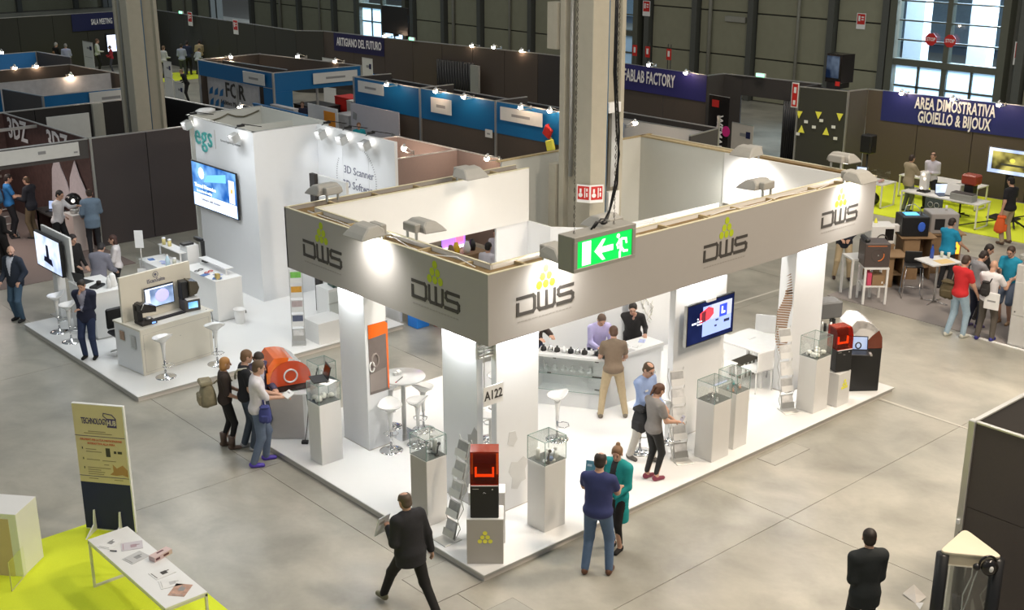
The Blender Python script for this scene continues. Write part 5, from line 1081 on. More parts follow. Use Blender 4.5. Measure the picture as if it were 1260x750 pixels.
for n_, l, x, y, h_, m_, r_ in (('clear_cylinder', 'white upright cylinder in the glass case left of the front corner', .56, 1.78, .24, WHITE, .045), ('white_cast', 'white cast on its side in the glass case right of the front corner', 1.78, .50, .10, WHITE, .09), ('ivory_figure', 'ivory figure at the left of the glass case right of the front corner', 1.56, .58, .18, mat('ivory_plaster', (.82, .8, .74)), .035), ('blue_cast', 'blue-grey block in the glass case right of the front corner', 1.66, .42, .06, mat('slate_blue', (.12, .17, .30), .5), .06)):
    t = thing(n_, l, 'exhibit', (x, y, 1.205)); part('shape', m_, t, lambda b: b.lathe([(r_, 0), (r_ * .85, h_ * .5), (r_ * .95, h_ * .8), (r_ * .5, h_)], n=12)); part('foot', ALU, t, lambda b: b.cyl((0, 0, 0), r_ * 1.05, .008, 12))
# ---------------------------------------------------------------- the neighbouring stand with the tall white wall
slab_platform('stand_platform', 'white raised floor of the neighbouring stand at left', -.72, 5.6, 9.33, 15.0)
eg = thing('display_wall', 'tall white stand wall with a raised teal lettering and a large screen', 'wall')
H4 = 4.12
part('wall_panel', WALLW, eg, lambda b: b.box(4.10, 4.16, 12.8, 15.6, 0, H4)); part('wall_panel', WALLW, eg, lambda b: b.box(4.16, 5.8, 12.8, 12.86, 0, H4))
for i, (a, c) in enumerate(((9.75, 10.75), (10.76, 11.76), (11.77, 12.8))): part('wall_panel', WALLW, eg, lambda b: b.box(5.80, 5.88, a, c, 0, H4))
part('wall_panel', MATS['unlit_wall_white'], eg, lambda b: b.box(4.16, 6.2, 15.9, 15.96, 0, H4)); part('wall_panel', MATS['unlit_wall_white'], eg, lambda b: b.box(6.14, 6.2, 12.9, 15.9, 0, H4)); part('wall_panel', MATS['unlit_wall_white'], eg, lambda b: b.box(4.16, 6.2, 14.4, 14.44, 3.0, H4 - .15))  # room interior uses the white greyed for shade
part('top_rail', ALU, eg, lambda b: [b.box(4.1, 4.16, 12.8, 15.9, H4, H4 + .02), b.box(4.1, 5.88, 12.8, 12.86, H4, H4 + .02), b.box(4.1, 6.2, 15.9, 15.96, H4, H4 + .02)])
part('cable', mat('olive_cable', (.12, .11, .07), .6), eg, lambda b: b.tube([(4.3 + .22 * k, 15.86, 4.05 - .12 * abs(sin(k * .8))) for k in range(9)] , .02, 5))
part('bundle', PAPER, eg, lambda b: b.ball((4.6, 15.9, 4.18), .16, 8, sq=(1.8, 1, .5)))
TEAL = mat('teal_gradient_lettering', (.08, .38, .36), .4, noise=.5, scale=1.5)
F_ = frame((4.095, 15.13, 3.72), (0, -1, 0))
text('lettering', 'egs', .72, F_, TEAL, eg, depth=.02, sx=.92, spacing=1.05)
text('tagline_lettering', 'Reverse Engineering Solutions', .075, frame((4.097, 13.85, 3.74), (0, -1, 0)), GREYINK, eg)
part('logo_bar', PEDG, eg, lambda b: b.box(4.094, 4.098, 14.56, 14.58, 3.5, 3.95))
F5 = frame((5.797, 11.25, 3.05), (0, -1, 0))
text('lettering', '3D Scanner', .25, F5 @ Matrix.Translation((.10, .17, 0)), mat('slate_lettering', (.16, .16, .22), .6), eg); text('lettering', '3D Software', .25, F5 @ Matrix.Translation((.10, -.17, 0)), MATS['slate_lettering'], eg)
part('lettering_dot', MATS['slate_lettering'], eg, lambda b: b.lathe([(.018, 0), (.018, .004)], (0, 0, 0), 8, F5))
part('ring_of_text', GREYINK, eg, lambda b: [b.box(-.02, .02, -.009, .009, 0, .002, F5 @ Matrix.Translation((.78 * cos(a), .78 * sin(a), 0)) @ Matrix.Rotation(a, 4, 'Z')) for a in [RAD(v) for v in list(range(-30, 75, 4)) + list(range(150, 215, 4))]])
def tvegs(t, F_):
    part('screen_picture', em('scr_white2', (.75, .82, .95), 1.), t, lambda b: b.box(-1.04, 1.04, -.53, -.22, 0, .002, F_)); part('screen_picture', em('scr_cyan', (.15, .45, .95), 1.), t, lambda b: b.prism([(-.5, .1), (.6, .25), (.6, .45), (-.3, .3)], 0, .002, F_)); part('screen_picture', em('scr_card', (.7, .75, .9), 1.), t, lambda b: [b.box(.72, .98, -.2, .35, .002, .004, F_), b.ball((-.6, .3, 0), .16, 8, F_ @ Matrix.Diagonal((1, 1, .02, 1)))]); part('screen_picture', em('scr_orange', (.9, .35, .1), 1.), t, lambda b: b.box(.8, .9, .05, .15, .004, .006, F_))
    text('screen_lettering', 'Thermal Dimension', .13, F_ @ Matrix.Translation((-.45, -.02, .003)), WHITEE, t, bold=.002); text('screen_lettering', 'in rendered reality', .10, F_ @ Matrix.Translation((-.5, -.15, .003)), WHITEE, t); text('screen_lettering', 'Software with intuitive', .10, F_ @ Matrix.Translation((-.2, -.34, .003)), MATS['slate_lettering'], t)
tv('television', 'large blue screen on the tall white wall of the neighbouring stand', (4.04, 14.6, 2.52), (0, -1, 0), 2.16, 1.12, 'blue', .95, tvegs)
def clip_lamp(label, x, y, ang, power=13):
    t = thing('arm_floodlight', label, 'floodlight', (x, y, H4), ang, 'arm floodlights on the tall white wall')
    part('arm', BLACK, t, lambda b: b.tube([(-.5, 0, .02), (0, 0, .14), (.18, 0, .06)], .011, 6)); part('joint', BLACK, t, lambda b: b.box(-.05, .12, -.03, .03, .08, .13))
    part('housing', ALU, t, lambda b: b.box(.16, .36, -.11, .11, -.16, .03, Matrix.Rotation(.35, 4, 'Y')), bevel=.01); part('front_glass', GLOW, t, lambda b: b.box(.15, .16, -.09, .09, -.14, .01, Matrix.Rotation(.35, 4, 'Y')))
    d = Vector((cos(ang), sin(ang), 0)); p = Vector((x, y, H4 - .06)) + d * .42
    spot_light('wall_wash', p, p + Vector((-d.x * .55, -d.y * .55, -1)), power, (.93, .95, 1), 115, .8, .06)
clip_lamp('arm floodlight above the screen side of the tall wall', 4.1, 13.25, pi); clip_lamp('arm floodlight at the top left end of the tall wall', 4.1, 15.5, pi)
for y, l in ((12.3, 'left of the three arm floodlights over the 3D Scanner lettering'), (11.45, 'middle one of the three arm floodlights over the 3D Scanner lettering'), (10.55, 'right of the three arm floodlights over the 3D Scanner lettering')): clip_lamp(l, 5.8, y, pi)
area_light('stand_glow', (1.6, 12.2, 5.6), 3.2, 110, (.93, .97, 1))
# dark framed panel edge and display goods at the right end of the wall
t = thing('framed_panel', 'tall dark-edged panel standing at the right end of the tall white wall', 'panel', (4.72, 11.35, .11)); part('panel', WHITE, t, lambda b: b.box(.05, .12, -1.2, .1, 0, 3.2)); part('edge_frame', GREYD, t, lambda b: b.box(-.04, .05, -.1, .1, 0, 3.22)); part('hinge', ALU, t, lambda b: b.box(-.045, -.04, -.06, .06, 1.6, 1.64))
t = rack('tall brochure rack with green, orange and white sheets beside the dark-edged panel', 3.2, 9.85, -YAW + .15, leaflets=(.6, .6, .6))
for c, col in zip([c for c in t.children if c.name.startswith('leaflet')], ((.7, .7, .7), (.12, .14, .22), (.55, .45, .45), (.75, .38, .05), (.2, .55, .1))): c.data.materials[0] = mat('egs_leaf_%g' % col[1], col, .6, noise=.3, scale=12)
t = thing('white_box_seat', 'plain white cube on the floor behind the left pillar', 'cube', (3.45, 9.45, .11)); part('box', WHITE, t, lambda b: b.box(0, .7, 0, .62, 0, .46), bevel=.004); part('foot', PEDG, t, lambda b: b.box(.02, .68, .02, .6, -.001, .006))
t = thing('glass_cabinet', 'glass-fronted white cabinet with a dark green machine on top, behind the left pillar', 'cabinet', (4.1, 10.0, .11)); part('body', WHITE, t, lambda b: b.box(0, .9, 0, .5, 0, .95)); part('shelf', ALU, t, lambda b: [b.box(-.01, .9, -.02, 0, .3, .33), b.box(-.01, .9, -.02, 0, .62, .65)]); part('front_glass', GLASS, t, lambda b: b.box(0, .9, -.02, -.015, .05, .9))
t = thing('scanner', 'dark scanner with a bright green ring on the glass-fronted cabinet', 'scanner', (4.45, 10.2, 1.06)); part('body', mat('dark_green', (.03, .07, .06), .4), t, lambda b: b.prism([(-.2, -.15), (.2, -.15), (.15, .15), (-.15, .15)], 0, .4), bevel=.02); part('green_ring', mat('mint', (.25, .75, .5), .4), t, lambda b: b.tube([(-.02 + .12 * cos(a), -.16, .22 + .12 * sin(a)) for a in [k * pi / 5 for k in range(10)]], .022, 6, True))
# screen on a post
t = thing('standing_screen', 'blue screen on a tall white post at the back left of the neighbouring stand', 'screen', (.12, 14.95, .11), 0)
part('post', WHITE, t, lambda b: b.box(-.05, .13, -.12, .12, 0, 1.75)); part('foot', ALU, t, lambda b: b.box(-.15, .25, -.3, .3, 0, .02))
part('back_board', WHITE, t, lambda b: b.box(.0, .05, -.95, .62, 1.03, 2.03)); part('casing', BLACK, t, lambda b: b.box(-.14, -.06, -.72, .70, 1.10, 1.92)); part('display', screen_mat('stand_scr', 'pale', 1.1), t, lambda b: b.box(-.145, -.14, -.69, .67, 1.13, 1.89))
part('shown_scanner', NAVY, t, lambda b: [b.prism([(-.25, -.2), (.25, -.25), (.2, -.1), (-.2, -.08)], 0, .002, frame((-.147, 0, 1.5), (0, -1, 0))), b.prism([(-.08, -.1), (.08, -.1), (.06, .2), (-.06, .2)], 0, .002, frame((-.147, 0, 1.5), (0, -1, 0)))])
# counters
def counter(label, x0, x1, y0, y1, h, parts=None, m_=WHITE):
    t = thing('display_counter', label, 'counter', (x0, y0, .11)); part('body', m_, t, lambda b: b.box(0.01, x1 - x0 - .01, .01, y1 - y0 - .01, .03, h - .03), bevel=.003); part('worktop', WHITE, t, lambda b: b.box(0, x1 - x0, 0, y1 - y0, h - .03, h), bevel=.003); part('plinth', ALU, t, lambda b: b.box(.04, x1 - x0 - .04, .04, y1 - y0 - .04, 0, .03))
    return t
counter('white counter behind the man in the dark suit', .05, .80, 12.85, 14.15, 1.04)
counter('long white counter in front of the tall white wall', 2.55, 3.22, 12.15, 13.75, .97); counter('farther white counter with a raised white shelf, left of the tall wall', 2.1, 2.75, 13.95, 15.0, .97)
t = thing('raised_shelf', 'narrow white bridge shelf standing on the farther counter', 'shelf', (2.65, 13.98, 1.08)); part('top', WHITE, t, lambda b: b.box(0, .28, 0, 1.1, .22, .24)); part('leg', WHITE, t, lambda b: [b.box(.02, .05, .02, .05, 0, .22), b.box(.02, .05, 1.05, 1.08, 0, .22), b.box(.23, .26, .02, .05, 0, .22)])
t = thing('raised_shelf', 'low white bridge shelf on the long counter', 'shelf', (2.95, 12.4, 1.08)); part('top', WHITE, t, lambda b: b.box(0, .2, 0, 1.25, .14, .16)); part('leg', WHITE, t, lambda b: [b.box(.02, .05, .02, .05, 0, .14), b.box(.02, .05, 1.2, 1.23, 0, .14)])
sm = [('jar', 'left one of the two pale yellow jars on the bridge shelf', 2.75, 14.95, 1.32, (.7, .6, .25)), ('jar', 'right one of the two pale yellow jars on the bridge shelf', 2.78, 14.72, 1.32, (.7, .6, .25)), ('bottle', 'clear blue bottle on the farther counter', 2.35, 14.0, 1.08, (.5, .68, .8)), ('jar', 'small cream pot beside the blue bottle', 2.5, 13.97, 1.08, (.6, .6, .5)), ('bottle', 'white bottle on the counter behind the suited man', .5, 13.05, 1.15, (.75, .75, .75))]
for n_, l, x, y, z, c in sm:
    t = thing(n_, l, n_, (x, y, z)); part('body', mat('c_%g_%g' % (c[0], c[2]), c, .3), t, lambda b: b.lathe([(.05, 0), (.052, .15), (.03, .2), (.02, .24)] if n_ == 'bottle' else [(.045, 0), (.045, .14)], n=12)); part('lid', PAPER, t, lambda b: b.cyl((0, 0, .24 if n_ == 'bottle' else .14), .02 if n_ == 'bottle' else .047, .03, 10))
random.seed(21)
for i in range(9):
    x, y = (random.uniform(2.2, 2.6), random.uniform(14.0, 14.9)) if i < 5 else (random.uniform(2.62, 2.9), random.uniform(12.25, 13.6))
    o = part('leaflet', (PAPER, MATS['pale_blue_print'], mat('mid_blue_print', (.1, .2, .45), .6))[i % 3], None, lambda b: b.box(-.1, .1, -.07, .07, 0, .006), loc=(x, y, 1.08 + .0015 * i), rot=(0, 0, i * .7)); tag(o, 'printed leaflet lying on the white counters of the neighbouring stand', 'leaflet', 'leaflets on the neighbouring stand counters')
t = thing('glasses_display', 'red and black spectacle frames lying on the long white counter', 'spectacles', (2.72, 12.85, 1.08), .4); part('red_frame', REDP, t, lambda b: [b.tube([(.06 * cos(a) + k * .14, .05 * sin(a), .02) for a in [j * pi / 4 for j in range(8)]], .008, 4, True) for k in range(2)]); part('black_frame', INK, t, lambda b: [b.tube([(.06 * cos(a) + k * .14, .05 * sin(a) + .28, .02) for a in [j * pi / 4 for j in range(8)]], .008, 4, True) for k in range(2)])
t = thing('sample_box', 'small yellow and clear sample box at the front of the long counter', 'box', (2.68, 12.28, 1.08)); part('block', mat('mustard', (.55, .4, .12), .5), t, lambda b: b.box(-.04, .04, -.05, .05, 0, .13)); part('glass_cover', GLASS, t, lambda b: b.box(-.06, .06, -.07, .07, 0, .16))
t = thing('arm_scanner', 'black angled scanner arm standing between the two white counters', 'scanner', (3.0, 14.1, .11)); part('box', WHITE, t, lambda b: b.box(-.18, .12, -.18, .18, 0, 1.35), bevel=.005); part('arm', BLACK, t, lambda b: [b.box(-.22, .05, -.1, .1, 1.35, 1.40), b.box(.12, .2, -.3, .06, 1.42, 1.50), b.box(.12, .2, -.34, -.26, .95, 1.46), b.box(.1, .2, -.5, -.3, .92, .99)], bevel=.01)
t = thing('waste_bin', 'small white waste bin on the floor at the end of the long counter', 'bin', (2.93, 11.85, .11)); part('body', WHITE, t, lambda b: b.lathe([(.10, 0), (.14, .32), (.125, .32), (.09, .02)], n=18, cap=False)); part('rim', WHITE, t, lambda b: b.tube([(.14 * cos(a), .14 * sin(a), .32) for a in [k * pi / 9 for k in range(18)]], .008, 5, True)); part('handle', INK, t, lambda b: b.box(.12, .16, -.02, .02, .2, .26))
t = thing('sign_stand', 'slim clear stand with two white cards at the back of the neighbouring stand', 'sign stand', (2.05, 14.75, .11), -YAW); part('pole', ALU, t, lambda b: b.tube([(0, 0, 0), (.02, 0, 1.55)], .012, 6)); part('base', ALU, t, lambda b: b.cyl((0, 0, 0), .16, .012, 18)); part('card', PAPER, t, lambda b: b.box(-.1, .1, -.02, -.012, 1.3, 1.72)); part('card', PAPER, t, lambda b: b.box(-.1, .1, -.02, -.012, .45, .8)); part('tray', GLASS, t, lambda b: b.box(-.1, .1, -.04, 0, .9, 1.1))
# items on the small counter behind the suited man
laptop('closed-looking dark laptop on the counter behind the suited man', (.3, 13.85, 1.15), 1.9); 
t = thing('handheld_scanner', 'black handheld scanner on the counter behind the suited man', 'scanner', (.35, 13.3, 1.15), .6); part('body', BLACK, t, lambda b: b.box(-.17, .17, -.1, .1, 0, .05), bevel=.015); part('handle', GREYD, t, lambda b: b.box(.02, .1, -.04, .04, .05, .12), bevel=.01)
t = thing('white_scanner', 'small white desktop scanner with an oval opening on the suited man\'s counter', 'scanner', (.62, 13.12, 1.15), -.6); part('body', WHITE, t, lambda b: b.lathe([(.09, 0), (.1, .05), (.07, .25), (.03, .30)], n=14)); part('opening', GREYM, t, lambda b: b.ball((-.07, -.02, .15), .04, 8, sq=(.4, 1, 1.6)))
# the cream counter with back board, screen and two machines
cc = thing('screen_counter', 'cream counter with a high back board and the oval-logo screen', 'counter', (-.14, 10.25, .11), .12)
part('body', CREAM, cc, lambda b: b.box(0, 1.66, 0, .95, 0, .93), bevel=.004); part('worktop', CREAM, cc, lambda b: b.box(-.01, 1.72, -.015, .98, .93, .965), bevel=.003); part('panel_line', PEDG, cc, lambda b: [b.box(.06, 1.6, -.003, 0, .84, .845), b.box(.06, .065, -.003, 0, .06, .84), b.box(1.6, 1.605, -.003, 0, .06, .84), b.box(.06, 1.6, -.003, 0, .055, .06)])
part('back_board', CREAM, cc, lambda b: b.box(.02, 1.66, .62, .68, .965, 1.90), bevel=.003); part('side_board', WALLW, cc, lambda b: b.box(-.006, 0, .02, .93, .02, .92)); part('board_screw', GREYINK, cc, lambda b: [b.ball((.9, -.004, .62), .008, 5), b.ball((.05, -.004, .55), .008, 5)])
Fc = frame((.84, .615, 1.74), (1, 0, 0)); text('lettering', 'IScanSuite', .115, Fc @ Matrix.Translation((0, -.06, 0)), MATS['slate_lettering'], cc, sx=.9, bold=.001); part('round_emblem', MATS['slate_lettering'], cc, lambda b: [b.tube([tuple(Fc @ Vector((.06 * cos(a), .06 + .06 * sin(a), .003))) for a in [k * pi / 8 for k in range(16)]], .006, 4, True), b.ball(tuple(Fc @ Vector((0, .06, .0))), .03, 8, sq=(1, .2, 1))])
part('leaflet_holder', GLASS, cc, lambda b: [b.box(-.04, -.006, .55, .75, .60, .82), b.box(-.04, -.006, .16, .34, .52, .80)]); part('brown_leaflet', mat('brown_leaf', (.45, .27, .18), .6), cc, lambda b: b.box(-.03, -.012, .58, .72, .62, .80)); part('grey_leaflet', MATS['pale_grey_print'], cc, lambda b: b.box(-.03, -.012, .18, .32, .54, .78)); part('cable', INK, cc, lambda b: b.tube([(1.62, .1, .97), (1.68, -.01, .9), (1.69, -.02, .6), (1.66, -.02, .35)], .007, 5))
def scanscr(t, F_):
    part('screen_picture', em('scr_lav', (.38, .36, .85), 1.), t, lambda b: b.ball((.06, 0, 0), .17, 12, F_ @ Matrix.Diagonal((1, .85, .02, 1)))); part('screen_picture', em('scr_lav2', (.62, .6, 1), 1.), t, lambda b: [b.ball((.0, -.03, .004), .06, 8, F_ @ Matrix.Diagonal((1, 1.3, .02, 1))), b.ball((.12, .02, .004), .05, 8, F_ @ Matrix.Diagonal((1, 1.3, .02, 1)))]); part('screen_picture', em('scr_white3', (.8, .85, .95), 1.), t, lambda b: [b.box(-.32, -.22, -.19, .19, 0, .001, F_), b.box(-.33, .33, .17, .19, 0, .001, F_)])
q = Matrix.Rotation(.12, 4, 'Z') @ Vector((.86, .60, 0))
tv('monitor', 'computer screen with a violet dental arch on the cream back board', (-.14 + q.x, 10.25 + q.y, 1.46), (cos(.12), sin(.12), 0), .70, .44, 'plan', 1., scanscr, th=.03)
def dental(label, p, rz, kind):
    t = thing('dental_scanner', label, 'scanner', p, rz)
    if kind == 0:
        part('base', GREYD, t, lambda b: b.box(-.17, .17, -.16, .16, 0, .07), bevel=.012); part('tower', BLACK, t, lambda b: b.box(-.17, -.06, -.02, .16, .07, .40), bevel=.01); part('head', BLACKG, t, lambda b: b.prism([(-.17, .28), (.17, .24), (.17, .36), (-.1, .46), (-.17, .44)], -.16, .1, Matrix(((1, 0, 0, 0), (0, 0, 1, 0), (0, 1, 0, 0), (0, 0, 0, 1)))), bevel=.01); part('turntable', ALU, t, lambda b: b.cyl((.05, -.02, .07), .06, .05, 14)); part('handle', ALU, t, lambda b: b.tube([(-.16, -.17, .35), (-.13, -.19, .43), (-.1, -.17, .46)], .008, 5)); part('blue_lamp', em('blue_lamp', (.2, .4, 1), 1.), t, lambda b: b.box(.05, .13, -.165, -.16, .02, .05))
    else:
        part('base', GREYM, t, lambda b: b.box(-.17, .17, -.15, .17, 0, .24), bevel=.012); part('tower', BLACK, t, lambda b: b.box(-.17, -.03, -.05, .17, .24, .62), bevel=.01); part('hood', mat('bronze_hood', (.10, .085, .06), .25, metal=.3), t, lambda b: b.prism([(-.03, .30), (.13, .34), (.19, .46), (.15, .6), (-.03, .64)], -.12, .17, Matrix(((1, 0, 0, 0), (0, 0, 1, 0), (0, 1, 0, 0), (0, 0, 0, 1)))), bevel=.012); part('tray', PAPER, t, lambda b: b.box(-.12, .15, -.17, .0, .25, .27)); part('touch_screen', screen_mat('touch_scr', 'blue', 1.6), t, lambda b: b.box(-.09, .11, -.156, -.15, .07, .2))
def loc_cc(x, y): v = Matrix.Rotation(.12, 4, 'Z') @ Vector((x, y, 0)); return (-.14 + v.x, 10.25 + v.y, 1.075)
dental('black dental scanner on the left end of the cream counter', loc_cc(.32, .28), .05, 0); dental('tall dark dental scanner with a small lit screen on the right of the cream counter', loc_cc(1.42, .36), -.1, 1)
t = thing('keyboard', 'long black keyboard on the cream counter between the two scanners', 'keyboard', loc_cc(.88, .30), .12); part('board', BLACK, t, lambda b: b.box(-.34, .34, -.07, .07, 0, .018), bevel=.004); part('keys', GREYD, t, lambda b: [b.box(-.32 + .045 * i, -.285 + .045 * i, -.055 + .04 * j, -.022 + .04 * j, .018, .024) for i in range(14) for j in range(3)])
t = thing('rolling_chair', 'black office chair behind the cream counter', 'chair', (.12, 11.75, .11)); part('seat', BLACK, t, lambda b: b.box(-.22, .22, -.22, .22, .42, .5), bevel=.03); part('backrest', BLACK, t, lambda b: b.box(-.2, .2, .2, .27, .5, .95), bevel=.03); part('post', ALU, t, lambda b: b.cyl((0, 0, .1), .03, .32, 10)); part('star_base', ALU, t, lambda b: [b.tube([(0, 0, .12), (.26 * cos(a), .26 * sin(a), .04)], .018, 5) for a in [k * 2 * pi / 5 for k in range(5)]])
# booth behind: plinth with a glowing exhibit, bench goods
t = thing('display_pedestal', 'pink-white pedestal between the two men at the dark booth', 'pedestal', (3.0, 20.55, 0)); part('column', mat('pink_white', (.68, .58, .54), .6), t, lambda b: b.box(-.28, .22, -.28, .28, 0, 1.0), bevel=.005); part('top', WHITE, t, lambda b: b.box(-.29, .23, -.29, .29, 1.0, 1.02))
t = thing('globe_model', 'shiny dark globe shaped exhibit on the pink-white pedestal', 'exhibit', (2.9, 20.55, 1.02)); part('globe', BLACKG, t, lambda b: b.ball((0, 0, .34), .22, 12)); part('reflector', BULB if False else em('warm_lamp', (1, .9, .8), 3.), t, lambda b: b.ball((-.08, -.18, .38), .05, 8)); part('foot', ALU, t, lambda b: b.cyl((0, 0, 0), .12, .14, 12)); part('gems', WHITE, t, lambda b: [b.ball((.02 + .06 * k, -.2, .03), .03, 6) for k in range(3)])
t = thing('work_table', 'dark desk with papers inside the 3DZ booth', 'desk', (2.2, 22.3, 0)); part('tabletop', GREYD, t, lambda b: b.box(.45, 1.05, -1.1, .6, .72, .76)); part('leg', ALU, t, lambda b: [b.box(x, x + .04, y, y + .04, 0, .72) for x in (.5, .98) for y in (-1.05, .5)]); part('modesty_panel', PRN1, t, lambda b: b.box(.5, 1.0, .5, .54, .1, .7))
laptop('small bright laptop on the dark desk of the 3DZ booth', (2.95, 22.2, .76), -YAW, s=1.1, scr=screen_mat('mini_scr', 'pale', .8))
for k in range(5): tag(part('paper_stack', PAPER, None, lambda b: b.box(-.13, .13, -.09, .09, 0, .01 + .006 * k), loc=(2.78 + .08 * k, 21.5 + .12 * (k % 3), .76), rot=(0, 0, k * .5)), 'white papers on the dark desk of the 3DZ booth', 'papers', 'papers on the 3DZ booth desk')
t = thing('white_easel', 'white slatted easel leaning in the 3DZ booth behind the visitors', 'easel', (1.9, 22.9, 0)); part('rail', WHITE, t, lambda b: [b.tube([(-.25, 0, 0), (-.12, .3, 1.1)], .02, 5), b.tube([(.25, 0, 0), (.12, .3, 1.1)], .02, 5)]); part('rung', WHITE, t, lambda b: [b.tube([(-.22 + .03 * k, .06 * k, .2 * k), (.22 - .03 * k, .06 * k, .2 * k)], .015, 5) for k in range(1, 5)])
# ---------------------------------------------------------------- right-hand stands
struct(part('trim_4', CARPG, None, lambda b: b.prism([(14.66, -8), (20.5, -8), (20.5, 4.45), (14.72, 4.45)], 0, .012)))
tag(part('floor_tape', PAPER, None, lambda b: b.box(14.58, 14.66, -4, .85, .0, .016)), 'white tape strip along the edge of the grey carpet at right', 'tape')
tag(part('floor_tape', mat('faded_white_line', (.55, .53, .47), .8), None, lambda b: b.prism([(11.2, 5.55), (15.6, 5.45), (15.6, 5.51), (11.2, 5.61)], 0, .003)), 'faded pale line on the concrete behind the meeting table', 'floor line')
tag(part('floor_tape', MATS['faded_white_line'], None, lambda b: b.prism([(9.98, .0), (10.03, .0), (9.93, -4.6), (9.88, -4.6)], 0, .003)), 'faded pale line running off the right front corner of the stand', 'floor line')
struct(part('trim_5', ACID, None, lambda b: b.prism([(22.5, 12.5), (22.9, 2), (27.5, 2), (27.0, 11.4), (26.0, 11.6)], 0, .014)))
def side_table(label, x, y, rz, w=.52, h=.90, shelf=True):
    t = thing('side_table', label, 'table', (x, y, .012), rz)
    for sx in (-1, 1):
        for sy in (-1, 1): part('leg', WHITE, t, lambda b: b.box(sx * w / 2 - .025, sx * w / 2 + .025, sy * w / 2 - .025, sy * w / 2 + .025, 0, h - .04))
    part('tabletop', WHITE, t, lambda b: b.box(-w / 2 - .03, w / 2 + .03, -w / 2 - .03, w / 2 + .03, h - .04, h))
    if shelf: part('shelf', WHITE, t, lambda b: b.box(-w / 2, w / 2, -w / 2, w / 2, h * .46, h * .46 + .04))
    return t
side_table('white stacked side table carrying the black cube printer', 15.12, 3.50, -YAW); side_table('lower white side table just behind the one with the black cube printer', 15.25, 4.02, -YAW + .2, .5, .98, False)
t = thing('box', 'pink and brown boxes on the shelf of the white side table', 'box', (15.05, 3.42, .47), -YAW); part('brown_box', CARDB, t, lambda b: b.box(-.08, .2, -.15, .15, 0, .24)); part('pink_box', mat('pink_card', (.65, .08, .16), .6), t, lambda b: b.box(-.2, -.1, -.15, .12, 0, .3)); part('white_patch', PAPER, t, lambda b: b.box(.14, .17, -.155, -.15, .05, .1))
def cube_printer(label, x, y, z, rz, w, h, m_, kind):
    t = thing('cube_printer', label, 'printer', (x, y, z), rz); part('housing', m_, t, lambda b: b.box(-w / 2, w / 2, -w * .45, w * .45, 0, h), bevel=.02)
    if kind == 0:
        part('red_arc', mat('glow_orange_print', (.9, .25, .05), .5), t, lambda b: [b.tube([(.02 + .13 * cos(a), -w * .45 - .004, h * .5 + .13 * sin(a)) for a in [RAD(v) for v in range(-90, 20, 12)]], .012, 5)]); part('ring', GREYM, t, lambda b: b.tube([(.02 + .16 * cos(a), -w * .45 - .002, h * .5 + .16 * sin(a)) for a in [k * pi / 8 for k in range(16)]], .006, 4, True)); part('hub', ALU, t, lambda b: b.ball((.02, -w * .45, h * .5), .02, 6)); part('orange_edge', MATS['glow_orange_print'], t, lambda b: b.box(-w * .4, w * .35, -w * .45 - .003, -w * .45, h * .88, h * .9)); part('top_tray', BLACK, t, lambda b: b.box(-w * .5, -w * .3, -w * .4, w * .4, h, h + .1), bevel=.03)
    if kind == 1:
        part('opening', BLACKG, t, lambda b: b.box(w * .08, w * .44, -w * .45 - .003, -w * .45, h * .2, h * .85)); part('roll', PAPER, t, lambda b: b.ball((-.1, -.2, -.0), .08, 8, sq=(1.3, 1, .8))); part('black_arc', INK, t, lambda b: b.tube([(-.02 + .15 * cos(a), -w * .45 - .02, .05 + .2 * sin(a)) for a in [k * pi / 8 for k in range(9)]], .014, 5)); part('spool', YELLOW, t, lambda b: b.lathe([(.05, 0), (.03, .08), (.01, .12)], (-.1, .1, h), 10)); part('white_flap', PAPER, t, lambda b: b.box(w / 2, w / 2 + .18, -.1, .1, h * .6, h * .95))
    if kind == 2:
        part('blue_glow', em('blue_led', (.1, .5, .9), 1.), t, lambda b: b.box(-w * .3, w * .2, -.1, .2, h, h + .01)); part('blue_logo', mat('blue_logo', (.05, .15, .7), .4), t, lambda b: b.ball((w * .22, -w * .45, h * .5), .10, 8, sq=(1, .1, 1.3))); part('hose', ALU, t, lambda b: b.tube([(-.2, .1, h), (-.15, .1, h + .2), (.05, .1, h + .24), (.2, .1, h + .12), (.25, .1, h)], .01, 5))
    if kind == 3:
        part('opening', BLACK, t, lambda b: b.box(-w * .35, .0, -w * .45 - .003, -w * .45, h * .2, h * .75)); part('spool_pin', WHITE, t, lambda b: b.cyl((.15, .1, h), .03, .12, 8)); part('side_line', ALU, t, lambda b: b.box(w * .46, w * .47, -w * .45 - .004, -w * .44, 0, h))
    return t
cube_printer('black cube printer with an orange arc on its front, on the white side table', 15.12, 3.52, .915, -YAW, .60, .58, mat('dark_mauve_case', (.085, .065, .06), .4), 0)
t = cabinet('display_plinth', 'brown board plinth under the white cube printer', 'plinth', (17.0, 4.55, 0), (.6, .6, .92), CARDB, -YAW)
cube_printer('white cube printer with a yellow spool on its top', 17.0, 4.55, .925, -YAW, .60, .46, WHITE, 1)
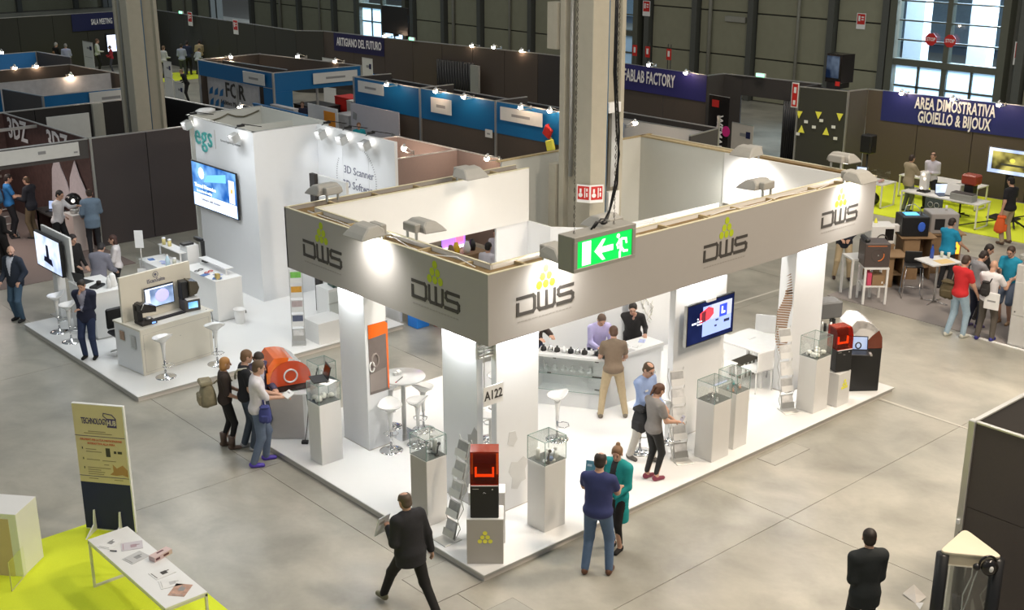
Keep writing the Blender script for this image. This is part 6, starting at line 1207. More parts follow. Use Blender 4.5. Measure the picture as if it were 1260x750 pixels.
def card_stand(label, x, y, w, h, glow=False):
    t = thing('cardboard_stand', label, 'stand', (x, y, .012), -YAW)
    part('side', CARDB, t, lambda b: [b.box(-w / 2, -w / 2 + .04, -.3, .3, 0, h - .03), b.box(w / 2 - .04, w / 2, -.3, .3, 0, h - .03)]); part('back', CARDB, t, lambda b: b.box(-w / 2, w / 2, .27, .3, 0, h - .03)); part('top', CARDB, t, lambda b: b.box(-w / 2 - .08, w / 2 + .08, -.36, .34, h - .03, h)); part('shelf', CARDB, t, lambda b: [b.box(-w / 2, w / 2, -.28, .27, .3, .33), b.box(-w / 2, .05, -.3, -.27, 0, h - .03)])
    if glow: part('lit_window', em('orange_lit_window', (1, .42, .03), 1.1), t, lambda b: b.box(.02, w / 2 - .04, -.31, -.29, h * .5, h - .08))
    return t
card_stand('brown cardboard stand under the black printer with a blue logo', 17.65, 3.95, .75, 1.10); cube_printer('black printer with a blue logo and blue light on the cardboard stand', 17.62, 4.05, 1.112, -YAW, .68, .50, BLACK, 2)
card_stand('brown cardboard stand with an orange lit window', 18.65, 3.75, .80, 1.05, True); cube_printer('grey cube printer on the stand with the orange lit window', 18.60, 3.82, 1.062, -YAW, .72, .52, mat('light_grey_case', (.34, .32, .31), .5), 3)
card_stand('low brown cardboard stand between the two printer stands', 16.6, 4.0, .6, .8)
t = thing('high_table', 'white-topped high table with a bottle and cups behind the man in red', 'table', (16.12, 2.42, .012), -.35); part('tabletop', WHITE, t, lambda b: b.box(-.42, .42, -.34, .34, 1.02, 1.05)); part('post', ALU, t, lambda b: b.cyl((0, 0, .02), .03, 1.0, 10)); part('foot', CHROME, t, lambda b: [b.tube([(0, 0, .04), (.34 * cos(a), .34 * sin(a), .015)], .014, 6) for a in [k * pi / 2 + .4 for k in range(4)]]); part('orange_mat', mat('manila', (.75, .55, .25), .6), t, lambda b: b.box(-.15, .25, -.3, .02, 1.05, 1.054))
t = thing('bottle', 'tall blue bottle on the high table', 'bottle', (16.16, 2.62, 1.065)); part('body', mat('blue_bottle', (.04, .10, .45), .2), t, lambda b: b.lathe([(.045, 0), (.045, .2), (.02, .26), (.02, .3)], n=12)); part('cap', NAVY, t, lambda b: b.cyl((0, 0, .3), .022, .03, 10))
for i, (x, y, l) in enumerate(((16.4, 2.5, 'left one of the two pale cups on the high table'), (16.45, 2.35, 'right one of the two pale cups on the high table'))): t = thing('cup', l, 'cup', (x, y, 1.065)); part('body', mat('pale_lime_cup', (.62, .66, .55), .4), t, lambda b: b.lathe([(.03, 0), (.04, .13)], n=12)); part('rim', PAPER, t, lambda b: b.tube([(.04 * cos(a), .04 * sin(a), .13) for a in [k * pi / 5 for k in range(10)]], .004, 4, True))
t = thing('bar_chair', 'black low-backed bar chair with thin chrome sled legs', 'chair', (16.15, 3.05, .012), -.9); part('seat', BLACK, t, lambda b: b.box(-.21, .21, -.2, .2, .76, .80), bevel=.015); part('backrest', BLACK, t, lambda b: b.box(-.2, .2, .17, .20, .8, 1.08), bevel=.012)
part('leg', CHROME, t, lambda b: [b.tube([(sx * .19, -.18, .76), (sx * .24, -.24, .012), (sx * .24, .24, .012), (sx * .19, .18, .76)], .009, 6) for sx in (-1, 1)]); part('footrest', CHROME, t, lambda b: b.tube([(-.22, -.21, .3), (.22, -.21, .3)], .009, 6))
t = thing('white_cabinet', 'tall white machine cabinet cut by the right edge of the picture', 'cabinet', (14.68, -1.15, .012)); part('body', mat('pale_grey_steel', (.58, .57, .55), .4), t, lambda b: b.box(0, .95, 0, 1.0, 0, 1.80), bevel=.01); part('door', MATS['pale_grey_steel'], t, lambda b: b.box(-.014, 0, .02, .98, .70, 1.42), bevel=.004); part('door', MATS['pale_grey_steel'], t, lambda b: b.box(-.014, 0, .02, .98, .04, .68), bevel=.004); part('lock', INK, t, lambda b: b.box(-.02, -.01, .9, .93, .75, .78)); part('dark_vent', BLACK, t, lambda b: b.box(.1, .8, 1.0, 1.004, .5, 1.2))
t = thing('robot_arm', 'white machine head with a red light on top of the tall white cabinet', 'machine', (15.0, -.45, 1.815)); part('base', WHITE, t, lambda b: b.box(-.15, .2, -.2, .2, 0, .12), bevel=.02); part('arm', STEELG, t, lambda b: b.box(-.3, .1, .05, .3, .08, .22), bevel=.03); part('red_lamp', em('red_lamp', (1, .15, .1), 1.2), t, lambda b: b.box(-.16, -.15, -.3, .1, .05, .1))
# green stand
def steel_desk(label, x0, x1, y0, y1, h=.75):
    t = thing('desk', label, 'desk', (x0, y0, .014)); w, d = x1 - x0, y1 - y0; part('tabletop', WHITE, t, lambda b: b.box(0, w, 0, d, h - .035, h))
    for x in (.01, w - .05):
        for y in (.01, d - .05): part('leg', WHITE, t, lambda b: b.box(x, x + .04, y, y + .04, 0, h - .035))
    part('floor_bar', WHITE, t, lambda b: [b.box(.01, w - .01, .01, .05, 0, .03), b.box(.01, w - .01, d - .05, d - .01, 0, .03)])
    return t
steel_desk('long white desk on the green carpet under the navy sign', 23.1, 23.85, 5.15, 7.65); steel_desk('white desk at the left of the green carpet, partly behind the fascia', 23.3, 24.1, 8.4, 10.0); steel_desk('small white side desk against the taupe wall behind the two men', 25.2, 25.9, 6.3, 9.0, .72)
DZ = .764
t = laptop('laptop with a bright picture on its screen on the long white desk', (23.5, 6.45, DZ), -YAW, s=1.3, scr=screen_mat('desk_lap', 'pale', 1.2))
t = thing('desk_lamp_kit', 'lit white apparatus at the left of the long white desk', 'lamp', (23.45, 7.1, DZ)); part('tower', WHITE, t, lambda b: b.box(-.1, .1, -.12, .12, .08, .62), bevel=.02); part('base', BLACK, t, lambda b: b.box(-.15, .15, -.15, .15, 0, .05)); part('lamp', em('desk_bulb', (1, .8, .6), 5.), t, lambda b: [b.ball((-.11, .0, .55), .035, 6), b.ball((-.11, -.05, .42), .03, 6), b.ball((-.11, .02, .12), .03, 6)])
t = thing('desk_printer', 'dark red and black tabletop printer at the right of the long white desk', 'printer', (23.7, 5.75, DZ)); part('black_body', BLACK, t, lambda b: b.box(-.13, .13, -.15, .15, 0, .42), bevel=.02); part('red_hood', mat('dark_red_hood', (.32, .05, .025), .3), t, lambda b: b.box(-.19, .19, -.24, .24, .42, .72), bevel=.04)
t = thing('grey_box', 'low grey box in front of the dark red printer', 'box', (23.4, 5.75, DZ)); part('body', STEELG, t, lambda b: b.box(-.22, .1, -.35, .35, 0, .2), bevel=.01); part('lid', GREYM, t, lambda b: b.box(-.2, .08, -.33, .33, .2, .22))
t = thing('white_printer', 'small white slanted machine beside the dark red printer', 'printer', (23.75, 6.25, DZ)); part('body', WHITE, t, lambda b: b.prism([(-.2, 0), (.2, 0), (.2, .3), (-.1, .35)], -.22, .22, Matrix(((1, 0, 0, 0), (0, 0, 1, 0), (0, 1, 0, 0), (0, 0, 0, 1)))), bevel=.01); part('slot', INK, t, lambda b: b.box(-.16, -.155, -.15, .15, .1, .13))
t = thing('circuit_sign', 'small dark panel hung on the front of the long white desk', 'panel', (23.06, 6.5, .375)); part('panel', mat('dark_teal_panel', (.06, .08, .08), .5, noise=.6, scale=20), t, lambda b: b.box(-.03, 0, -.28, .28, 0, .36)); part('circle', ALU, t, lambda b: [b.tube([(-.035, .1 + .08 * cos(a), .16 + .08 * sin(a)) for a in [k * pi / 5 for k in range(10)]], .01, 4, True), b.tube([(-.035, -.1 + .08 * cos(a), .16 + .08 * sin(a)) for a in [k * pi / 5 for k in range(10)]], .01, 4, True)])
for k in range(3): tag(part('paper_sheet', PAPER, None, lambda b: b.box(-.12, .12, -.15, .15, 0, .006), loc=(23.3, 6.2 + .45 * k, DZ + .001 * k), rot=(0, 0, .4 * k)), 'white sheet on the long desk of the green stand', 'paper', 'papers on the long desk')
t = thing('office_chair', 'grey rounded chair behind the long white desk', 'chair', (24.35, 6.35, .014)); part('backrest', STEELG, t, lambda b: b.lathe([(.05, 0), (.26, .1), (.28, .3), (.2, .42)], (0, 0, .55), 12)); part('seat', STEELG, t, lambda b: b.box(-.24, .24, -.24, .24, .42, .5), bevel=.04); part('post', BLACK, t, lambda b: b.cyl((0, 0, .05), .03, .38, 8)); part('star_base', BLACK, t, lambda b: [b.tube([(0, 0, .08), (.3 * cos(a), .3 * sin(a), .03)], .02, 5) for a in [k * 2 * pi / 5 for k in range(5)]])
t = thing('office_chair', 'black castor base of a chair near the man in black at right', 'chair', (24.2, 4.6, .014)); part('star_base', BLACK, t, lambda b: [b.tube([(0, 0, .25), (.35 * cos(a), .35 * sin(a), .05)], .03, 5) for a in [k * 2 * pi / 5 for k in range(5)]]); part('post', BLACK, t, lambda b: b.cyl((0, 0, .2), .03, .3, 8))
t = tv('standing_screen', 'wide screen with a gold jewel picture at the right edge over the green stand', (25.0, 5.28, 1.74), (.05, -1, 0), 1.35, .78, 'pale', 1.1, lambda t, F_: [part('screen_picture', screen_mat('gold_pic', 'photo', .8), t, lambda b: b.box(-.54, .54, -.26, .28, 0, .003, F_)), part('screen_picture', em('scr_gold', (.55, .5, .08), 1.), t, lambda b: b.ball((.08, .06, .004), .17, 10, F_ @ Matrix.Diagonal((1, .8, .02, 1)))), part('screen_picture', em('scr_bk', (.03, .03, .02), 1.), t, lambda b: b.box(-.25, .45, -.12, -.06, .003, .006, F_))])
part('post', BLACK, t, lambda b: b.box(.02, .1, -.1, .1, -1.72, -.3)); part('foot', BLACK, t, lambda b: b.box(-.3, .3, -.4, .4, -1.72, -1.68))
t = thing('loudspeaker', 'black loudspeaker on a stand in front of the olive cabin side', 'loudspeaker', (24.7, 9.9, .014)); part('cabinet', BLACK, t, lambda b: b.box(-.18, .18, -.2, .2, 1.35, 1.95), bevel=.03); part('pole', BLACK, t, lambda b: b.cyl((0, 0, .02), .03, 1.35, 8)); part('foot', BLACK, t, lambda b: [b.tube([(0, 0, .35), (.35 * cos(a), .35 * sin(a), .01)], .015, 5) for a in (.5, 2.6, 4.7)])
t = tv('small_monitor', 'small lit monitor on the white desk at the left of the green carpet', (23.6, 9.35, 1.02), (.3, -1, 0), .34, .30, 'pale', 1.3)
part('foot', BLACK, t, lambda b: b.box(-.1, .1, -.1, .1, -.255, -.14))
t = thing('clear_box', 'clear box with small pink goods on the left white desk', 'box', (23.6, 8.75, DZ)); part('glass', GLASS, t, lambda b: b.box(-.25, .25, -.25, .25, 0, .35)); part('goods', mat('pale_pink', (.7, .4, .42), .5), t, lambda b: [b.ball((.1 * k - .1, -.1, .06), .05, 6) for k in range(3)])
t = thing('backpack', 'black bag on the green carpet under the left white desk', 'bag', (23.6, 8.9, .014)); part('body', BLACK, t, lambda b: b.ball((0, 0, .2), .22, 10, sq=(.8, 1.1, .95))); part('strap', BLACK, t, lambda b: b.tube([(0, -.1, .38), (.02, 0, .48), (0, .1, .38)], .015, 5))
t = thing('cable_pole', 'slim dark pole lying on the green carpet below the long desk', 'pole', (23.3, 4.6, .03)); part('pole', GREYD, t, lambda b: b.tube([(-.2, 1.2, 0), (1.2, -.3, .35)], .018, 6)); part('head', BLACK, t, lambda b: b.ball((-.2, 1.25, .04), .07, 8))

# ---------------------------------------------------------------- lower right: dark booth corner and triangular showcase
t = thing('exhibition_booth', 'dark brown booth corner at the lower right edge of the picture', 'booth')
BR = mat('dark_brown_panel', (.10, .082, .072), .75, noise=.06, scale=30, bump=.1)
part('wall_panel', BR, t, lambda b: b.box(3.70, 3.74, -9, -5.02, 0, 1.86)); part('wall_panel', BR, t, lambda b: b.box(3.70, 3.74, -9, -5.02, 1.868, 3.0)); part('wall_panel', GREYM, t, lambda b: b.box(3.76, 8, -5.0, -4.96, 0, 3.0))
part('corner_post', ALU, t, lambda b: b.box(3.66, 3.76, -5.02, -4.93, 0, 3.03), bevel=.01); part('top_rail', ALU, t, lambda b: [b.box(3.69, 3.75, -9, -5.0, 3.0, 3.02), b.box(3.76, 8, -5.01, -4.95, 3.0, 3.02)]); part('clip', PAPER, t, lambda b: b.box(3.63, 3.66, -4.99, -4.95, 1.62, 1.68)); part('inner_wall', GREYD, t, lambda b: b.box(3.74, 8, -9.04, -9, 0, 3))
t = thing('triangular_showcase', 'triangular cream-topped showcase with black corner posts at the lower right', 'showcase', (0, 0, 0))
P3 = [(2.92, -5.42), (2.20, -5.50), (2.62, -6.06)]; cx_, cy_ = sum(p[0] for p in P3) / 3, sum(p[1] for p in P3) / 3
def rt(f, r=.12):
    out = []
    for i in range(3):
        p, a, c = Vector(P3[i]), Vector(P3[i - 1]), Vector(P3[(i + 1) % 3]); ctr = Vector((cx_, cy_))
        p = ctr + (p - ctr) * f; a = ctr + (a - ctr) * f; c = ctr + (c - ctr) * f
        for k in range(5): s_ = k / 4; q = (p + (a - p).normalized() * r * (1 - s_)) * (1 - s_) + (p + (c - p).normalized() * r * s_) * s_ ; out.append(tuple(q))
    return out
part('top', mat('cream_top', (.66, .60, .46), .5), t, lambda b: b.prism(rt(1.03), 1.97, 2.0), bevel=.006); part('top_band', mat('cream_band', (.6, .53, .4), .5), t, lambda b: b.prism(rt(1.0), 1.84, 1.97)); part('band_edge', CREAM, t, lambda b: b.prism(rt(1.02), 1.83, 1.845))
for i, p in enumerate(P3): part('corner_post', BLACK, t, lambda b: b.cyl((cx_ + (p[0] - cx_) * .86, cy_ + (p[1] - cy_) * .86, 0), .075, 1.96, 16))
part('glass_side', GLASS, t, lambda b: [seg(b, (cx_ + (P3[i][0] - cx_) * .8, cy_ + (P3[i][1] - cy_) * .8), (cx_ + (P3[(i + 1) % 3][0] - cx_) * .8, cy_ + (P3[(i + 1) % 3][1] - cy_) * .8), .3, 1.84, .005) for i in range(3)]); part('plinth', BLACK, t, lambda b: b.prism(rt(.98), 0, .3))
part('cable', PAPER, t, lambda b: b.tube([(2.55, -5.75, 1.84), (2.62, -5.72, 1.6), (2.5, -5.70, 1.4), (2.6, -5.66, 1.15), (2.4, -5.64, .95), (2.3, -5.6, .6)], .008, 6)); part('cable', PAPER, t, lambda b: b.tube([(2.66, -5.8, 1.84), (2.55, -5.78, 1.6), (2.65, -5.7, 1.3), (2.5, -5.66, .9)], .008, 6)); part('exhibit', BLACKG, t, lambda b: b.lathe([(.09, .3), (.11, .9), (.05, 1.0), (.07, 1.3)], (cx_ + .02, cy_ + .06, 0), 12))
t = thing('headphones', 'black headphones hung on the corner of the triangular showcase', 'headphones', (2.47, -5.96, 1.93), -YAW + .1)
part('headband', BLACKG, t, lambda b: b.tube([(.10 * cos(a), 0, .10 * sin(a)) for a in [RAD(v) for v in range(-20, 201, 15)]], .014, 7)); part('ear_cup', BLACKG, t, lambda b: b.lathe([(.05, -.02), (.095, 0), (.095, .05), (.06, .07)], (0, 0, 0), 18, Matrix.Translation((0, -.02, -.02)) @ Matrix.Rotation(pi / 2, 4, 'X'))); part('ear_cup', BLACK, t, lambda b: b.ball((-.13, .0, -.03), .045, 8)); part('ear_pad', PAPER, t, lambda b: b.ball((.0, -.09, -.02), .028, 8, sq=(1, .4, 1.4)))
t = thing('crumpled_sheet', 'clear crumpled sheet on the floor left of the triangular showcase', 'sheet', (4.15, -4.25, 0)); part('sheet', mat('milky_sheet', (.62, .58, .53), .3), t, lambda b: b.add([(-.12, -.1, .0), (.1, -.12, .03), (.16, .12, .10), (-.05, .16, .02), (0, 0, .07)], [(0, 1, 4), (1, 2, 4), (2, 3, 4), (3, 0, 4)])); part('fold', PAPER, t, lambda b: b.add([(-.2, -.2, 0), (-.08, -.18, .05), (-.1, -.06, .0)], [(0, 1, 2)]))

# ---------------------------------------------------------------- lower left: acid green stand
struct(part('trim_6', ACID, None, lambda b: b.box(-9.5, -3.05, -6, 5.33, 0, .012)))
t = thing('information_totem', 'cream and navy TECHNOLOGY HUB information panel on the green carpet', 'totem', (-3.53, 5.20, .012), atan2(-.64, .49))
CT = mat('totem_cream', (.66, .56, .34), .7, noise=.04)
part('panel', WHITE, t, lambda b: b.box(0, .82, 0, .05, 0, 2.07)); part('cream_print', CT, t, lambda b: b.box(.002, .80, -.004, 0, .80, 2.06)); part('navy_print', NAVY, t, lambda b: b.box(.002, .80, -.004, 0, .02, .80))
Ft = frame((0, -.004, 0), (1, 0, 0)); HUBC = mat('hub_violet', (.06, .04, .16), .6)
text('lettering', 'TECHNOLOGY', .135, Ft @ Matrix.Translation((.335, 1.80, .001)), HUBC, t, sx=.45, bold=.002); part('hub_box', HUBC, t, lambda b: [b.box(.54, .69, 1.72, 1.86, 0, .003, Ft)] + strokes(b, [[(.53, 1.86), (.50, 1.92), (.63, 1.95), (.69, 1.86)]], .008, Ft) if False else b.box(.54, .69, 1.72, 1.86, 0, .003, Ft))
part('hub_outline', HUBC, t, lambda b: strokes(b, [[(.54, 1.86), (.49, 1.90), (.50, 1.945), (.63, 1.925), (.69, 1.86)]], .009, Ft)); text('lettering', 'HUB', .12, Ft @ Matrix.Translation((.615, 1.79, .004)), mat('pale_lettering', (.7, .62, .5), .6), t, sx=.58, bold=.002)
part('rule', HUBC, t, lambda b: [b.box(.0, .80, 1.555, 1.563, 0, .002, Ft), b.box(.0, .80, .90, .908, 0, .002, Ft)]); RT_ = mat('red_text', (.62, .13, .08), .6)
text('lettering', 'STRUMENTI PER LA TUA PARTECIPAZIONE', .045, Ft @ Matrix.Translation((.41, 1.50, .001)), RT_, t, sx=.78); text('lettering', 'INTERATTIVA ALLA FIERA', .045, Ft @ Matrix.Translation((.41, 1.44, .001)), RT_, t, sx=.85)
TX = mat('faint_text', (.30, .24, .15), .7)
part('small_print', TX, t, lambda b: [b.box(x0, x1, z, z + .012, 0, .0015, Ft) for (x0, x1, z) in ((.15, .32, 1.34), (.15, .40, 1.30), (.15, .36, 1.17), (.40, .62, 1.165), (.42, .50, 1.10), (.15, .52, 1.04), (.15, .36, 1.005), (.15, .42, .97), (.15, .4, .935), (.22, .5, 1.63), (.15, .6, 1.60), (.15, .30, .86), (.56, .70, .86))]); part('tick_mark', INK, t, lambda b: [b.box(.09, .105, z, z + .035, 0, .002, Ft) for z in (1.34, 1.17, 1.02)])
part('phone_picture', INK, t, lambda b: [b.box(.47, .54, 1.24, 1.38, 0, .002, Ft)]); part('badge_picture', INK, t, lambda b: [b.box(.60, .64, 1.30, 1.34, 0, .002, Ft), b.box(.66, .73, 1.30, 1.34, 0, .002, Ft)])
part('hand_picture', mat('tan_print', (.45, .25, .10), .6), t, lambda b: b.prism([(.50, .95), (.56, 1.0), (.56, 1.12), (.62, 1.06), (.72, 1.12), (.79, 1.04), (.79, .93), (.7, .96), (.6, .94)][::-1], 0, .002, Ft))
for x in (.16, .58): part('foot_bracket', WHITE, t, lambda b: b.prism([(-.32, 0), (0, 0), (0, .34), (-.03, .34), (-.07, .12)][::1], x, x + .02, Matrix(((0, 0, 1, 0), (1, 0, 0, 0), (0, 1, 0, 0), (0, 0, 0, 1)))))
t = thing('display_table', 'narrow white steel-framed table with printed leaflets on the green carpet', 'table', (-4.16, 1.22, .012)); w, d, h = .58, 2.30, .74
part('tabletop', WHITE, t, lambda b: b.box(0, w, 0, d, h - .03, h), bevel=.003); FRW = mat('white_steel', (.68, .67, .62), .4)
for y in (.0, d - .035): part('leg_frame', FRW, t, lambda b: [b.box(0, .03, y, y + .035, 0, h - .03), b.box(w - .03, w, y, y + .035, 0, h - .03), b.box(.03, w - .03, y, y + .035, 0, .03), b.box(0, w, y, y + .035, h - .06, h - .03)])
for y in (0.,): part('side_rail', FRW, t, lambda b: [b.box(0, .03, .035, d - .035, h - .06, h - .03), b.box(w - .03, w, .035, d - .035, h - .06, h - .03)])
TZ = .753
for (x, y, r, l, m_, pm) in ((-3.98, 3.22, .5, 'white sheet at the far end of the leaflet table', PAPER, GREYINK), (-3.78, 2.95, -.4, 'magazine page with a pink and grey picture on the leaflet table', mat('lilac_page', (.62, .58, .62), .6), mat('pink_grey_print', (.45, .32, .36), .6)), (-3.88, 2.62, .2, 'grey drawing sheet near the middle of the leaflet table', MATS['pale_grey_print'], GREYINK), (-3.80, 2.02, .05, 'white sheet with a black drawing on the leaflet table', PAPER, INK), (-3.83, 1.72, -.3, 'white leaflet beneath the orange magazine', PAPER, MATS['pale_grey_print']), (-3.82, 1.48, .7, 'small magazine with an orange and grey cover near the near end of the table', mat('orange_grey_cover', (.50, .30, .22), .5, noise=.6, scale=18), GREYINK)):
    t = thing('leaflet', l, 'leaflet', (x, y, TZ), r); part('sheet', m_, t, lambda b: b.box(-.14, .14, -.11, .11, 0, .005)); part('print', pm, t, lambda b: [b.box(-.12, -.11, -.08, .08, .005, .006), b.box(-.02, .06, -.05, .03, .005, .006), b.box(.05, .1, -.0, .02, .005, .006)])
t = thing('box', 'pink and dark patterned box on the leaflet table', 'box', (-3.62, 2.42, TZ), .25); part('body', mat('pink_carton', (.68, .52, .50), .6), t, lambda b: b.box(-.15, .15, -.06, .06, 0, .07), bevel=.003); part('dark_pattern', mat('maroon', (.12, .03, .04), .6), t, lambda b: [b.box(-.13, -.06, -.061, -.06, .02, .05), b.box(.0, .09, -.061, -.06, .02, .05), b.box(-.05, .06, .0, .03, .07, .071)])
t = thing('pen', 'short dark pen on the sheet at the far end of the leaflet table', 'pen', (-4.04, 2.98, TZ + .006), -.9); part('barrel', INK, t, lambda b: b.box(-.04, .04, -.006, .006, 0, .01)); part('cap', NAVY, t, lambda b: b.box(.04, .055, -.007, .007, 0, .012))
t = thing('white_display_box', 'large white open-fronted display box at the lower left edge', 'display box', (-4.78, 4.43, .012), RAD(40)); part('side', WHITE, t, lambda b: b.box(0, .56, 0, .9, 0, .98), bevel=.004); part('tan_panel', mat('tan_front', (.62, .48, .30), .6), t, lambda b: b.box(-.006, 0, .12, .9, .0, .90))
t = thing('acrylic_stand', 'clear acrylic sheet stand in front of the white display box', 'stand', (-5.05, 4.15, .012), RAD(45)); part('sheet', GLASS, t, lambda b: b.box(0, .50, 0, .008, 0, .45)); part('edge', mat('yellowish_edge', (.6, .58, .3), .3), t, lambda b: [b.box(0, .008, -.002, .01, 0, .45), b.box(0, .5, -.002, .01, 0, .008), b.box(.492, .5, -.002, .01, 0, .45)])

for (y, z, l, m_, r) in ((15.44, 2.38, 'red square cushion hung on the third blue panel beside the near column', REDP, .5), (15.32, 1.98, 'yellow square cushion hung below the red one beside the near column', YELLOW, -.3)):
    t = thing('cushion', l, 'cushion', (15.78, y, z)); part('pad', m_, t, lambda b: b.box(-.08, .02, -.17, .17, -.17, .17, Matrix.Rotation(r, 4, 'X')), bevel=.03); part('tab', m_, t, lambda b: b.box(-.01, .01, -.03, .03, .17, .24))
t = thing('floor_hatch', 'thin square floor plate in the concrete near the glass pedestals', 'hatch', (6.6, -.25, 0)); part('frame', MATS['hatch_frame'], t, lambda b: b.box(-.5, .5, -.2, .18, 0, .003)); part('cover', MATS['hatch_cover'], t, lambda b: b.box(-.49, .49, -.19, .17, 0, .005))
# ---------------------------------------------------------------- people: a signed-distance body turned into one surface
def snet(F, org, h):
    nx, ny, nz = F.shape
    I = F < 0
    c = np.zeros((nx - 1, ny - 1, nz - 1), np.int8)
    for a in (0, 1):
        for b in (0, 1):
            for d in (0, 1): c += I[a:nx - 1 + a, b:ny - 1 + b, d:nz - 1 + d]
    mask = (c > 0) & (c < 8)
    idx = np.argwhere(mask); n = len(idx)
    if n == 0: return np.zeros((0, 3)), np.zeros((0, 4), int)
    ids = -np.ones(mask.shape, int); ids[mask] = np.arange(n)
    acc = np.zeros((n, 3)); cnt = np.zeros(n)
    offs = [(a, b, d) for a in (0, 1) for b in (0, 1) for d in (0, 1)]
    val = {o: F[idx[:, 0] + o[0], idx[:, 1] + o[1], idx[:, 2] + o[2]] for o in offs}
    for o in offs:
        for ax in range(3):
            if o[ax] == 0:
                q = list(o); q[ax] = 1; q = tuple(q); va, vb = val[o], val[q]
                cr = (va < 0) != (vb < 0)
                t = np.where(cr, va / np.where(np.abs(va - vb) < 1e-12, 1, va - vb), 0)
                p = np.tile(np.array(o, float), (n, 1)); p[:, ax] = t
                acc[cr] += p[cr]; cnt[cr] += 1
    V = (idx + acc / np.maximum(cnt, 1)[:, None]) * h + org
    quads = []
    for ax in range(3):
        b_, c_ = [(1, 2), (2, 0), (0, 1)][ax]
        sl0 = [slice(None)] * 3; sl1 = [slice(None)] * 3
        sl0[ax] = slice(0, -1); sl1[ax] = slice(1, None)
        A, B = I[tuple(sl0)], I[tuple(sl1)]
        e = np.argwhere(A != B)
        e = e[(e[:, b_] > 0) & (e[:, c_] > 0) & (e[:, b_] < F.shape[b_] - 1) & (e[:, c_] < F.shape[c_] - 1)]
        if not len(e): continue
        def cell(db, dc):
            q = e.copy(); q[:, b_] -= db; q[:, c_] -= dc; return ids[q[:, 0], q[:, 1], q[:, 2]]
        Q = np.stack([cell(1, 1), cell(0, 1), cell(0, 0), cell(1, 0)], 1)
        fl = ~A[e[:, 0], e[:, 1], e[:, 2]]
        Q[fl] = Q[fl][:, ::-1]
        quads.append(Q)
    Q = np.concatenate(quads); Q = Q[(Q >= 0).all(1)]
    return V, Q

class Field:
    def __init__(s, lo, hi, h):
        s.h = h; s.lo = np.array(lo, float); n = np.ceil((np.array(hi) - s.lo) / h).astype(int) + 1
        s.n = n; s.ax = [s.lo[i] + h * np.arange(n[i]) for i in range(3)]; s.F = np.full(tuple(n), 1.0)
    def _sl(s, lo, hi):
        a = np.clip(((np.array(lo) - s.lo) / s.h).astype(int), 0, s.n); b = np.clip(((np.array(hi) - s.lo) / s.h).astype(int) + 2, 0, s.n)
        return tuple(slice(a[i], b[i]) for i in range(3))
    def _put(s, sl, d, k, sub=False):
        f = s.F[sl]
        if sub: s.F[sl] = np.maximum(f, -d); return
        if k > 0:
            hh = np.clip(.5 + .5 * (f - d) / k, 0, 1); s.F[sl] = f + (d - f) * hh - k * hh * (1 - hh)
        else: s.F[sl] = np.minimum(f, d)
    def cap(s, a, b, ra, rb, k=.02, sub=False, flat=None):
        a = np.array(a, float); b = np.array(b, float); m = max(ra, rb) + .08
        sl = s._sl(np.minimum(a, b) - m, np.maximum(a, b) + m)
        X, Y, Z = np.meshgrid(s.ax[0][sl[0]], s.ax[1][sl[1]], s.ax[2][sl[2]], indexing='ij')
        if X.size == 0: return
        d = b - a; L = d @ d + 1e-9
        t = np.clip(((X - a[0]) * d[0] + (Y - a[1]) * d[1] + (Z - a[2]) * d[2]) / L, 0, 1)
        D = np.sqrt((X - a[0] - t * d[0]) ** 2 + (Y - a[1] - t * d[1]) ** 2 + (Z - a[2] - t * d[2]) ** 2) - (ra + (rb - ra) * t)
        s._put(sl, D, k, sub)
    def ell(s, c, r, R=None, k=.03, sub=False):
        c = np.array(c, float); r = np.array(r, float); m = r.max() + .08
        sl = s._sl(c - m, c + m)
        X, Y, Z = np.meshgrid(s.ax[0][sl[0]], s.ax[1][sl[1]], s.ax[2][sl[2]], indexing='ij')
        if X.size == 0: return
        P = np.stack([X - c[0], Y - c[1], Z - c[2]], -1)
        if R is not None: P = P @ R            # world -> local
        q = P / r; n0 = np.sqrt((q ** 2).sum(-1)); n1 = np.sqrt(((P / r ** 2) ** 2).sum(-1)) + 1e-9
        D = n0 * (n0 - 1) / n1
        s._put(sl, D, k, sub)
    def mesh(s): return snet(s.F, s.lo, s.h)

def rotm(ax, a):
    c, s_ = cos(a), sin(a)
    return np.array({'x': [[1, 0, 0], [0, c, -s_], [0, s_, c]], 'y': [[c, 0, s_], [0, 1, 0], [-s_, 0, c]], 'z': [[c, -s_, 0], [s_, c, 0], [0, 0, 1]]}[ax])

def ik(a, t, l1, l2, pole):
    a = np.array(a, float); t = np.array(t, float); d = t - a; L = np.linalg.norm(d)
    mx = (l1 + l2) * .995
    if L > mx: d = d * mx / L; L = mx; t = a + d
    L = max(L, abs(l1 - l2) + .02)
    u_ = d / (np.linalg.norm(d) + 1e-9); x = (l1 * l1 - l2 * l2 + L * L) / (2 * L); hh = math.sqrt(max(l1 * l1 - x * x, 0))
    p = np.array(pole, float); p = p - u_ * (p @ u_); p /= (np.linalg.norm(p) + 1e-9)
    return a + u_ * x + p * hh, t

FM = {}
def cloth(col, rough=.85):
    k = tuple(round(c, 3) for c in col)
    if k not in FM: FM[k] = mat('cloth_%02d' % len(FM), col, rough, noise=.12, scale=18, bump=.25)
    return FM[k]

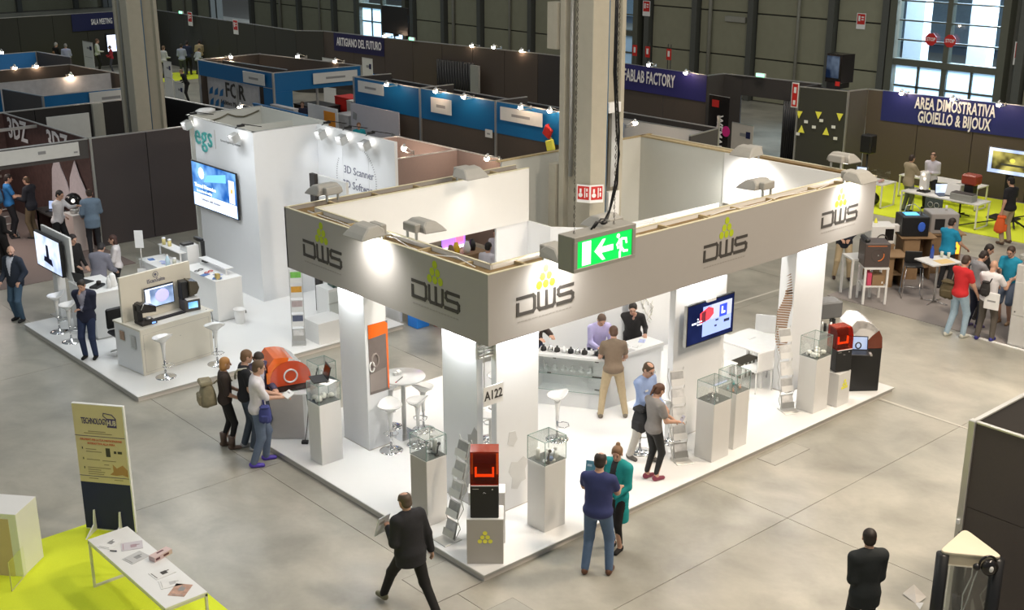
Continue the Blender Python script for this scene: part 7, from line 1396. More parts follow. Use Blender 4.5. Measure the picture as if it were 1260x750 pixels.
def mesh_obj(name, VQs, mats, parent, mi=None):
    vs = []; fs = []; mm = []; o = 0
    for k, (V, Q, m_) in enumerate(VQs):
        vs.append(V); fs.append(Q + o); mm.append(np.full(len(Q), 0) + m_ if np.isscalar(m_) else m_); o += len(V)
    V = np.concatenate(vs); Q = np.concatenate(fs); mm = np.concatenate(mm)
    me = bpy.data.meshes.new(name)
    me.from_pydata(V.tolist(), [], Q.tolist())
    for m_ in mats: me.materials.append(m_)
    me.polygons.foreach_set('material_index', mm.astype(np.int32)); me.polygons.foreach_set('use_smooth', np.ones(len(Q), bool)); me.update()
    ob = bpy.data.objects.new(name, me); COL.objects.link(ob); ob.parent = parent
    return ob

def person(label, x, y, face, h=1.75, z=0., top='shirt', tc=(.6, .6, .6), pc=(.03, .04, .08), sc=(.02, .02, .02), hair=(.02, .012, .008), style='short',
           hl=None, hr=None, fl=(-.11, .0), fr=(.11, .0), lean=0., side=0., hy=0., hp=0.12, skin=None, fat=1., sleeve='long', legs='long', inner=None,
           detail=1, drop=0., beard=False, glasses=False, group=None, jl=None, twist=0.):
    """face: image angle in degrees (0 = towards the right of the picture, 90 = away). Lengths in a 1.75 m body, then scaled."""
    sk = skin or SKIN; sc_ = h / 1.75
    T = thing('person', label, 'person', (x, y, z), RAD(face) - YAW - pi / 2, group)
    T.scale = (sc_, sc_, sc_)
    vox = .019 if detail else .03
    # joints (x right, y forward, z up)
    hipz = .93 - drop
    Rl = rotm('x', -lean) @ rotm('y', side) @ rotm('z', twist)
    piv = np.array([0, 0, hipz + .03])
    def tp(p): return piv + Rl @ (np.array(p, float) - np.array([0, 0, .96]))
    shl, shr = tp((-.18, 0, 1.42)), tp((.18, 0, 1.42))
    hl = (-.25, .06, .80) if hl is None else hl; hr = (.25, .06, .80) if hr is None else hr
    el, wl = ik(shl, hl, .29, .26, (-.28, -.5, -1)); er, wr = ik(shr, hr, .29, .26, (.28, -.5, -1))
    ank = []; kn = []; hip = []
    for sx, f in ((-1, fl), (1, fr)):
        hp_ = np.array([sx * .09, 0, hipz]); fz = f[2] if len(f) > 2 else 0
        k_, a_ = ik(hp_, (f[0], f[1] - .02, .085 + fz), .44, .43, (sx * .1, 1, 0)); hip.append(hp_); kn.append(k_); ank.append(a_)
    hc = tp((0, .03, 1.645)); Rh = Rl @ rotm('z', hy) @ rotm('x', -hp)
    hc = tp((0, .0, 1.50)) + Rh @ np.array([0, .03, .14])
    nk0 = tp((0, -.01, 1.40)); nk1 = hc + Rh @ np.array([0, -.02, -.08])
    allp = np.array([shl, shr, el, er, wl, wr, hc, *ank, *kn])
    lo = allp.min(0) - .27; hi = allp.max(0) + .27; lo[2] = -.03; hi[2] = hc[2] + .06
    def torso(F, o, k=.05, bottom=.9):
        f = fat
        F.ell(tp((0, -.01, .97)), (.165 * (.6 + .4 * f) + o, .115 * f + o, .12 + o), Rl, k)
        F.ell(tp((0, .01 * f, 1.11)), (.148 * f + o, .105 * f + o, .17 + o), Rl, k)
        F.ell(tp((0, .005, 1.29)), (.165 * (.5 + .5 * f) + o, .112 * (.5 + .5 * f) + o, .19 + o), Rl, k)
        F.cap(tp((-.13, -.01, 1.405)), tp((.13, -.01, 1.405)), .062 + o, .062 + o, k)
        F.cap(tp((-.07, -.01, 1.44)), tp((.07, -.01, 1.44)), .05 + o, .05 + o, k)
    def arm(F, o, k, full=True, half=False):
        for s0, e0, w0 in ((shl, el, wl), (shr, er, wr)):
            if half: F.cap(s0, s0 + (e0 - s0) * .62, .058 + o, .052 + o + .006, k); continue
            F.cap(s0, e0, .055 + o, .042 + o, k)
            if full: F.cap(e0, w0, .041 + o, .028 + o, k)
    def leg(F, o, k, n=1.):
        for i in (0, 1):
            F.cap(hip[i], kn[i], .088 + o, .058 + o, k)
            if n > 1: F.cap(kn[i], ank[i], .056 + o, .038 + o, k)
    # body
    B = Field(lo, hi, vox); torso(B, 0); arm(B, 0, .03); leg(B, 0, .03, 2); B.cap(nk0, nk1, .058, .052, .04)
    for i, (f, sx) in enumerate(((fl, -1), (fr, 1))): B.cap(ank[i] + [0, -.02, -.035], ank[i] + [sx * .01, .11, -.05], .035, .028, .02)
    parts_ = [(*B.mesh(), 0)]
    hv = .0085 if detail else .016
    H = Field(hc - .15, hc + .15, hv)
    def hp3(p): return hc + Rh @ np.array(p, float)
    H.ell(hp3((0, -.012, .025)), (.073, .090, .085), Rh, 0)
    H.ell(hp3((0, .015, -.045)), (.056, .070, .072), Rh, .03)
    H.ell(hp3((0, .055, -.088)), (.024, .022, .018), Rh, .025)
    H.cap(hp3((0, .080, .012)), hp3((0, .102, -.024)), .008, .014, .012)
    H.cap(hp3((-.035, .068, .022)), hp3((.035, .068, .022)), .014, .014, .012)
    for sx in (-1, 1):
        H.ell(hp3((sx * .077, -.008, -.005)), (.010, .022, .034), Rh, .006)
        H.ell(hp3((sx * .030, .092, .002)), (.015, .012, .010), Rh, 0, sub=True)
    H.cap(hp3((0, -.02, -.07)), nk1 - (hc - nk1) * .25, .052, .052, .02)
    parts_.append((*H.mesh(), 0))
    if detail:
        for sx, w0, e0 in ((-1, wl, el), (1, wr, er)):
            d = (w0 - e0) / (np.linalg.norm(w0 - e0) + 1e-9)
            nrm = np.cross(d, [0, 0, 1]) if abs(d[2]) < .8 else np.array([sx * 1., 0, 0]); nrm = nrm / np.linalg.norm(nrm)
            if abs(d[2]) < .8: nrm = np.array([0, 0, 1.]) - d * d[2]; nrm /= np.linalg.norm(nrm)
            ac = np.cross(d, nrm); c0 = w0 + d * .05
            Hd = Field(c0 - .14, c0 + .15, .008)
            Hd.cap(w0 - d * .02, w0 + d * .02, .026, .027, .01)
            for q in (-1.5, -.5, .5, 1.5):
                b0 = w0 + d * .02 + ac * q * .013; b1 = w0 + d * (.088 - abs(q) * .004) + ac * q * .019
                Hd.cap(b0, b1, .014, .012, .012)
                L = (.074, .080, .072, .058)[int(q + 1.5)]
                m1 = b1 + d * L * .5 - nrm * .008; Hd.cap(b1, m1, .0095, .009, .004); Hd.cap(m1, m1 + d * L * .36 - nrm * .024, .009, .008, .003)
            th = -ac if sx > 0 else ac
            t0 = w0 + d * .03 + th * .02; t1 = t0 + d * .028 + th * .028 - nrm * .01; Hd.cap(t0, t1, .013, .011, .01); Hd.cap(t1, t1 + d * .032 + th * .008, .010, .009, .004)
            parts_.append((*Hd.mesh(), 0))
    eb = MB()
    for sx in (-1, 1): eb.ball(tuple(hp3((sx * .030, .086, .002))), .0095, 6)
    lb = MB(); lb.ball((0, 0, 0), 1, 8, Matrix.Translation(Vector(hp3((0, .081, -.058)))) @ Matrix(Rh.tolist()).to_4x4() @ Matrix.Diagonal((.023, .009, .007, 1)))
    def tri(mb, mi):
        V = np.array(mb.v); Q = np.array([f if len(f) == 4 else (f[0], f[1], f[2], f[2]) for f in mb.f]); return V, Q, mi
    me = mesh_obj('body', parts_, [sk, EYE, LIPS], T)
    # eyes and lips join the body mesh
    bm = bmesh.new(); bm.from_mesh(me.data)
    for mb, k in ((eb, 1), (lb, 2)):
        vs = [bm.verts.new(v) for v in mb.v]
        for f in mb.f:
            fc = bm.faces.new([vs[i] for i in f]); fc.material_index = k; fc.smooth = True
    bm.to_mesh(me.data); bm.free()
    # hair
    if style != 'bald':
        Hh = Field(hc - .24, hc + .2, .0095 if detail else .018)
        Hh.ell(hp3((0, -.018, .034)), (.083, .096, .088), Rh, 0)
        if style in ('short', 'thin'):
            Hh.ell(hp3((0, -.05, -.03)), (.073, .060, .062), Rh, .02)
            Hh.ell(hp3((0, .10, -.035)), (.10, .075, .105), Rh, 0, sub=True)
            if style == 'thin': Hh.ell(hp3((0, -.0, .12)), (.06, .08, .045), Rh, 0, sub=True)
        else:
            if style == 'long':
                Hh.ell(hp3((0, -.045, -.07)), (.085, .065, .125), Rh, .03)
            if style == 'bob': Hh.ell(hp3((0, -.035, -.05)), (.088, .075, .10), Rh, .03)
            if style in ('bun', 'tail'):
                Hh.ell(hp3((0, -.045, -.02)), (.074, .062, .065), Rh, .02)
                Hh.ell(hp3((0, -.07, .12)) if style == 'bun' else hp3((0, -.125, .03)), (.034, .034, .034), Rh, .01)
                if style == 'tail': Hh.cap(hp3((0, -.13, .02)), hp3((0, -.15, -.11)), .026, .016, .01)
            Hh.ell(hp3((0, .105, -.045)), (.068, .085, .115), Rh, 0, sub=True)
        V, Q = Hh.mesh(); mesh_obj('hair', [(V, Q, 0)], [cloth(hair, .6)], T)
    if beard:
        Hh = Field(hc - .16, hc + .1, .009); Hh.ell(hp3((0, .028, -.072)), (.057, .066, .052), Rh, 0); Hh.ell(hp3((0, .1, -.035)), (.04, .045, .03), Rh, 0, sub=True)
        V, Q = Hh.mesh(); mesh_obj('beard', [(V, Q, 0)], [cloth(hair, .6)], T)
    if glasses:
        gb = MB()
        Rm = Matrix(Rh.tolist()).to_4x4(); Rm.translation = Vector(hc)
        for sx in (-1, 1):
            gb.tube([tuple(Rm @ Vector((sx * .032 + .021 * cos(a), .103, .002 + .016 * sin(a)))) for a in [i * pi / 5 for i in range(10)]], .0025, 4, closed=True)
            gb.tube([tuple(Rm @ Vector((sx * .053, .103, .006))), tuple(Rm @ Vector((sx * .084, 0, .008)))], .0025, 4)
        gb.tube([tuple(Rm @ Vector((-.012, .104, .004))), tuple(Rm @ Vector((.012, .104, .004)))], .0025, 4)
        gb.build('eyeglasses', INK, T)
    # trousers
    P = Field(lo, hi, vox)
    P.ell(tp((0, -.01, .95)), (.172 * (.6 + .4 * fat), .122 * fat, .13), Rl, .04)
    if legs == 'long':
        leg(P, .014, .03, 1)
        for i in (0, 1): P.cap(kn[i], ank[i] + [0, 0, .0], .070, .056, .03)
    elif legs == 'tight':
        leg(P, .006, .03, 1)
        for i in (0, 1): P.cap(kn[i], ank[i] + [0, 0, .06], .062, .044, .02)
    elif legs == 'shorts':
        for i in (0, 1): P.cap(hip[i], hip[i] + (kn[i] - hip[i]) * .95, .105, .085, .03)
    V, Q = P.mesh(); mesh_obj('trousers' if legs != 'shorts' else 'shorts', [(V, Q, 0)], [cloth(pc)], T)
    # shoes
    for i, sx in ((0, -1), (1, 1)):
        a = ank[i]; Sh = Field(a + [-.1, -.16, -.12], a + [.1, .24, .12 if legs != 'boots' else .3], .013 if detail else .02)
        Sh.ell(a + [0, -.025, -.035], (.042, .055, .052), None, 0); Sh.cap(a + [0, -.01, -.045], a + [sx * .012, .135, -.055], .044, .036, .02)
        fz = a[2] - .085
        Sh.F[:, :, Sh.ax[2] < fz + .003] = 1
        V, Q = Sh.mesh(); mesh_obj('shoe', [(V, Q, 0)], [cloth(sc, .5)], T)
    # upper garment
    U = Field(lo, hi, .0125 if (inner is not None and detail) else vox)
    jacket = top in ('jacket', 'cardigan')
    o = .026 if jacket else .014
    torso(U, o, .05)
    if jacket: U.cap(tp((-.165, -.01, 1.40)), tp((.165, -.01, 1.40)), .078, .078, .04)
    if sleeve == 'long': arm(U, .024 if jacket else .011, .03)
    elif sleeve == 'half': arm(U, .008, .03, half=True)
    elif sleeve == 'roll': arm(U, .011, .03, full=False)
    hem = jl if jl is not None else (.80 if jacket else .88)
    wd = .18 * (.7 + .3 * fat) + (o * .6)
    for zz in np.arange(hem + .04, .98, .05): U.ell(tp((0, -.01, zz)), (wd, .118 * fat + o * .7, .05), Rl, .04)
    if hem < .6:
        for zz in np.arange(hem + .04, .7, .05): U.ell(tp((0, -.01, zz)), (wd * .96, .12, .05), Rl, .04)
    if jacket or top == 'polo': U.cap(tp((0, -.015, 1.44)), tp((0, -.01, 1.475)), .072, .064, .02)
    V, Q = U.mesh()
    mats_ = [cloth(tc)]; mi = np.zeros(len(Q), int)
    if inner is not None:
        mats_.append(cloth(inner)); C_ = V[Q].mean(1); loc_ = (C_ - piv) @ Rl + np.array([0, 0, .96])
        wv = np.clip((loc_[:, 2] - 1.06) / .40, 0, 1) * .085 if top != 'cardigan' else np.full(len(Q), .05)
        mi = ((loc_[:, 1] > .05) & (np.abs(loc_[:, 0]) < wv)).astype(int) if top != 'cardigan' else ((loc_[:, 1] > .04) & (np.abs(loc_[:, 0]) < .055)).astype(int)
    mesh_obj({'jacket': 'jacket', 'cardigan': 'cardigan'}.get(top, 'shirt'), [(V, Q, mi)], mats_, T)
    if jacket and inner is not None:     # shirt cuffs
        cb = MB(); 
        for e0, w0 in ((el, wl), (er, wr)):
            d = Vector(w0 - e0).normalized(); cb.tube([tuple(Vector(w0) - d * .01), tuple(Vector(w0) + d * .022)], [.036, .034], 10)
        cb.build('cuffs', cloth(inner), T)
    T['_hands'] = [float(v) for v in (*wl, *wr)]
    return T

def hand_world(T, which=1, fwd=(0, 0, 0)):
    q = T['_hands']; p = Vector(q[:3] if which == 0 else q[3:]) + Vector(fwd)
    M_ = Matrix.Translation(T.location) @ Matrix.Rotation(T.rotation_euler[2], 4, 'Z') @ Matrix.Diagonal((T.scale[0],) * 3 + (1,))
    return M_ @ p
def GG(px_, py_, z=0.):
    """floor position (stand axes) of a photographed foot point"""
    d = cf * 1503 + cu * (px_ - 630) - up * (py_ - 375)
    k = (z - CAMLOC.z) / d.z
    return (CAMLOC.x + d.x * k, CAMLOC.y + d.y * k)
# ---------------------------------------------------------------- the visitors
DK = (.018, .018, .022); NV = (.02, .028, .065); JEAN = (.10, .16, .27); KHAKI = (.48, .38, .24); WHT = (.74, .74, .76); BRN = (.10, .05, .025); BLK = (.01, .009, .009)
def held(label, name, cat, p, rz, w, h, t_, m_, tilt=0., pr=None):
    t = thing(name, label, cat, tuple(p), rz); R_ = Matrix.Rotation(tilt, 4, 'X')
    part('sheet', m_, t, lambda b: b.box(-w / 2, w / 2, -t_ / 2, t_ / 2, -h / 2, h / 2, R_)); part('print', pr or GREYINK, t, lambda b: b.box(-w * .35, w * .1, -t_ / 2 - .002, -t_ / 2, h * .1, h * .25, R_)); return t
def bag(label, p, rz, s, m_, strap=None, name='shoulder_bag', sq=(1, .6, 1.1)):
    t = thing(name, label, 'bag', tuple(p), rz); a, d, h = s * sq[0] * .95, s * sq[1], s * sq[2]
    def body(b):
        n = 16; rows = []
        for k in range(9):
            f = k / 8; w = (.55 + .45 * sin(pi * min(1, f * .9 + .12)) ** .6) * (1 - .12 * f); z = -h + 2 * h * f
            sg = .35 if k in (0, 8) else 1
            rows.append([(a * w * sg * math.copysign(abs(cos(q)) ** .6, cos(q)), d * w * sg * math.copysign(abs(sin(q)) ** .7, sin(q)) * (1.15 - .35 * f), z + .012 * sin(q * 3 + k)) for q in [2 * pi * i / n for i in range(n)]])
        vs = [v for r in rows for v in r]; fs = [(k * n + i, k * n + (i + 1) % n, (k + 1) * n + (i + 1) % n, (k + 1) * n + i) for k in range(8) for i in range(n)] + [tuple(range(n))[::-1], tuple(8 * n + i for i in range(n))]
        b.add(vs, fs, True)
    part('bag_body', m_, t, body); part('front_pocket', m_, t, lambda b: b.box(-a * .6, a * .6, -d * 1.22, -d * .6, -h * .7, h * .05), bevel=.02); part('flap', m_, t, lambda b: b.box(-a * .72, a * .72, -d * .95, d * .6, h * .72, h * 1.04), bevel=.025)
    if strap: part('strap', m_, t, lambda b: b.tube(strap, .014, 6))
    return t
def at(T, x, y, z):
    return Matrix.Translation(T.location) @ Matrix.Rotation(T.rotation_euler[2], 4, 'Z') @ Matrix.Diagonal((T.scale[0],) * 3 + (1,)) @ Vector((x, y, z))
# around the main stand
T = person('bald man in a black jacket striding left past the front corner of the stand', -1.20, .10, 128, 1.80, tc=DK, pc=BLK, sc=(.16, .15, .08), hair=(.10, .07, .05), style='thin', top='jacket', fl=(-.16, .46), fr=(.12, -.40, .04), hl=(-.16, .24, 1.16), hr=(.30, -.04, .82), fat=1.3, inner=WHT, lean=.06, drop=.06, hy=.15, jl=.76)
held('folded white papers in the left hand of the striding bald man', 'papers', 'papers', hand_world(T, 0, (-.03, .10, .02)), T.rotation_euler[2] + .25, .22, .30, .012, mat('bluish_paper', (.62, .64, .70), .7), .3)
T = person('man in a navy T-shirt and jeans holding a tablet, seen from behind', *GG(734, 705), 72, 1.86, tc=(.035, .045, .15), pc=JEAN, sc=(.12, .05, .025), hair=(.03, .02, .015), style='thin', sleeve='half', fl=(-.15, -.02), fr=(.16, .06), hl=(-.22, .42, 1.22), hr=(.2, .40, 1.12), fat=1.18, hp=.3)
held('small tablet held up by the man in the navy T-shirt', 'tablet', 'tablet', hand_world(T, 0, (-.02, .10, .06)), T.rotation_euler[2], .15, .21, .012, mat('tablet_blue', (.10, .28, .40), .25), -.3, mat('tablet_pale', (.4, .6, .7), .3))
person('woman in a long teal cardigan, hair in a bun, talking to the man in navy', *GG(757, 676), 232, 1.70, tc=(.01, .30, .30), pc=BLK, sc=BLK, hair=(.22, .12, .06), style='bun', top='cardigan', inner=(.03, .03, .035), hl=(-.12, .26, 1.05), hr=(.14, .25, 1.1), fl=(-.08, .02), fr=(.08, -.03), jl=.50, legs='tight', fat=.92, hp=.2, hy=.3)
T = person('bald man in a pale blue shirt and glasses, hand raised while talking', *GG(790, 566, .11), 312, 1.80, z=.11, tc=(.30, .40, .66), pc=(.58, .55, .50), sc=(.10, .09, .08), hair=(.08, .05, .03), style='thin', glasses=True, sleeve='long', hl=(-.20, .24, 1.0), hr=(.04, .32, 1.12), fl=(-.12, .14), fr=(.10, -.16), hp=.35, fat=1.02)
part('belt', BRN_M := mat('brown_belt', (.06, .03, .02), .5), T, lambda b: b.lathe([(.178, 0), (.178, .035)], (0, 0, .985), 20, Matrix.Diagonal((1, .74, 1, 1)), cap=False)); part('badge', PAPER, T, lambda b: b.box(.06, .13, .125, .13, 1.28, 1.31))
T = person('woman in a grey top and black cropped trousers with a black bag on her shoulder', *GG(802, 589, .11), 30, 1.68, z=.11, tc=(.25, .23, .22), pc=(.022, .022, .022), sc=(.22, .03, .06), hair=(.10, .045, .025), style='tail', sleeve='half', hl=(.02, .36, 1.05), hr=(.24, .32, 1.08), fl=(-.08, -.03), fr=(.08, .05), legs='tight', fat=.92, hp=.45)
bag('black slouchy shoulder bag on the back of the woman in grey', at(T, -.26, -.08, 1.02), T.rotation_euler[2] + .2, .19, cloth((.03, .03, .032)), [(.05, .0, .15), (.1, .05, .42), (.16, .10, .5), (.14, .18, .25)], 'shoulder_bag', (.85, .62, 1.15))
held('phone in the hand of the woman in the grey top', 'phone', 'phone', hand_world(T, 1, (0, .08, .03)), T.rotation_euler[2], .07, .14, .012, mat('phone_white', (.6, .6, .7), .3), -.6)
person('man in a brown polo shirt and khaki trousers leaning on the counter', *GG(753, 512, .11), 92, 1.73, z=.11, tc=(.20, .145, .10), pc=KHAKI, sc=(.20, .17, .13), hair=(.09, .045, .025), style='short', sleeve='half', fl=(-.22, -.02), fr=(.24, -.02), hl=(-.22, .36, 1.02), hr=(.24, .34, 1.02), top='polo', hp=.35, lean=.08)
person('man in a lilac striped shirt behind the counter, facing the camera', 6.02, 3.74, 285, 1.70, z=.11, tc=(.50, .46, .74), pc=NV, hair=(.10, .06, .04), style='short', hl=(-.20, .40, 1.08), hr=(.12, .44, 1.08), lean=.32, hp=.25, top='polo')
person('woman in a black top and glasses behind the counter, hand at her chin', 7.0, 3.72, 262, 1.70, z=.11, tc=(.022, .02, .02), pc=BLK, hair=(.02, .015, .012), style='bun', hl=(-.26, .30, 1.08), hr=(-.01, .25, 1.36), lean=.34, hp=.0, glasses=True)
person('person in a dark jacket behind the glass counter wing, head hidden by fascia', 5.28, 4.72, 300, 1.78, z=.11, tc=(.05, .035, .03), pc=NV, hair=(.12, .06, .03), style='long', top='jacket', inner=(.7, .55, .4), lean=.15, hl=(-.2, .3, 1.1), hr=(.1, .35, 1.1))
# four visitors at the left end
T = person('man in a white shirt and jeans with bright blue shoes, holding papers', *GG(322, 570), 14, 1.88, tc=(.72, .68, .70), pc=(.13, .17, .25), sc=(.10, .06, .45), hair=(.13, .08, .045), style='short', sleeve='roll', fl=(-.12, .10), fr=(.11, -.10), hl=(-.12, .34, 1.10), hr=(.06, .38, 1.12), top='polo', hp=.25, skin=SKIN)
held('white booklet in the hands of the man in the white shirt', 'booklet', 'booklet', hand_world(T, 1, (0, .10, .04)), T.rotation_euler[2] + .4, .20, .15, .02, PAPER, -1.1)
bag('navy blue bag hanging at the hip of the man in the white shirt', at(T, .22, .10, .93), T.rotation_euler[2] + 1.4, .13, cloth((.05, .06, .22)), [(0, 0, .1), (-.06, .16, .3), (-.10, .22, .42)], 'shoulder_bag', (.9, .6, 1.2))
T = person('young man in a black T-shirt with a white bag strap across his back', *GG(308, 552), 22, 1.84, tc=(.018, .018, .022), pc=(.06, .08, .11), sc=(.35, .35, .36), hair=(.20, .11, .055), style='short', sleeve='half', fl=(-.10, -.05), fr=(.10, .06), hl=(-.22, .05, .85), hr=(.23, .12, .82), hp=.2)
part('bag_strap', mat('cream_strap', (.6, .57, .48), .7), T, lambda b: b.tube([(-.10, -.145, 1.24), (-.02, -.15, 1.36), (.09, -.12, 1.46), (.15, .0, 1.48), (.13, .11, 1.38)], .018, 6))
T = person('blonde woman in black leggings and brown ankle boots with a beige rucksack', *GG(282, 550), 18, 1.68, tc=(.05, .035, .03), pc=(.012, .011, .012), sc=(.13, .085, .065), hair=(.52, .26, .09), style='bob', fl=(-.09, -.06), fr=(.10, .07), hl=(-.06, .28, 1.05), hr=(.18, .24, 1.0), legs='tight', fat=.95, hp=.15, sleeve='roll')
part('boot_shaft', cloth((.13, .085, .065)), T, lambda b: [b.lathe([(.055, .05), (.062, .2), (.066, .27)], (x, y, 0), 12) for x, y in ((-.09, -.08), (.10, .05))])
bag('large beige and olive patterned rucksack on the back of the blonde woman', at(T, -.06, -.30, 1.08), T.rotation_euler[2] + .1, .22, mat('beige_canvas', (.30, .26, .17), .9, noise=.5, scale=9), [(.1, .1, .2), (.12, .28, .35), (.1, .42, .2)], 'rucksack', (1.0, .65, 1.1))
person('bearded dark-haired man looking down, rearmost of the four at the orange printer', *GG(322, 548), 318, 1.80, tc=(.08, .07, .13), pc=(.05, .06, .09), hair=(.05, .035, .025), style='short', beard=True, top='jacket', inner=(.5, .52, .62), hl=(-.12, .3, 1.1), hr=(.15, .3, 1.1), hp=.5)
# the neighbouring stand
person('man in a dark suit standing on the white floor with a hand at his chin', *GG(112, 440, .11), 268, 1.72, z=.11, tc=(.015, .018, .045), pc=(.025, .04, .10), sc=BLK, hair=(.02, .014, .01), style='short', top='jacket', inner=(.25, .25, .32), hl=(.02, .17, 1.14), hr=(.03, .15, 1.42), fl=(-.11, .02), fr=(.11, .02), hp=.35, beard=False)
person('bald bearded man in a navy jacket and jeans standing at the left edge', *GG(25, 394), 252, 1.77, tc=(.02, .028, .045), pc=(.07, .13, .20), sc=(.02, .018, .018), hair=(.02, .012, .01), style='bald', beard=True, top='jacket', inner=(.62, .64, .72), hl=(-.26, .16, 1.0), hr=(.20, .22, .98), hy=.5, hp=.1, fl=(-.1, .05), fr=(.12, -.03), fat=1.05)
person('man in a grey suit seen from behind, leaning towards two people', .95, 14.62, 80, 1.75, tc=(.17, .17, .21), pc=(.06, .10, .2), hair=(.015, .012, .012), style='short', top='jacket', hl=(-.15, .4, 1.0), hr=(.2, .4, 1.0), lean=.25, hp=.5, z=0)
person('dark-haired young man in black facing right beside the man in the grey suit', .85, 15.75, 330, 1.76, tc=BLK, pc=BLK, hair=(.02, .013, .012), style='short', hl=(-.1, .3, 1.0), hr=(.15, .28, 1.05), hp=.25)
person('woman with long dark hair in a white blouse talking to the two men', 1.72, 15.35, 195, 1.66, tc=(.68, .64, .64), pc=BLK, hair=(.06, .025, .018), style='long', hl=(-.1, .3, 1.2), hr=(.14, .26, 1.22), hp=.15, fat=.9)
person('man in a white shirt and black trousers leaning over the pink-white pedestal', 2.25, 20.12, 350, 1.84, tc=(.70, .68, .70), pc=(.012, .012, .014), hair=(.015, .012, .012), style='short', hl=(-.02, .55, 1.35), hr=(-.12, .12, 1.02), fl=(-.1, .12), fr=(.1, -.14), lean=.15, hp=.1, hy=-.1)
person('man in a pale blue jacket seen from behind at the pink-white pedestal', 3.02, 19.72, 112, 1.80, tc=(.20, .28, .38), pc=(.03, .03, .035), hair=(.05, .03, .02), style='thin', top='jacket', hl=(-.22, .22, 1.0), hr=(.2, .3, 1.05), hp=.2, jl=.72)
T = person('man in a bright blue T-shirt with a rucksack in the dark booth', 2.0, 22.9, 30, 1.84, tc=(.02, .16, .42), pc=(.012, .012, .016), hair=(.02, .012, .01), style='short', sleeve='half', hl=(-.15, .3, 1.1), hr=(.2, .38, 1.1), hp=.2)
bag('blue rucksack on the man in the bright blue T-shirt', at(T, -.02, -.24, 1.2), T.rotation_euler[2], .19, cloth((.04, .13, .24)), [(.1, .08, .15), (.12, .2, .25), (.1, .32, .1)], 'rucksack', (1, .6, 1.2))
person('man in a black blazer and khaki trousers in the dark booth', 2.45, 22.5, 170, 1.78, tc=(.012, .014, .022), pc=(.16, .12, .07), hair=(.07, .04, .02), style='thin', top='jacket', hl=(-.15, .32, 1.15), hr=(.12, .35, 1.1), hp=.15)
person('person dressed in black, half cut by the left edge above the bearded man', .55, 19.6, 60, 1.78, tc=BLK, pc=BLK, hair=BLK, style='short', hl=(-.2, .2, 1.), hr=(.2, .2, 1.))
# right-hand side
T = person('man in a red T-shirt and light jeans with an olive shoulder bag', *GG(1175, 414), 30, 1.86, tc=(.58, .02, .025), pc=(.34, .46, .56), sc=(.62, .62, .55), hair=(.05, .03, .02), style='short', sleeve='half', hl=(-.02, .35, 1.05), hr=(.25, .24, .92), fl=(-.14, -.08), fr=(.12, .10), hp=.35, fat=.98)
bag('olive brown shoulder bag on the man in the red T-shirt', at(T, -.26, -.04, .96), T.rotation_euler[2] + .3, .21, cloth((.085, .065, .03)), [(.05, 0, .15), (.1, .02, .38), (.16, .0, .46)], 'shoulder_bag', (1.0, .6, 1.0))
T = person('young man in a grey hoodie with a black rucksack strap, looking down', *GG(1195, 402), 12, 1.80, tc=(.26, .26, .28), pc=(.018, .022, .045), sc=(.12, .09, .2), hair=(.025, .016, .013), style='short', hl=(-.1, .36, 1.0), hr=(.18, .38, 1.0), hp=.55, fl=(-.08, -.05), fr=(.1, .1), sleeve='roll')
part('rucksack_strap', BLACK, T, lambda b: b.tube([(-.16, -.12, 1.15), (-.18, -.11, 1.35), (-.13, .0, 1.49), (-.11, .11, 1.38), (-.14, .13, 1.2)], .02, 6))
person('dark-haired man in black half hidden behind the man in the grey hoodie', *GG(1202, 392), 330, 1.80, tc=BLK, pc=BLK, hair=(.02, .014, .012), style='short', hp=.4, hl=(-.1, .3, 1.0), hr=(.15, .3, 1.0))
T = person('shaven-headed man in a white T-shirt carrying a small black drawstring bag', *GG(1210, 418), 48, 1.80, tc=(.72, .70, .72), pc=(.10, .085, .07), sc=(.03, .03, .22), hair=(.2, .13, .08), style='bald', sleeve='half', hl=(-.15, .4, 1.15), hr=(.28, .36, 1.28), fl=(-.13, -.03), fr=(.15, .05), hp=.3)
bag('small black drawstring bag on the back of the man in the white T-shirt', at(T, -.03, -.19, 1.18), T.rotation_euler[2], .13, cloth((.025, .022, .022)), [(.06, .04, .12), (.10, .12, .26), (.11, .2, .2)], 'drawstring_bag', (.9, .45, 1.3))
t = thing('tote_bag', 'white carrier bag hanging in front of the man in the white T-shirt', 'bag', tuple(at(T, .12, -.17, .92)), T.rotation_euler[2]); part('body', PAPER, t, lambda b: b.box(-.15, .17, -.02, .02, -.17, .20), bevel=.01); part('print', GREYINK, t, lambda b: b.box(-.08, .1, -.024, -.02, .0, .035))
person('man in a turquoise polo shirt and denim shorts beside the white cabinet', *GG(1234, 398), 222, 1.84, tc=(.01, .26, .42), pc=(.12, .16, .24), sc=(.35, .22, .12), hair=(.05, .03, .02), style='short', glasses=True, sleeve='half', legs='shorts', top='polo', hl=(-.16, .26, 1.05), hr=(.1, .34, 1.28), hp=.3)
person('man in a turquoise T-shirt seen from behind at the printer stands', 17.3, 2.85, 35, 1.80, tc=(.01, .27, .47), pc=DK, hair=(.025, .016, .013), style='short', sleeve='half', hl=(-.1, .36, 1.0), hr=(.26, .34, 1.02), hp=.3, fat=1.15)
t = thing('orange_bag', 'orange-red bundle behind the man in the grey hoodie', 'bag', (16.0, 1.25, 1.0)); part('body', mat('orange_red_fabric', (.85, .10, .03), .7), t, lambda b: b.ball((0, 0, .18), .17, 10, sq=(1.2, 1, .8))); part('handle', BLACK, t, lambda b: b.tube([(-.1, 0, .28), (0, 0, .38), (.1, 0, .28)], .012, 5)); part('post', ALU, t, lambda b: b.cyl((0, 0, -1.0), .03, 1.1, 8))
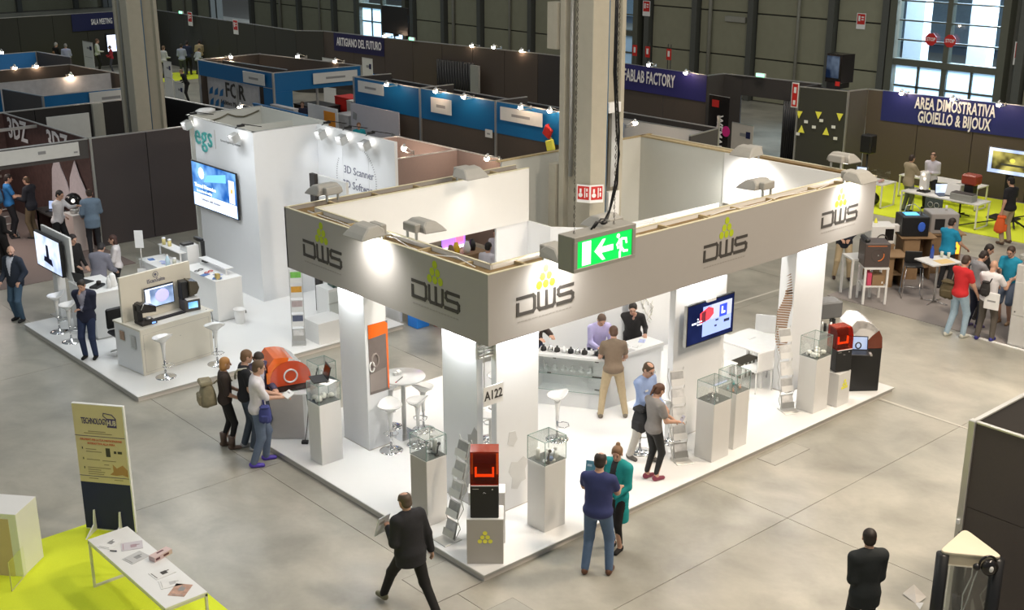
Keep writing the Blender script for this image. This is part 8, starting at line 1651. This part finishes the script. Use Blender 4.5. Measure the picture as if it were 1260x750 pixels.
person('man in a dark jacket and khaki trousers whose head is hidden by the fascia', *GG(1035, 343), 262, 1.80, tc=(.02, .022, .035), pc=KHAKI, sc=(.03, .015, .01), hair=BLK, style='short', top='jacket', hl=(-.1, .12, 1.05), hr=(.1, .12, 1.05), fl=(-.17, .05), fr=(.17, -.05))
person('man in a beige jacket and grey trousers talking beside the long white desk', 23.62, 7.72, 20, 1.76, z=.014, tc=(.36, .30, .20), pc=(.14, .15, .13), hair=(.04, .025, .018), style='short', top='jacket', hl=(-.1, .42, 1.1), hr=(.1, .44, 1.22), hy=.1)
person('bald man in a white shirt and black trousers with folded arms behind the long desk', 24.4, 7.42, 232, 1.78, z=.014, tc=(.62, .60, .68), pc=(.015, .015, .02), hair=(.1, .06, .04), style='thin', hl=(-.04, .18, 1.14), hr=(.03, .20, 1.16), fl=(-.16, .1), fr=(.16, -.05))
T = person('man in a black T-shirt and khaki trousers below the hanging screen, seen from behind', *GG(1236, 300), 120, 1.88, z=.014, tc=(.012, .012, .016), pc=(.42, .34, .24), sc=(.10, .06, .04), hair=BLK, style='short', sleeve='half', hl=(-.26, .02, .82), hr=(.24, .12, .85), fl=(-.15, .0), fr=(.16, .02), hp=.2, fat=1.1)
bag('bright orange bag hanging from the left hand of the man in black', hand_world(T, 0, (0, 0, -.34)), .4, .19, mat('orange_nylon', (.75, .12, .02), .7), [(-.05, 0, .15), (0, 0, .32), (.05, 0, .15)], 'tote_bag', (.7, .8, 1.3))
T = person('man in a dark suit at the bottom edge, seen from behind with folded arms', 2.36, -4.52, 100, 1.80, tc=(.014, .018, .02), pc=(.012, .012, .013), hair=(.02, .013, .01), style='short', top='jacket', hl=(-.04, .20, 1.14), hr=(.04, .22, 1.12), hp=.25, hy=-.35, jl=.74, fl=(-.12, 0), fr=(.12, 0))
# far visitors
far = [('grey-haired man in a pale blue shirt in a pair standing far off', 16.7, 54.2, 100, 1.78, (.42, .45, .62), (.3, .28, .24), 'short', (.3, .28, .26)), ('man in black beside the grey-haired man at the far upper left', 16.6, 55.3, 60, 1.76, BLK, BLK, 'short', (.45, .43, .4)), ('low seated figure in black at the far upper left', 16.2, 54.7, 90, 1.38, BLK, BLK, 'short', (.2, .1, .04)),
       ('presenter in a white shirt pointing at the lit screen', 18.7, 54.8, 20, 1.85, (.62, .66, .6), BLK, 'short', (.15, .08, .05)), ('person in red beside the presenter', 19.2, 54.2, 200, 1.5, (.4, .03, .05), (.06, .06, .09), 'short', (.1, .06, .04)),
       ('man in a white shirt just right of the upper left column, far off', 20.4, 50.3, 60, 1.72, (.6, .62, .6), DK, 'short', (.2, .13, .08)), ('man in a blue-grey shirt and dark trousers in the far group', 21.4, 50.2, 90, 1.76, (.36, .40, .5), (.05, .06, .07), 'short', (.04, .03, .02)), ('man in a dark suit in the middle of the far group', 22.0, 50.7, 90, 1.84, NV, BLK, 'short', (.03, .02, .02)),
       ('stooping figure in a pale shirt in the far group', 22.4, 50.4, 60, 1.45, (.5, .55, .58), DK, 'short', (.1, .07, .05)), ('man in a sand-coloured jacket in the far group', 23.0, 51.2, 100, 1.78, (.45, .36, .22), DK, 'short', (.03, .02, .02)), ('man in black holding papers at the right of the far group', 24.0, 52.0, 240, 1.8, BLK, BLK, 'short', (.02, .02, .02)),
       ('man in a white shirt bending over a table right of the upper left column', 17.1, 43.3, 330, 1.5, (.6, .6, .66), DK, 'short', (.06, .04, .03)), ('man in black bending over the same table beside the man in white', 17.4, 42.0, 200, 1.6, BLK, BLK, 'thin', (.2, .14, .08)),
       ('man in a dark suit leaning on the counter inside the blue corner booth', 15.8, 29.4, 280, 1.68, (.02, .022, .05), BLK, 'short', (.12, .08, .05)), ('person in turquoise sitting below the white poster wall', 14.9, 24.3, 280, 1.62, (.01, .3, .38), DK, 'short', (.2, .1, .05)),
       ('dark-haired man in a white shirt glimpsed through the gap under the rear fascia', 7.8, 9.0, 60, 1.66, (.66, .62, .68), DK, 'short', (.02, .014, .012)), ('second person in a white shirt glimpsed through the gap under the rear fascia', 8.7, 9.7, 240, 1.7, (.66, .62, .68), KHAKI, 'short', (.1, .06, .03)), ('person in a dark top glimpsed at the left of the gap under the rear fascia', 7.1, 10.3, 200, 1.62, (.05, .04, .08), BLK, 'long', (.1, .05, .03))]
for (l, x, y, a, h, tc, pc, st, hc) in far:
    person(l, x, y, a, h, tc=tc, pc=pc, style=st, hair=hc, detail=0, hl=(-.2, .25, 1.05), hr=(.18, .3, 1.1), lean=.3 if 'bending' in l or 'stoop' in l else 0)
# busy display seen through that gap
t = cabinet('exhibit_table', 'cluttered display table glimpsed through the gap under the rear fascia', 'table', (7.9, 10.8, 0), (2.2, .8, .95), CARDB)
t = thing('lit_display', 'magenta and blue lit display glimpsed through the gap under the rear fascia', 'display', (8.4, 10.9, .95)); part('panel', em('violet_led', (.35, .15, .8), 1.2), t, lambda b: b.box(-.4, .3, 0, .05, .1, .5)); part('bar', em('white_led', (.9, .85, 1), 2.5), t, lambda b: b.box(-.5, .3, -.05, 0, .08, .13)); part('pink_block', em('pink_led', (.9, .2, .4), .8), t, lambda b: b.box(.0, .25, -.01, 0, .2, .4))
for k in range(8): tag(part('exhibit', (CARDB, ORANGEP, PAPER, BLACK)[k % 4], None, lambda b: b.lathe([(.08, 0), (.1, .12), (.05, .28)], (7.0 + .25 * k, 10.6 + .1 * (k % 2), .95), 7)), 'small object on the table behind the stand', 'exhibit', 'small objects behind the stand')
for o in bpy.data.objects:
    if '_hands' in o.keys(): del o['_hands']
